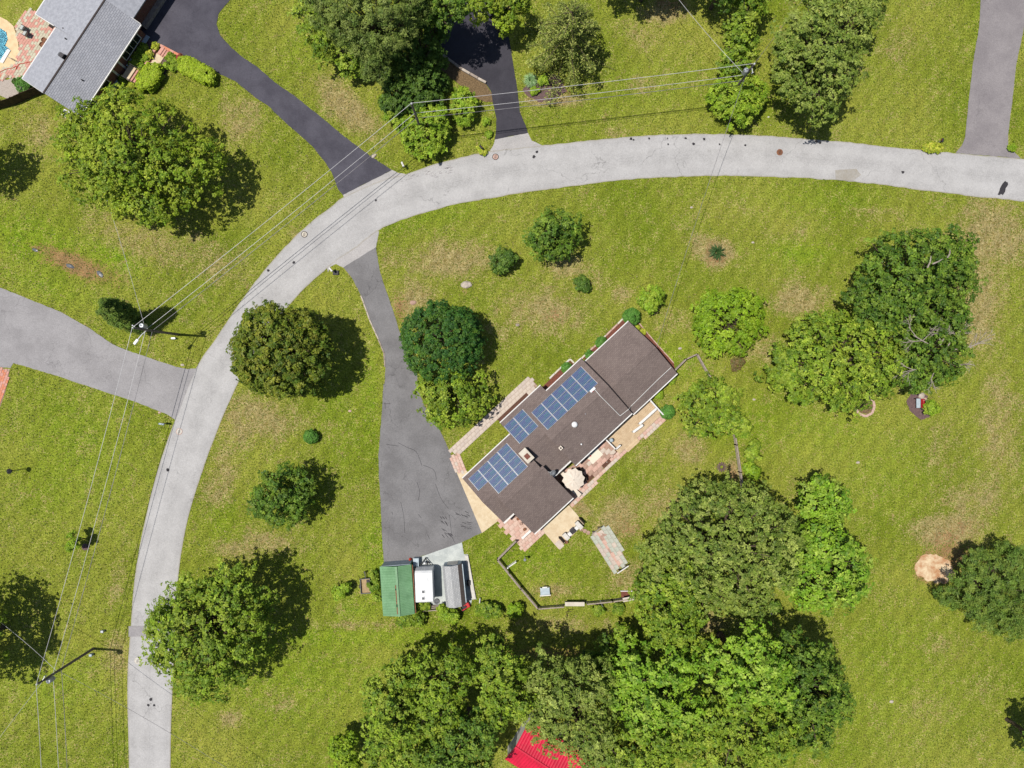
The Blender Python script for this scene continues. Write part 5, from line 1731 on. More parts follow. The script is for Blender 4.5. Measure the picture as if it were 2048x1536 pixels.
def mailbox(px, py, rz, label, mat, post='grey_wood', w=0.5):
    c = W(px, py)
    t = thing('mailbox', label, 'mailbox', (c[0], c[1], 0), rz)
    MB().box((0, 0, 0.55), (0.11, 0.11, 1.1)).build('post', post, t)
    mb = MB()
    n = 8
    vs = []
    for x in (-w / 2, w / 2):
        vs += [(x, -0.12, 1.05), (x, 0.12, 1.05)]
        vs += [(x, 0.12 * math.cos(a), 1.17 + 0.12 * math.sin(a)) for a in [math.pi * k / n for k in range(n + 1)]]
    k = n + 3
    mb.add(vs, [tuple(range(k)), tuple(range(2 * k - 1, k - 1, -1))] + [(i, (i + 1) % k, (i + 1) % k + k, i + k) for i in range(k)])
    o = mb.build('box', mat, t)
    fix_normals(o)
    MB().box((w / 2 + 0.01, 0, 1.14), (0.02, 0.22, 0.18)).build('door', mat, t)
    MB().box((0.05, 0.14, 1.2), (0.16, 0.015, 0.05)).build('flag', 'red_paint', t)
    return t


mailbox(332, 847, math.radians(-8), 'blue-grey mailbox at the corner of the grey driveway', 'pale_blue_paint', w=0.6)
mailbox(808, 334, math.radians(-65), 'white mailbox at the mouth of the dark driveway', 'white_paint', w=0.6)
mailbox(666, 542, math.radians(-50), 'white mailbox at the mouth of the main driveway', 'white_paint', w=0.55)
mailbox(963, 300, math.radians(-50), 'dark mailbox among yellow flowers by the black driveway', 'black_plastic', w=0.5)
mailbox(1874, 287, math.radians(80), 'dark mailbox behind a yellow-green shrub by the right driveway', 'black_plastic', w=0.45)
c = W(668, 541)
tag(MB().box((0.25, -0.3, 0.12), (0.7, 0.55, 0.25)).build('paper_box', 'black_plastic', loc=(c[0], c[1], 0)), 'dark box at the foot of the main driveway mailbox', 'box')
for i, (px, py) in enumerate(((208, 1261), (185, 1308))):
    c = W(px, py)
    tag(MB().box((0, 0, 0.25), (0.36, 0.3, 0.5)).build('utility_pedestal', 'steel' if i == 0 else 'pale_blue_paint', loc=(c[0], c[1], 0), bevel=0.03), ('small grey utility box in the verge above the lower left pole', 'pale utility box at the foot of the lower left pole')[i], 'utility box')
c = W(349, 677)
tag(MB().box((0, 0, 0.2), (0.55, 0.22, 0.4)).build('marker_block', 'steel', loc=(c[0], c[1], 0), bevel=0.03), 'small grey block at the foot of the street-light pole', 'block')
# garden lamp on the left lawn
c = W(38, 940)
t = thing('lamp_post', 'black garden lamp post on the left lawn', 'lamp', (W(45, 938)[0], W(45, 938)[1], 0))
MB().tube((0, 0, 0), (0, 0, 2.0), 0.05, 0.045).build('post', 'dark_metal', t)
MB().lathe((0, 0, 2.0), [(0.06, 0), (0.2, 0.05), (0.26, 0.4), (0.34, 0.42), (0.05, 0.62)], 8).build('lantern', 'black_plastic', t)

# ------------------------------------------------------------------ poles and wires
PH = 10.6


def pole(label, px, py, side=0.0, transformer=None, light=None):
    c = W(px, py)
    t = thing('utility_pole', label, 'utility pole', (c[0], c[1], 0), 0, 'utility poles along the road')
    MB().tube((0, 0, -0.2), (0, 0, PH), 0.17, 0.12, 10).build('shaft', 'pole_wood', t)
    MB().lathe((0, 0, PH), [(0.05, 0), (0.11, 0.06), (0.11, 0.16), (0.05, 0.26)], 8).build('insulator', 'white_metal', t)
    MB().box((0, 0, 7.9), (0.24, 0.24, 0.14)).build('bracket', 'steel', t)
    MB().box((0, 0, 6.4), (0.26, 0.22, 0.12)).build('bracket', 'black_plastic', t)
    if transformer is not None:
        a = transformer
        x, y = 0.45 * math.cos(a), 0.45 * math.sin(a)
        tr_ = MB().lathe((x, y, 8.5), [(0.2, 0), (0.29, 0.04), (0.29, 0.85), (0.22, 0.95), (0.08, 0.97)], 14).build('transformer', 'steel', t, smooth=False)
        MB().lathe((x, y, 9.45), [(0.05, 0), (0.07, 0.1), (0.03, 0.25)], 8).build('bushing', 'white_metal', tr_)
        MB().bar((0, 0, 9.0), (x * 0.5, y * 0.5, 9.0), 0.1, 0.1).build('mount', 'dark_metal', t)
        MB().bar((0, 0, 9.9), (-y * 1.3, x * 1.3, 9.8), 0.05, 0.05).box((-y * 1.3, x * 1.3, 9.75), (0.1, 0.1, 0.35)).build('fuse_arm', 'white_metal', t)
    if light is not None:
        a = light
        ca, sa = math.cos(a), math.sin(a)
        la = MB().path([(0, 0, 7.6), (0.7 * ca, 0.7 * sa, 7.95), (1.5 * ca, 1.5 * sa, 8.0)], 0.05, 8).build('lamp_arm', 'white_metal', t)
        mb = MB()
        M = Matrix.Rotation(a, 3, 'Z')
        mb.box((1.75 * ca, 1.75 * sa, 7.98), (0.75, 0.34, 0.2), M=M)
        mb.build('lamp_head', 'white_metal', la, bevel=0.08)
    return t


P1, P2, P3, P4 = (356, 669), (1451, 204), (187, 1297), (847, 274)
pole('utility pole with round transformer and street light at the left driveway', *P1, transformer=math.radians(55), light=math.radians(-128))
pole('utility pole with white transformer in the hedge block at the top', *P2, transformer=math.radians(190))
pole('utility pole with grey transformer in the lower left lawn', *P3, transformer=math.radians(-30))
pole('plain utility pole standing in the shrub near the black driveway', *P4)
P5 = (205, 1760)
pole('utility pole beyond the bottom edge carrying the left wires', *P5)


def wire(name, a, b, r, mat, label, sag=0.5, n=14):
    a, b = Vector(a), Vector(b)
    pts = []
    for i in range(n + 1):
        t = i / n
        p = a.lerp(b, t)
        p.z -= sag * 4 * t * (1 - t)
        pts.append(tuple(p))
    o = MB().path(pts, r, 6).build(name, mat)
    return tag(o, label, 'wire', 'overhead wires')


names = {0: 'lower left pole', 1: 'left street-light pole', 2: 'shrub pole', 3: 'hedge pole'}
line = [P3, P1, P4, P2]
for i in range(3):
    for h, r, m, nm in ((PH + 0.25, 0.026, 'wire_metal', 'topmost'), (7.95, 0.026, 'wire_metal', 'middle'), (6.4, 0.032, 'black_wire', 'lowest')):
        a, b = W(*line[i]), W(*line[i + 1])
        wire('overhead_wire', (a[0], a[1], h), (b[0], b[1], h), r, m, f'{nm} overhead wire between {names[i]} and {names[i + 1]}', 0.35)
for h, r, m, nm in ((PH + 0.25, 0.026, 'wire_metal', 'topmost'), (7.95, 0.026, 'wire_metal', 'middle'), (6.4, 0.032, 'black_wire', 'lowest')):
    a, b = W(*P3), W(*P5)
    wire('overhead_wire', (a[0], a[1], h), (b[0], b[1], h), r, m, f'{nm} overhead wire running from lower left pole to the bottom edge', 0.35)
w2 = W(*P2)
hs_ = W(1313, 694, 2.6)
wire('service_wire', (w2[0], w2[1], 7.6), hs_, 0.022, 'black_wire', 'service wire from the hedge pole across the road to the house', 0.9, 20)
e = W(1650, -60, 6)
wire('service_wire', (w2[0], w2[1], 8.6), e, 0.022, 'black_wire', 'service wire from the hedge pole up past the large pale tree', 0.4)
e = W(1320, -50, 6)
wire('service_wire', (w2[0], w2[1], 7.7), e, 0.022, 'wire_metal', 'service wire from the hedge pole to the top edge', 0.5)
w1 = W(*P1)
wire('service_wire', (w1[0], w1[1], 8.0), W(150, 215, 2.9), 0.02, 'wire_metal', 'service wire from the street-light pole to the grey house', 0.7)
w3 = W(*P3)
wire('service_wire', (w3[0], w3[1], 7.2), W(-60, 1200, 5), 0.02, 'wire_metal', 'service wire from the lower left pole to the left edge', 0.4)
wire('service_wire', (w3[0], w3[1], 7.0), W(520, 1580, 4), 0.02, 'black_wire', 'service wire from the lower left pole across the road', 0.6, 18)
wire('service_wire', (w3[0], w3[1], 9.6), W(-20, 1500, 1), 0.018, 'wire_metal', 'guy wire from the lower left pole to the ground', 0.0)

# ------------------------------------------------------------------ trees and shrubs
def pal(*cs):
    return np.array([A(*c)[:3] for c in cs])


STY = {
    # leaf length, clump radius, lumpiness, palette
    'maple': dict(s=0.28, cr=0.85, lump=0.2, k=9, pal=pal((154, 178, 40), (126, 156, 34), (182, 194, 66), (96, 132, 30))),
    'bright': dict(s=0.32, cr=0.8, lump=0.26, k=8, pal=pal((150, 188, 46), (124, 168, 40), (184, 208, 84), (94, 140, 34))),
    'lime': dict(s=0.26, cr=0.7, lump=0.14, k=9, pal=pal((140, 176, 34), (116, 154, 28), (166, 192, 54))),
    'green': dict(s=0.28, cr=0.78, lump=0.22, k=8, pal=pal((148, 176, 46), (120, 152, 38), (178, 194, 70), (88, 124, 34))),
    'deep': dict(s=0.27, cr=0.7, lump=0.2, k=8, pal=pal((112, 146, 42), (86, 122, 36), (146, 170, 60), (62, 98, 30))),
    'dark': dict(s=0.22, cr=0.5, lump=0.07, k=7, deep=0.22, sp=1.5, pal=pal((72, 118, 40), (54, 98, 36), (104, 138, 44), (54, 100, 46))),
    'olive': dict(s=0.25, cr=0.75, lump=0.22, k=9, pal=pal((146, 166, 66), (120, 144, 52), (176, 188, 94), (92, 120, 42))),
    'bronze': dict(s=0.28, cr=0.6, lump=0.1, k=7, deep=0.3, sp=1.5, pal=pal((126, 142, 40), (98, 122, 34), (158, 158, 56), (72, 102, 30))),
    'pine': dict(s=0.30, cr=0.7, lump=0.2, k=11, thin=0.28, pal=pal((132, 152, 66), (106, 130, 50), (162, 176, 90), (80, 108, 40))),
    'conifer': dict(s=0.28, cr=0.5, lump=0.15, k=9, thin=0.34, pal=pal((110, 140, 52), (86, 118, 44), (140, 160, 66))),
    'clip': dict(s=0.12, cr=0.22, lump=0.02, k=9, deep=0.06, sp=1.1, pal=pal((96, 152, 56), (78, 130, 46), (120, 168, 72))),
    'cliplime': dict(s=0.15, cr=0.24, lump=0.02, k=9, deep=0.08, sp=1.1, pal=pal((180, 206, 44), (154, 186, 36), (196, 214, 70))),
    'shrub': dict(s=0.24, cr=0.48, lump=0.16, k=8, pal=pal((150, 184, 44), (120, 160, 38), (178, 198, 66))),
    'shrubdark': dict(s=0.24, cr=0.48, lump=0.16, k=8, pal=pal((90, 124, 42), (70, 104, 36), (116, 144, 54))),
    'yellow': dict(s=0.16, cr=0.3, lump=0.2, pal=pal((196, 206, 56), (212, 210, 84), (150, 180, 48))),
    'brown': dict(s=0.18, cr=0.35, lump=0.2, pal=pal((140, 114, 74), (116, 100, 62), (106, 116, 54))),
}


def leaf_mesh(name, pts, nrm, size, col, thin, rng, tan=None):
    """one folded four-cornered leaf at every point, growing along tan"""
    n = len(pts)
    nrm = nrm / np.maximum(1e-6, np.linalg.norm(nrm, axis=1, keepdims=True))
    r = rng.normal(size=(n, 3)) if tan is None else tan
    t = r - nrm * np.sum(r * nrm, 1, keepdims=True)
    t /= np.maximum(1e-6, np.linalg.norm(t, axis=1, keepdims=True))
    b = np.cross(nrm, t)
    L = size[:, None]
    v = np.empty((n, 4, 3), np.float32)
    v[:, 0] = pts - t * L * 0.5
    v[:, 1] = pts + b * L * 0.5 * thin + nrm * L * 0.05
    v[:, 2] = pts + t * L * 0.5 - nrm * L * 0.08
    v[:, 3] = pts - b * L * 0.5 * thin + nrm * L * 0.05
    me = bpy.data.meshes.new(name)
    me.vertices.add(n * 4)
    me.vertices.foreach_set('co', v.ravel())
    me.loops.add(n * 4)
    me.loops.foreach_set('vertex_index', np.arange(n * 4, dtype=np.int32))
    me.polygons.add(n)
    me.polygons.foreach_set('loop_start', np.arange(0, n * 4, 4, dtype=np.int32))
    me.polygons.foreach_set('loop_total', np.full(n, 4, np.int32))
    at = me.attributes.new('Col', 'FLOAT_COLOR', 'POINT')
    c = np.ones((n, 4, 4), np.float32)
    c[:, :, :3] = col[:, None, :]
    at.data.foreach_set('color', c.ravel())
    me.materials.append(MATS['leaf'])
    me.update(calc_edges=True)
    return me


def lump(d, ph, k=2.2):
    return (np.sin(d[:, 0] * k * 2 + ph[0]) * np.sin(d[:, 1] * k * 2.3 + ph[1]) + 0.6 * np.sin(d[:, 2] * k * 3.1 + ph[2] + d[:, 0] * 3) + 0.5 * np.sin(d[:, 0] * k * 4.7 + d[:, 1] * k * 3.9 + ph[0] * 2)) / 1.6


def crown_points(lobes, st, rng, dens=1.0, box=0.0):
    """rosettes of leaves over all lobes (cx,cy,cz,rx,ry,rz)"""
    P, Nn, C, S, T, cl = [], [], [], [], [], []
    L = np.array(lobes, float)
    pl_ = st['pal']
    for i, lb in enumerate(L):
        c, r = lb[:3], lb[3:6].copy()
        cr = min(st['cr'], 0.38 * float(r.min()))
        ls = min(st['s'], 0.24 * float(r.min()) + 0.06)
        r = r - cr * 0.3
        area = 2 * math.pi * r[0] * (r[1] * 0.5 + r[2] * 0.5) * 1.25
        n = max(10, int(dens * area / (cr ** 2 * st.get('sp', 1.75))))
        d = rng.normal(size=(n * 2, 3))
        d /= np.linalg.norm(d, axis=1, keepdims=True)
        d = d[d[:, 2] > -0.3][:n]
        n = len(d)
        dd = np.sign(d) * np.abs(d) ** (1 - box) if box else d
        ph = rng.uniform(0, 6.28, 3)
        rad = (1.07 - st.get('deep', 0.5) * rng.random(n) ** 1.3) * (1 + st['lump'] * lump(d, ph))
        ctr = c + dd * r * rad[:, None]
        keep = np.ones(n, bool)
        for j, o in enumerate(L):
            if j != i:
                q = (ctr - o[:3]) / (o[3:6] * 0.72)
                keep &= (np.sum(q * q, 1) > 1)
        keep &= ctr[:, 2] > 0.05
        ctr, d = ctr[keep], d[keep]
        m = len(ctr)
        if m == 0:
            continue
        cl.append(ctr)
        kr = st.get('k', 8)                     # rosettes in a clump
        kl = st.get('l', 7)                     # leaves in a rosette
        off = rng.normal(size=(m, kr, 3))
        off /= np.linalg.norm(off, axis=2, keepdims=True)
        off *= rng.random((m, kr, 1)) ** 0.5
        off[:, :, 2] = np.abs(off[:, :, 2]) * 0.8 - 0.15
        scl = cr * rng.uniform(0.75, 1.3, (m, 1, 1))
        rc = ctr[:, None, :] + off * scl
        nc = off * 0.35 + d[:, None, :] * 0.42 + np.array([0, 0, 0.7]) + rng.normal(size=(m, kr, 3)) * 0.25
        nc /= np.linalg.norm(nc, axis=2, keepdims=True)
        e1 = np.cross(nc, rng.normal(size=(m, kr, 3)))
        e1 /= np.maximum(1e-6, np.linalg.norm(e1, axis=2, keepdims=True))
        e2 = np.cross(nc, e1)
        an = (np.arange(kl) / kl * 2 * math.pi)[None, None, :] + rng.normal(size=(m, kr, kl)) * 0.35
        t = e1[:, :, None, :] * np.cos(an)[..., None] + e2[:, :, None, :] * np.sin(an)[..., None]
        sz = ls * rng.uniform(0.7, 1.25, (m, kr, kl))
        pts = rc[:, :, None, :] + t * (sz * 0.52)[..., None] + rng.normal(size=(m, kr, kl, 3)) * ls * 0.12
        nn = nc[:, :, None, :] + t * rng.uniform(-0.1, 0.5, (m, kr, kl, 1)) + rng.normal(size=(m, kr, kl, 3)) * 0.2
        base = pl_[rng.integers(0, len(pl_), (m, 1, 1))] * 0.45 + pl_[rng.integers(0, len(pl_), (m, kr, 1))] * 0.35 + pl_[rng.integers(0, len(pl_), (m, kr, kl))] * 0.2
        base = base * rng.uniform(0.85, 1.15, (m, 1, 1, 1)) * rng.uniform(0.8, 1.25, (m, kr, 1, 1)) * rng.uniform(0.85, 1.2, (m, kr, kl, 1))
        P.append(pts.reshape(-1, 3))
        Nn.append(nn.reshape(-1, 3))
        T.append(t.reshape(-1, 3))
        C.append(base.reshape(-1, 3))
        S.append(sz.reshape(-1))
        # sparse inner leaves that close the crown
        ni = int(area * 2.4)
        q = rng.normal(size=(ni, 3))
        q /= np.linalg.norm(q, axis=1, keepdims=True)
        q = q * (0.66 * rng.random((ni, 1)) ** 0.4) * r + c
        q = q[q[:, 2] > 0.05]
        ni = len(q)
        P.append(q)
        Nn.append(rng.normal(size=(ni, 3)) + np.array([0, 0, 0.8]))
        T.append(rng.normal(size=(ni, 3)))
        C.append(pl_[rng.integers(0, len(pl_), ni)] * rng.uniform(0.7, 1.0, (ni, 1)))
        S.append(rng.uniform(1.2, 2.0, ni) * ls)
    return [np.concatenate(x) for x in (P, Nn, C, S, T, cl)]


SEED = [100]


def tree(name, label, cat, style, lobes, group=None, dens=1.0, trunk=True, box=0.0, limbs=9, bark='bark', crown='crown'):
    """lobes: (px, py, r_px, centre height, vertical radius) as seen in the photograph"""
    SEED[0] += 1
    rng = np.random.default_rng(SEED[0])
    st = STY[style]
    LW = []
    for lb in lobes:
        px, py, r, zc, rz = lb[:5]
        ry = lb[5] if len(lb) > 5 else r
        x, y, _ = W(px, py, zc)
        k = (1 - zc / CAMH) / PPM
        LW.append((x, y, zc, r * k, ry * k, rz))
    a = np.array(LW)
    wgt = a[:, 3] ** 2
    bx, by = float(np.sum(a[:, 0] * wgt) / wgt.sum()), float(np.sum(a[:, 1] * wgt) / wgt.sum())
    t = thing(name, label, cat, (bx, by, 0), 0, group)
    loc = a.copy()
    loc[:, 0] -= bx
    loc[:, 1] -= by
    P, Nn, C, S, T, cl = crown_points(loc, st, rng, dens, box)
    me = leaf_mesh(crown, P, Nn, S, C, st.get('thin', 0.62), rng, T)
    o = bpy.data.objects.new(crown, me)
    COL.objects.link(o)
    o.parent = t
    if trunk:
        zt = float(np.mean(a[:, 2]))
        rt = max(0.05, 0.022 * float(a[:, 2].max() + a[:, 5].max()))
        mb = MB().path([(0, 0, -0.1), (0.05, 0.02, zt * 0.35), (-0.03, 0.06, zt * 0.7), (0, 0, zt)], [rt * 1.35, rt, rt * 0.8, rt * 0.6], 9)
        mb.build('trunk', bark, t)
        mb = MB()
        pick = rng.choice(len(cl), min(limbs * max(1, len(lobes)) // 1, len(cl)), replace=False)
        for i in pick:
            e = cl[i]
            z0 = zt * rng.uniform(0.35, 0.85)
            m = np.array([e[0] * 0.45, e[1] * 0.45, z0 + (e[2] - z0) * 0.6])
            mb.path([(0, 0, z0), tuple(m), tuple(e)], [rt * 0.5, rt * 0.3, rt * 0.1], 6)
        mb.build('limbs', bark, t)
    return t


def conifer_tree(name, label, style, px, py, h, r_px, cat='tree', tiers=14, per=9, droop=0.25, start=0.08, dens=1.0, shear=(0, 0)):
    """spruce-like tree: trunk with whorls of boughs, each bough a chain of needle sprays; px,py = foot"""
    SEED[0] += 1
    rng = np.random.default_rng(SEED[0])
    st = STY[style]
    x, y, _ = W(px, py)
    t = thing(name, label, cat, (x, y, 0))
    R_ = r_px / PPM
    mb = MB()
    MB().path([(0, 0, -0.1), (0, 0, h * 0.5), (0, 0, h)], [h * 0.018, h * 0.012, 0.03], 9).build('trunk', 'bark', t)
    P, Nn, C, S = [], [], [], []
    for i in range(tiers):
        f = i / (tiers - 1)
        z = h * (start + (0.97 - start) * f)
        rr = R_ * (1 - f) ** 0.75 + 0.25
        for k in range(per):
            a = 2 * math.pi * (k / per + i * 0.381) + rng.normal() * 0.25
            L = rr * rng.uniform(0.7, 1.15)
            e = np.array([math.cos(a) * L, math.sin(a) * L, z - droop * L])
            s0 = np.array([0, 0, z])
            mb.path([tuple(s0), tuple((s0 + e) / 2 + np.array([0, 0, 0.08 * L])), tuple(e)], [0.05, 0.035, 0.012], 5)
            m = int(dens * (26 + 60 * L))
            tt = rng.random(m) ** 0.7
            q = s0 + (e - s0) * tt[:, None]
            side = np.array([-math.sin(a), math.cos(a), 0])
            wdt = 0.10 + 0.12 * L * (1 - tt) + 0.03 * L
            q = q + side * (rng.normal(size=m) * wdt)[:, None] + np.array([0, 0, 1]) * (rng.normal(size=m) * 0.08 - 0.1 * np.abs(rng.normal(size=m)))[:, None]
            P.append(q)
            Nn.append(np.array([0, 0, 0.9]) + rng.normal(size=(m, 3)) * 0.45)
            C.append((st['pal'][rng.integers(0, len(st['pal']), m)] * rng.uniform(0.75, 1.25, (m, 1))) * rng.uniform(0.85, 1.15))
            S.append(rng.uniform(0.7, 1.3, m) * st['s'])
    me = leaf_mesh('crown', np.concatenate(P), np.concatenate(Nn), np.concatenate(S), np.concatenate(C), st.get('thin', 0.5), rng)
    o = bpy.data.objects.new('crown', me)
    COL.objects.link(o)
    o.parent = t
    mb.build('boughs', 'bark', t, kind='stuff')
    return t


# ---- single trees of the front and road side
tree('maple_tree', 'large yellow-green maple in front of the grey house', 'tree', 'maple',
     [(285, 310, 100, 7.5, 5.5), (200, 270, 70, 6, 4), (190, 350, 60, 5.5, 4), (262, 235, 56, 6, 4), (360, 350, 75, 6.5, 4.5), (310, 400, 55, 5.5, 4), (230, 395, 45, 5, 3.5), (400, 320, 48, 5.5, 3.5), (165, 290, 46, 5, 3)])
tree('round_tree', 'dense bronze-green round tree between road bend and main driveway', 'tree', 'bronze',
     [(565, 700, 88, 7.5, 5), (540, 665, 55, 7.5, 4), (600, 690, 62, 7, 4.2), (530, 725, 58, 6.5, 4), (600, 745, 48, 6, 3.5), (490, 690, 26, 6, 2.5)])
tree('round_tree', 'dark blue-green dome tree beside the main driveway', 'tree', 'dark', [(882, 685, 78, 4.5, 4.2), (915, 670, 50, 4.2, 3.5), (845, 670, 40, 4, 3)])
tree('light_tree', 'light green tree just below the dark dome tree', 'tree', 'green', [(905, 785, 62, 3.6, 3), (865, 780, 36, 3, 2.3), (935, 800, 42, 3.2, 2.5), (890, 825, 34, 3, 2.2)])
tree('round_tree', 'dark green tree alone in the lawn left of the main driveway', 'tree', 'deep', [(568, 988, 58, 4.4, 3.6), (540, 1000, 38, 4, 2.8), (590, 975, 42, 4.2, 3), (575, 1020, 34, 3.6, 2.5)])
tree('roadside_tree', 'very large green tree overhanging the road at lower left', 'tree', 'green',
     [(425, 1262, 100, 7.5, 5.5), (385, 1215, 65, 7, 4.5), (350, 1290, 55, 6.5, 4), (400, 1335, 62, 6.5, 4), (480, 1200, 62, 7, 4.5), (500, 1270, 50, 6.5, 4), (450, 1330, 55, 6, 4), (330, 1240, 35, 6, 3), (465, 1165, 45, 6.5, 3.5)])
tree('round_tree', 'medium dark round tree in the upper middle lawn', 'tree', 'deep', [(1108, 470, 48, 3.6, 3.2), (1085, 480, 32, 3.2, 2.5), (1130, 462, 34, 3.3, 2.6), (1112, 498, 30, 3, 2.3)])
tree('round_shrub', 'small dark shrub left of the medium dark round tree', 'shrub', 'shrubdark', [(1005, 524, 26, 1.6, 1.5), (1020, 518, 16, 1.4, 1.2)])
tree('small_shrub', 'smallest dark shrub below the medium dark round tree', 'shrub', 'shrubdark', [(1163, 566, 14, 1.0, 0.9), (1172, 574, 10, .8, .7)])
tree('light_shrub', 'light green shrub above the house gable', 'shrub', 'shrub', [(1300, 596, 24, 1.8, 1.6), (1312, 590, 16, 1.7, 1.3), (1298, 612, 14, 1.5, 1.2)])
tree('lime_tree', 'broad lime-green tree right of the house gable', 'tree', 'lime', [(1455, 640, 66, 2.8, 2.5), (1425, 625, 42, 2.5, 2.1), (1485, 615, 40, 2.5, 2.1), (1495, 655, 34, 2.3, 2), (1440, 675, 36, 2.2, 2), (1475, 685, 28, 2.1, 1.8)])
tree('round_tree', 'mid green tree at the head of the right rail fence', 'tree', 'green', [(1410, 812, 56, 3.2, 2.6), (1440, 800, 40, 3, 2.3), (1385, 795, 34, 2.8, 2.2), (1450, 840, 36, 2.8, 2.2), (1405, 845, 32, 2.6, 2), (1482, 855, 18, 2.4, 1.6)])
tree('large_tree', 'large dark green tree at the right, nearest the road', 'tree', 'deep',
     [(1800, 545, 82, 7.5, 5), (1865, 530, 68, 7.2, 4.5), (1760, 600, 62, 7, 4.5), (1840, 610, 75, 7, 4.5), (1900, 560, 50, 6.8, 4), (1905, 505, 36, 6.5, 3.5), (1745, 640, 40, 6.5, 3.5), (1890, 650, 42, 6.5, 3.6)])
tree('large_tree', 'broad green tree just above the ring of stones', 'tree', 'green',
     [(1650, 720, 92, 5.6, 4), (1720, 700, 75, 5.8, 4), (1600, 740, 62, 5, 3.4), (1690, 770, 60, 4.8, 3.2), (1750, 745, 50, 5, 3.4), (1620, 690, 50, 5.2, 3.4), (1560, 720, 30, 4.6, 2.6), (1670, 660, 42, 5.4, 3.2)])
hd = tree('half_dead_tree', 'half-dead tree with bare grey branches at the right', 'tree', 'deep', [(1850, 700, 58, 6, 3.6), (1890, 690, 40, 6, 3), (1835, 745, 48, 5.6, 3), (1885, 735, 36, 5.6, 2.8), (1870, 655, 34, 6, 2.8)], dens=0.85)
# its bare branches
rb_ = random.Random(5)
mb = MB()
hb = hd.location


def twig(mb, p, d, L, r, depth, rr):
    q = p + d * L
    mb.tube(tuple(p), tuple(q), r, r * 0.65, 5)
    if depth == 0:
        return
    for _ in range(rr.choice((2, 3, 3))):
        nd = (d + Vector((rr.gauss(0, .42), rr.gauss(0, .42), rr.gauss(0.02, .22)))).normalized()
        twig(mb, p + d * L * rr.uniform(0.45, 1.0), nd, L * rr.uniform(0.5, 0.78), r * 0.62, depth - 1, rr)


for (x0, y0, x1, y1, z) in ((1900, 700, 1985, 690, 8), (1880, 680, 1870, 640, 9.4), (1860, 690, 1800, 655, 9.2), (1890, 700, 1925, 650, 8.8), (1870, 740, 1855, 775, 8.2), (1850, 735, 1800, 745, 8.2), (1890, 720, 1940, 735, 7.6), (1880, 690, 1900, 655, 9.4)):
    a, b = Vector(W(x0, y0, z - 1)), Vector(W(x1, y1, z))
    a -= hb
    b -= hb
    d = (b - a)
    twig(mb, a, d.normalized(), d.length * 0.55, 0.075, 4, rb_)
mb.build('bare_branches', 'dead_wood', hd)
mb = MB()
for (x0, y0, x1, y1, z) in ((1865, 528, 1885, 518, 12.0), (1855, 535, 1862, 512, 11.8), (1895, 515, 1900, 500, 11.4)):
    mb.path([W(x0, y0, z), W((x0 + x1) / 2 + 2, (y0 + y1) / 2, z + 0.3), W(x1, y1, z + 0.2)], [0.09, 0.07, 0.04], 6)
o = mb.build('bare_limb', 'dead_wood')
tag(o, 'pale bare limbs poking from the large dark tree nearest the road', 'branch')

# ---- the stand of trees right of the rear lawn
tree('olive_tree', 'very large olive-green tree beside the rear lawn', 'tree', 'olive',
     [(1440, 1085, 105, 9, 5), (1375, 1060, 65, 8, 4.2), (1500, 1050, 70, 8.4, 4.4), (1420, 1010, 60, 8, 4), (1345, 1110, 60, 7.6, 4), (1470, 1150, 80, 8, 4.4), (1540, 1110, 60, 8, 4), (1490, 1010, 50, 8, 3.8), (1400, 1170, 60, 7.5, 4), (1310, 1150, 40, 6.8, 3.2), (1500, 1190, 46, 7, 3.5), (1560, 1060, 40, 7.6, 3.4)])
tree('bright_tree', 'small bright green tree at the top of the right stand', 'tree', 'bright', [(1640, 1005, 48, 5.6, 3.2), (1610, 1010, 30, 5, 2.4), (1668, 1000, 34, 5.4, 2.6), (1650, 1035, 32, 5, 2.4), (1638, 975, 22, 5, 2)])
tree('bright_tree', 'larger bright green tree at the right edge of the stand', 'tree', 'bright',
     [(1650, 1135, 72, 7, 4), (1610, 1110, 48, 6.6, 3.4), (1690, 1125, 46, 6.6, 3.4), (1640, 1180, 50, 6.2, 3.2), (1690, 1175, 40, 6, 3), (1640, 1080, 40, 6.8, 3.2), (1600, 1160, 44, 6, 3), (1670, 1090, 30, 6.4, 2.6)])
tree('dark_pine', 'dark green pine at the lower left of the right stand', 'tree', 'green',
     [(1335, 1205, 66, 8, 4.6), (1300, 1180, 40, 7, 3.6), (1345, 1260, 55, 7.5, 4), (1360, 1160, 44, 7.6, 3.8), (1320, 1145, 34, 7, 3), (1370, 1285, 34, 6.6, 3), (1385, 1215, 30, 7, 3)])
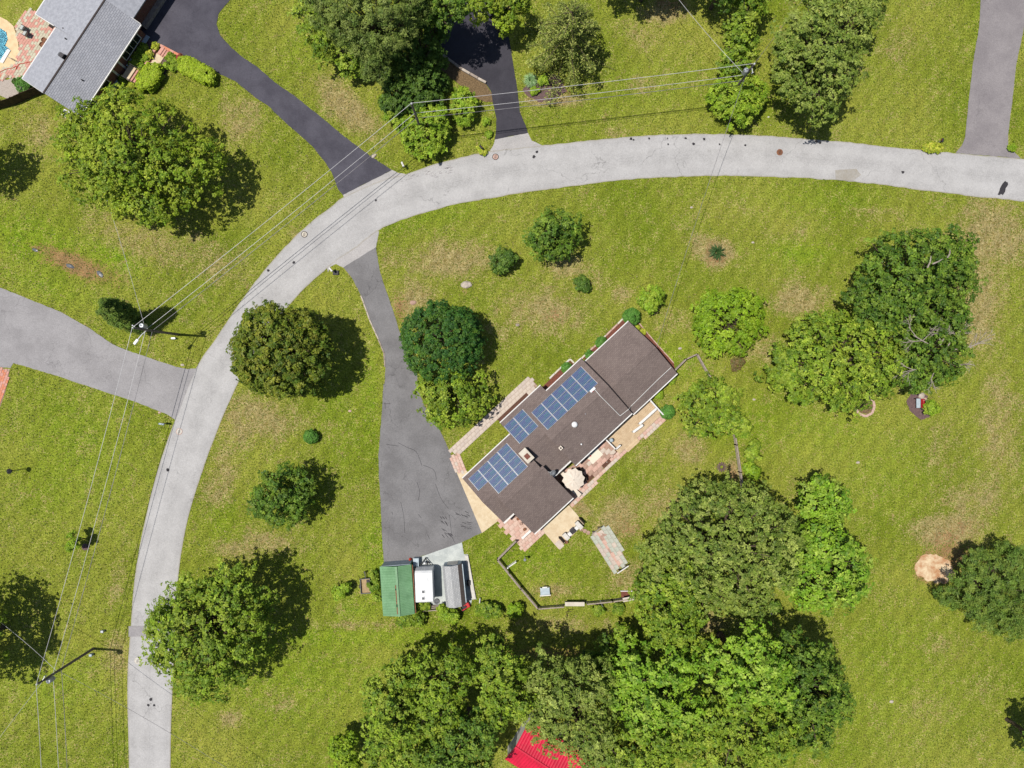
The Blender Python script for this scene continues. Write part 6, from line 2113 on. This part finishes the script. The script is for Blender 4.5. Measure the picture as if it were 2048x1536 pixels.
# ---- the wood along the bottom
BW = [('green', 'leftmost tree of the bottom wood', [(790, 1430, 62, 9.5, 4.6), (770, 1380, 40, 8.5, 3.6), (770, 1490, 46, 8.5, 4), (820, 1500, 50, 8.5, 4), (800, 1345, 28, 8, 3)]),
      ('green', 'second tree from the left in the bottom wood, with forked stem showing', [(870, 1370, 56, 9, 4.2), (850, 1330, 34, 8.4, 3.2), (905, 1340, 44, 9, 3.8), (890, 1420, 44, 8.8, 3.6), (850, 1430, 34, 8.2, 3.2)]),
      ('deep', 'dark tree at the bottom edge left of the red roof', [(920, 1480, 58, 9, 4.4), (880, 1510, 40, 8.4, 3.6), (960, 1450, 44, 8.6, 3.8), (950, 1520, 46, 8.4, 3.6)]),
      ('green', 'pale yellow-green tree rising above the bottom wood', [(1000, 1350, 58, 10.5, 4.4), (985, 1300, 34, 10, 3.4), (1030, 1390, 36, 9.6, 3.4), (990, 1410, 36, 9.4, 3.2)]),
      ('olive', 'olive twiggy tree just right of the red roof', [(1130, 1390, 76, 9.5, 4.6), (1080, 1350, 50, 9, 3.8), (1180, 1360, 50, 9, 4), (1110, 1440, 55, 9, 4), (1170, 1450, 60, 9, 4.2), (1060, 1410, 40, 8.6, 3.4), (1200, 1500, 50, 8.6, 3.8)]),
      ('bright', 'bright green tree in the middle of the bottom wood', [(1310, 1370, 66, 10, 4.6), (1270, 1330, 46, 9.6, 4), (1350, 1330, 50, 9.8, 4.2), (1290, 1420, 52, 9.4, 4), (1350, 1410, 46, 9.4, 4), (1240, 1380, 38, 9, 3.4)]),
      ('green', 'green tree at the bottom edge below the bright middle tree', [(1290, 1490, 62, 9, 4.2), (1340, 1470, 46, 8.8, 3.8), (1240, 1500, 46, 8.6, 3.6), (1310, 1530, 40, 8, 3.2)]),
      ('bright', 'tall bright tree at the upper right of the bottom wood', [(1500, 1330, 62, 11, 4.8), (1510, 1285, 40, 10.6, 4), (1460, 1360, 46, 10.4, 4), (1540, 1370, 46, 10.4, 4), (1440, 1320, 34, 10, 3.4)]),
      ('deep', 'dark glossy tree at the right end of the bottom wood', [(1620, 1370, 66, 9.5, 4.6), (1590, 1310, 46, 9, 4), (1660, 1400, 40, 9, 3.8), (1640, 1320, 36, 8.6, 3.4), (1610, 1440, 56, 9, 4)]),
      ('green', 'broad green tree at the lower right of the bottom wood', [(1480, 1440, 74, 9.6, 4.6), (1420, 1420, 50, 9.2, 4), (1540, 1450, 52, 9.2, 4), (1460, 1500, 56, 8.8, 3.8), (1530, 1490, 42, 8.6, 3.4), (1400, 1480, 50, 8.8, 3.8)])]
for sname, lb, lobes in BW:
    tree('wood_tree', lb, 'tree', sname, lobes, 'trees of the bottom wood')
for i, (px, py, r, st_) in enumerate(((1215, 1295, 30, 'deep'), (1250, 1275, 26, 'green'), (1400, 1310, 24, 'deep'), (1180, 1320, 20, 'deep'))):
    tree('understorey_shrub', ('dark shrub on the left of the gap in the bottom wood', 'green shrub at the upper edge of the bottom wood gap', 'dark shrub below the dark pine', 'low shrub in the shade of the bottom wood gap')[i], 'shrub', st_, [(px, py, r, 2.6, 2.2), (px + 14, py + 10, r * 0.7, 2.2, 1.8)])
tree('young_tree', 'small light tree left of the bottom wood', 'tree', 'lime', [(690, 1500, 28, 4, 2.4), (676, 1490, 18, 3.6, 1.8), (705, 1478, 14, 3.4, 1.6), (700, 1530, 22, 3.6, 2)])
tree('right_edge_tree', 'dark tree cut by the right edge near the bottom', 'tree', 'deep', [(2085, 1470, 40, 6, 3.4), (2075, 1510, 30, 5.4, 2.8)])

# ---- right: juniper-like evergreen over bare soil
tree('spreading_evergreen', 'spreading dark evergreen over bare soil at the right edge', 'tree', 'conifer',
     [(1985, 1165, 62, 4.6, 2.6), (1950, 1130, 36, 4.2, 2), (2020, 1130, 44, 4.6, 2.4), (1930, 1180, 36, 3.8, 1.8), (2030, 1200, 50, 4.2, 2.2), (1980, 1220, 46, 3.6, 1.8), (1900, 1195, 26, 3, 1.2), (2020, 1245, 34, 3, 1.4)], dens=0.9)

# ---- the planted screen at the top
tree('screen_pine', 'tall olive pine over the screen planting at the top', 'tree', 'pine',
     [(720, 20, 66, 10.5, 4.5), (775, 40, 56, 11, 4.6), (700, 60, 38, 9.5, 3.6), (740, 85, 40, 9, 3.6), (755, 140, 34, 7, 3.2), (800, 20, 46, 10.5, 4), (650, 15, 40, 9.5, 3.6), (770, 80, 36, 9, 3.4), (840, 15, 34, 10, 3.4)])
tree('laurel_bush', 'glossy dark bush on the left of the screen planting', 'shrub', 'green', [(640, 45, 44, 4, 3.4), (650, 90, 36, 3.6, 3), (690, 95, 34, 3.2, 2.8), (625, 15, 34, 4, 3), (700, 130, 22, 2.6, 2.2), (725, 125, 24, 2.6, 2.2)])
tree('dark_shrubs', 'dark evergreen mass between pine and black driveway', 'shrub', 'shrubdark', [(815, 120, 44, 3.6, 3), (845, 80, 46, 4, 3.4), (800, 170, 40, 3, 2.6), (850, 150, 34, 3, 2.6), (835, 190, 36, 2.6, 2.2), (790, 205, 30, 2.2, 1.9), (860, 40, 40, 4.4, 3.6), (868, 120, 26, 2.6, 2.2), (862, 195, 28, 1.6, 1.4), (878, 165, 20, 1.4, 1.2)])
tree('low_bush', 'green bush at the lower left of the screen planting', 'shrub', 'shrub', [(790, 225, 22, 1.6, 1.4), (775, 205, 16, 1.4, 1.1), (800, 245, 18, 1.4, 1.2)])
tree('overhanging_tree', 'dark tree overhanging the black driveway from the top', 'tree', 'deep', [(850, 0, 44, 9.5, 3.6), (890, 18, 38, 9.5, 3.4), (912, 30, 24, 9, 2.6), (835, -10, 40, 9.5, 3.4), (815, -20, 40, 9, 3)])
tree('overhanging_tree', 'yellow-green tree at the top edge above the black driveway', 'tree', 'maple', [(960, 10, 34, 6, 3), (990, 5, 30, 6, 2.8), (1015, 35, 28, 4.6, 2.6), (1030, 10, 30, 5.4, 2.8), (1010, 55, 16, 3.6, 1.8)])
STY['spruce'] = dict(s=0.27, cr=0.5, lump=.1, thin=0.4, pal=pal((160, 172, 78), (132, 148, 62), (188, 194, 104), (104, 124, 50)))
conifer_tree('spruce_tree', 'grey-green spruce with ragged boughs right of the black driveway', 'spruce', 1130, 112, 12.0, 106, tiers=10, per=6, droop=0.16, dens=1.0)
tree('clipped_bush', 'oval light green bush beside the black driveway', 'shrub', 'shrub', [(927, 205, 26, 1.8, 1.8, 30), (930, 225, 24, 1.5, 1.5, 26)], trunk=True)
tree('spreading_bush', 'broad green bush around the plain utility pole', 'shrub', 'shrub', [(850, 262, 42, 2.2, 2.2), (870, 245, 32, 2.2, 2), (835, 280, 32, 1.9, 1.8), (862, 290, 28, 1.8, 1.7), (880, 265, 22, 1.8, 1.6)])
tree('hedge_block', 'rounded yellow-green hedge block around the hedge pole', 'hedge', 'shrub', [(1475, 195, 50, 2.8, 2.6, 40), (1450, 190, 34, 2.5, 2.3), (1500, 190, 34, 2.5, 2.3), (1480, 220, 34, 2.3, 2)])
tree('tall_hedge', 'narrow green hedge column above the hedge block', 'hedge', 'green', [(1468, 140, 30, 3.2, 2.8), (1478, 105, 32, 3.6, 3), (1482, 70, 30, 3.6, 3), (1490, 40, 30, 3.8, 3), (1500, 10, 34, 4, 3.2), (1455, 125, 22, 3, 2.4)])
tree('large_tree', 'large pale green tree at the top right of the hedge', 'tree', 'olive',
     [(1640, 110, 72, 8.5, 4.6), (1600, 75, 50, 8, 3.8), (1690, 60, 52, 8, 4), (1640, 30, 55, 8, 4), (1590, 130, 44, 7.6, 3.6), (1670, 150, 48, 7.4, 3.6), (1630, 195, 42, 7, 3.4), (1690, 20, 40, 7.6, 3.4), (1650, 225, 22, 6, 2.4), (1580, 170, 30, 6.6, 3), (1570, 100, 26, 7, 2.8), (1740, 25, 30, 6.6, 2.4)])
# dark trees at the top edge whose shade falls into view
tree('edge_tree', 'dark tree above the top edge, right of the spruce', 'tree', 'deep', [(1275, -50, 40, 6, 3.4), (1320, -60, 44, 6, 3.4), (1350, -55, 36, 6, 3), (1230, -40, 30, 5, 2.6)])
tree('edge_tree', 'dark tree at the top edge above the narrow hedge', 'tree', 'deep', [(1450, -30, 40, 6, 3.4), (1490, -25, 34, 5.6, 3), (1420, -50, 40, 6, 3)])
tree('edge_tree', 'tree beyond the left edge casting shade near the brown grass', 'tree', 'green', [(-78, 300, 48, 6, 3.6), (-90, 330, 40, 6, 3)])
tree('edge_tree', 'tree beyond the left edge casting the large lower left shade', 'tree', 'green', [(-78, 1290, 84, 7, 4.4), (-60, 1350, 60, 6, 3.6), (-90, 1240, 60, 7, 4)])

# ---- evergreens and shrubs round the lots
tree('arborvitae', 'tall dark arborvitae clump beside the street-light pole', 'tree', 'conifer', [(262, 640, 20, 1.6, 2.2), (255, 632, 24, 4.0, 2.4), (240, 622, 20, 6.0, 2.2), (225, 613, 15, 7.8, 1.9), (212, 606, 9, 9.2, 1.3), (275, 648, 18, 2.0, 1.8), (222, 628, 12, 5.0, 2.2), (238, 642, 12, 3.4, 2.0)], trunk=True, dens=1.3)
tree('ball_shrub', 'small clipped ball shrub in the lawn left of the driveway', 'shrub', 'clip', [(622, 873, 12.5, 0.75, 0.75)], trunk=False, dens=1.4)
tree('ball_shrub', 'large clipped ball shrub at the far corner of the house', 'shrub', 'clip', [(1263, 633, 15, 1.0, 1.0)], trunk=False, dens=1.4)
tree('ball_shrub', 'clipped ball shrub at the corner of the deck', 'shrub', 'clip', [(1335, 824, 12.5, 0.7, 0.75)], trunk=False, dens=1.4)
tree('ball_shrub', 'clipped shrub in the front bed nearest the far gable', 'shrub', 'clip', [(1203, 685, 10, 0.6, 0.6)], trunk=False, dens=1.4)
tree('ball_shrub', 'second clipped shrub in the front bed of the right wing', 'shrub', 'clip', [(1180, 710, 8.5, 0.55, 0.55)], trunk=False, dens=1.4)
tree('ball_shrub', 'clipped shrub in the bed at the end of the front walk', 'shrub', 'clip', [(1133, 736, 9, 0.6, 0.6)], trunk=False, dens=1.4)
tree('small_plant', 'pale green plant in the gable bed nearest the clipped ball', 'plant', 'yellow', [(1274, 655, 5, 0.3, 0.3)], trunk=False)
tree('small_plant', 'pale green plant in the middle of the gable bed', 'plant', 'yellow', [(1284, 664, 6.5, 0.3, 0.3)], trunk=False)
tree('small_plant', 'dark plant in the gable bed under the roof corner', 'plant', 'shrubdark', [(1266, 648, 5, 0.3, 0.35)], trunk=False)
tree('small_plant', 'green plant below the gutter of the right wing', 'plant', 'shrub', [(1342, 760, 8, 0.5, 0.5)], trunk=False)
tree('small_plant', 'green plant beside the far end of the deck', 'plant', 'shrub', [(1318, 789, 8, 0.5, 0.5)], trunk=False)
tree('brown_shrub', 'brown-leaved small shrub below the lime-green tree', 'shrub', 'brown', [(1474, 728, 13, 0.6, 0.6), (1480, 724, 8, 0.5, 0.5)], trunk=False)
tree('fence_shrub', 'dark shrub on the right side of the rail fence', 'shrub', 'green', [(1502, 905, 17, 1.4, 1.3), (1508, 890, 9, 1.2, 1.1)], trunk=True)
tree('fence_shrub', 'light shrub on the right side of the rail fence below the dark one', 'shrub', 'lime', [(1503, 938, 15, 1.0, 1.0), (1508, 948, 10, .8, .8)], trunk=True)
tree('bench_shrub', 'round shrub behind the garden bench', 'shrub', 'shrub', [(1864, 818, 15, 1.0, 1.0), (1858, 812, 9, .9, .9)], trunk=False)
tree('lawn_shrub', 'bright shrub beside the utility trailer', 'shrub', 'shrub', [(682, 1182, 15, 1.2, 1.1), (690, 1176, 10, 1.2, 1)], trunk=True)
tree('garage_shrub', 'green shrub between utility trailer and green garage', 'shrub', 'green', [(750, 1170, 13, 1.1, 1.0), (757, 1190, 11, 1, .9), (748, 1150, 8, .9, .8)], trunk=False)
tree('garage_shrub', 'green shrub at the rear corner of the green garage', 'shrub', 'green', [(822, 1232, 17, 1.2, 1.0), (838, 1240, 14, 1.0, .9), (805, 1240, 12, .9, .8)], trunk=False)
tree('garage_shrub', 'dark plant between green garage and trailer rear', 'shrub', 'green', [(840, 1212, 10, 0.7, 0.6), (852, 1212, 8, .6, .5)], trunk=False)
tree('shed_shrub', 'light shrub behind the grey shed', 'shrub', 'shrub', [(893, 1228, 14, 1.0, .9), (884, 1216, 8, 1, .9), (908, 1234, 12, .9, .8)], trunk=False)
tree('lawn_shrub', 'dark shrub right of the red mower', 'shrub', 'green', [(975, 1218, 16, 1.1, 1.0), (992, 1222, 13, 1, .9), (960, 1222, 10, .9, .8)], trunk=False)
tree('lawn_shrub', 'bright yellow-green shrub left of the fence corner', 'shrub', 'lime', [(1030, 1222, 14, 1.1, 1.0), (1037, 1216, 9, 1, .9)], trunk=True)
tree('lawn_shrub', 'left leafy plant below the bottom fence', 'plant', 'green', [(1197, 1221, 11, 0.6, 0.6)], trunk=False)
tree('lawn_shrub', 'right leafy plant below the bottom fence', 'plant', 'green', [(1237, 1219, 12, 0.6, 0.6)], trunk=False)
tree('lawn_shrub', 'small dark shrub under the bright trees of the right stand', 'shrub', 'deep', [(1550, 1213, 11, .9, .8)], trunk=False)
tree('hedge_block', 'long clipped yellow-green hedge beside the dark driveway', 'hedge', 'cliplime', [(374 + 6 * i, 131 + 3.3 * i, 13.5, 0.65, 0.8) for i in range(8)], trunk=False, box=0.55, dens=1.5)
tree('hedge_block', 'clipped yellow-green hedge at the foot of the front steps', 'hedge', 'cliplime', [(309 - 4.2 * i, 145 + 5.5 * i, 14, 0.7, 0.85) for i in range(5)], trunk=False, box=0.55, dens=1.5)
k = 0
for px, py, r, sname, lb in ((285, 100, 12, 'green', 'dark plant under the picture window'), (275, 115, 12, 'green', 'dark plant in the middle of the window bed'), (268, 128, 9, 'shrub', 'plant at the lower end of the window bed'), (311, 92, 7, 'yellow', 'pale plant at the top end of the window bed'), (300, 109, 7, 'yellow', 'pale plant halfway along the brick kerb'),
                             (292, 115, 7, 'lime', 'lime plant halfway along the window bed'), (284, 132, 6, 'lime', 'lime plant near the handrail'), (280, 140, 5, 'yellow', 'pale plant beside the handrail'), (342, 116, 10, 'green', 'leafy plant in the flower bed by the dark driveway'), (352, 124, 8, 'shrub', 'plant between the red flowers and the leafy plant'),
                             (333, 131, 6, 'shrub', 'small round plant in the flower bed'), (321, 134, 6, 'shrub', 'small round plant nearest the entry walk'), (346, 136, 7, 'shrub', 'round plant left of the long clipped hedge'), (357, 136, 7, 'green', 'round plant touching the long clipped hedge'), (245, 160, 9, 'green', 'dark plant left of the front steps'), (215, 228, 9, 'yellow', 'yellow-green plant under the maple at the house wall')):
    tree('bed_plant', lb, 'plant', sname, [(px, py, r, 0.35, 0.4)], 'plants in the grey house beds', trunk=False)
tree('flower_clump', 'yellow flowers at the foot of the front steps', 'flowers', 'yellow', [(263, 171, 6, 0.4, 0.35), (258, 178, 5, .35, .3)], trunk=False)
STY['redflower'] = dict(s=0.14, cr=0.25, lump=0.2, pal=pal((214, 50, 80), (190, 40, 70), (226, 90, 110), (90, 120, 40)))
tree('flower_clump', 'red flowering plant by the dark driveway', 'flowers', 'redflower', [(361, 115, 6.5, 0.4, 0.4)], trunk=False)
tree('ornamental_grass', 'feathery light green plant at the corner of the grey roof', 'plant', 'clip', [(47, 170, 15, 0.6, 0.6)], trunk=False)
tree('ball_shrub', 'tiny dark ball shrub in the gravel bed', 'shrub', 'shrubdark', [(30, 163, 5, 0.3, 0.3)], trunk=False)
tree('small_plant', 'yellow-green plant round the mailbox by the black driveway', 'plant', 'yellow', [(966, 303, 7, 0.35, 0.35), (958, 296, 5, .3, .3)], trunk=False)
tree('small_plant', 'yellow-green shrub beside the mailbox by the right driveway', 'plant', 'yellow', [(1862, 294, 11, 0.4, 0.4), (1876, 296, 9, 0.4, 0.4), (1852, 296, 7, .3, .3)], trunk=False)
tree('young_tree', 'spindly young tree in the left lawn with a mulch ring', 'tree', 'lime', [(150, 1085, 12, 2.2, 1.0), (140, 1095, 9, 1.9, .7), (145, 1070, 8, 2.2, .7)], dens=0.35)
tree('driveway_plant', 'leafy plant in the verge left of the black driveway', 'plant', 'shrub', [(972, 243, 8, 0.4, 0.4)], trunk=False)
tree('driveway_plant', 'second leafy plant in the verge left of the black driveway', 'plant', 'shrub', [(978, 268, 7, 0.35, 0.35)], trunk=False)
tree('island_plant', 'green plant right of the striped grass in the island bed', 'plant', 'shrub', [(1086, 160, 10, 0.5, 0.5), (1070, 182, 8, .4, .4)], trunk=False)
tree('verge_plant', 'green tuft at the right edge of the right driveway mouth', 'plant', 'lime', [(2024, 296, 7, 0.3, 0.3)], trunk=False)


def grass_clump(label, px, py, r, h, n, style, seed):
    rng = np.random.default_rng(seed)
    c = W(px, py)
    mb = MB()
    for i in range(n):
        a = rng.uniform(0, 6.283)
        L = r * rng.uniform(0.5, 1.1)
        w = 0.03 + 0.02 * rng.random()
        ca, sa = math.cos(a), math.sin(a)
        z1 = h * rng.uniform(0.7, 1.1)
        p = [(0.06 * ca, 0.06 * sa, 0), (L * 0.5 * ca, L * 0.5 * sa, z1), (L * ca, L * sa, z1 * rng.uniform(0.3, 0.8))]
        vs = []
        for (x, y, z), ww in zip(p, (w, w * 0.8, 0.004)):
            vs += [(x - sa * ww, y + ca * ww, z), (x + sa * ww, y - ca * ww, z)]
        mb.add(vs, [(0, 1, 3, 2), (2, 3, 5, 4)])
    o = mb.build('grass_clump', style, loc=(c[0], c[1], 0))
    return tag(o, label, 'ornamental grass')


def blade_mat(name, c1, c2):
    pm(name, c1, c2, 6, 0.7, 0.0, 20)


blade_mat('blade_dark', A(78, 112, 56), A(60, 92, 44))
blade_mat('blade_stripe', A(120, 170, 90), A(176, 200, 150))
grass_clump('spiky dark grass clump in a bare ring in the upper lawn', 1432, 506, 1.2, 0.8, 130, 'blade_dark', 1)
grass_clump('round striped grass clump in the island bed', 1061, 163, 1.0, 0.7, 260, 'blade_stripe', 2)
c = W(170, 1094)
o = MB().lathe((0, 0, 0), [(0.45, 0.0), (0.4, 0.06), (0.1, 0.1)], 12).build('mulch_ring', 'purple_mulch', loc=(c[0], c[1], 0))
tag(o, 'dark mulch ring under the spindly young tree', 'mulch')

# ------------------------------------------------------------------ rough grass and weeds standing up in the lawn
def grass_tufts():
    rng = np.random.default_rng(77)
    n = 260000
    X = rng.uniform(-66, 66, n)
    Y = rng.uniform(-50, 50, n)
    dryv = blobs(DRY, X, Y)
    lushv = blobs(LUSH, X, Y)
    # not on paving
    px, py = X * PPM + 1024, 768 - Y * PPM
    keep = np.ones(n, bool)

    def mask(poly):
        nonlocal keep
        P = np.array(poly, float)
        ins = np.zeros(n, bool)
        x0, y0 = P.min(0)
        x1, y1 = P.max(0)
        sel = np.where((px > x0) & (px < x1) & (py > y0) & (py < y1))[0]
        c = np.zeros(len(sel), bool)
        for i in range(len(P)):
            a, b = P[i], P[(i + 1) % len(P)]
            if a[1] == b[1]:
                continue
            cond = ((a[1] > py[sel]) != (b[1] > py[sel])) & (px[sel] < (b[0] - a[0]) * (py[sel] - a[1]) / (b[1] - a[1]) + a[0])
            c ^= cond
        ins[sel] = c
        keep &= ~ins

    for o in list(SC.objects):
        if o.get('kind') == 'structure' and o.type == 'MESH' and o.name.split('.')[0] not in ('lawn', 'road'):
            vs = [o.matrix_world @ v.co for v in o.data.vertices]
            f = max(o.data.polygons, key=lambda p: len(p.vertices))
            if len(f.vertices) > 3:
                mask([(vs[i].x * PPM + 1024, 768 - vs[i].y * PPM) for i in f.vertices])
    mask(po + pi_[::-1])
    mask([(926, 956), (1255, 643), (1350, 745), (1270, 850), (1330, 835), (1145, 995), (1070, 1068)])
    keep &= ~((px < 300) & (py < 120))
    X, Y, dryv, lushv = X[keep], Y[keep], dryv[keep], lushv[keep]
    m = len(X)
    pts = np.stack([X, Y, rng.uniform(0.03, 0.08, m)], 1)
    nr = rng.normal(size=(m, 3)) * 0.5 + np.array([0, 0, 0.8])
    pg = pal((116, 134, 36), (98, 124, 30), (134, 146, 46), (82, 108, 30), (150, 150, 66))
    pd = pal((190, 172, 120), (168, 150, 96), (206, 188, 140))
    f = np.clip(dryv + rng.normal(size=m) * 0.22, 0, 1)
    isdry = rng.random(m) < f * 0.75
    col = np.where(isdry[:, None], pd[rng.integers(0, 3, m)], pg[rng.integers(0, 5, m)]) * rng.uniform(0.7, 1.2, (m, 1))
    me = leaf_mesh('grass_tufts', pts, nr, rng.uniform(0.09, 0.22, m), col, 0.5, rng)
    o = bpy.data.objects.new('grass_tufts', me)
    COL.objects.link(o)
    o['kind'] = 'stuff'
    o['label'] = 'loose grass tufts and weeds in the lawns'


grass_tufts()
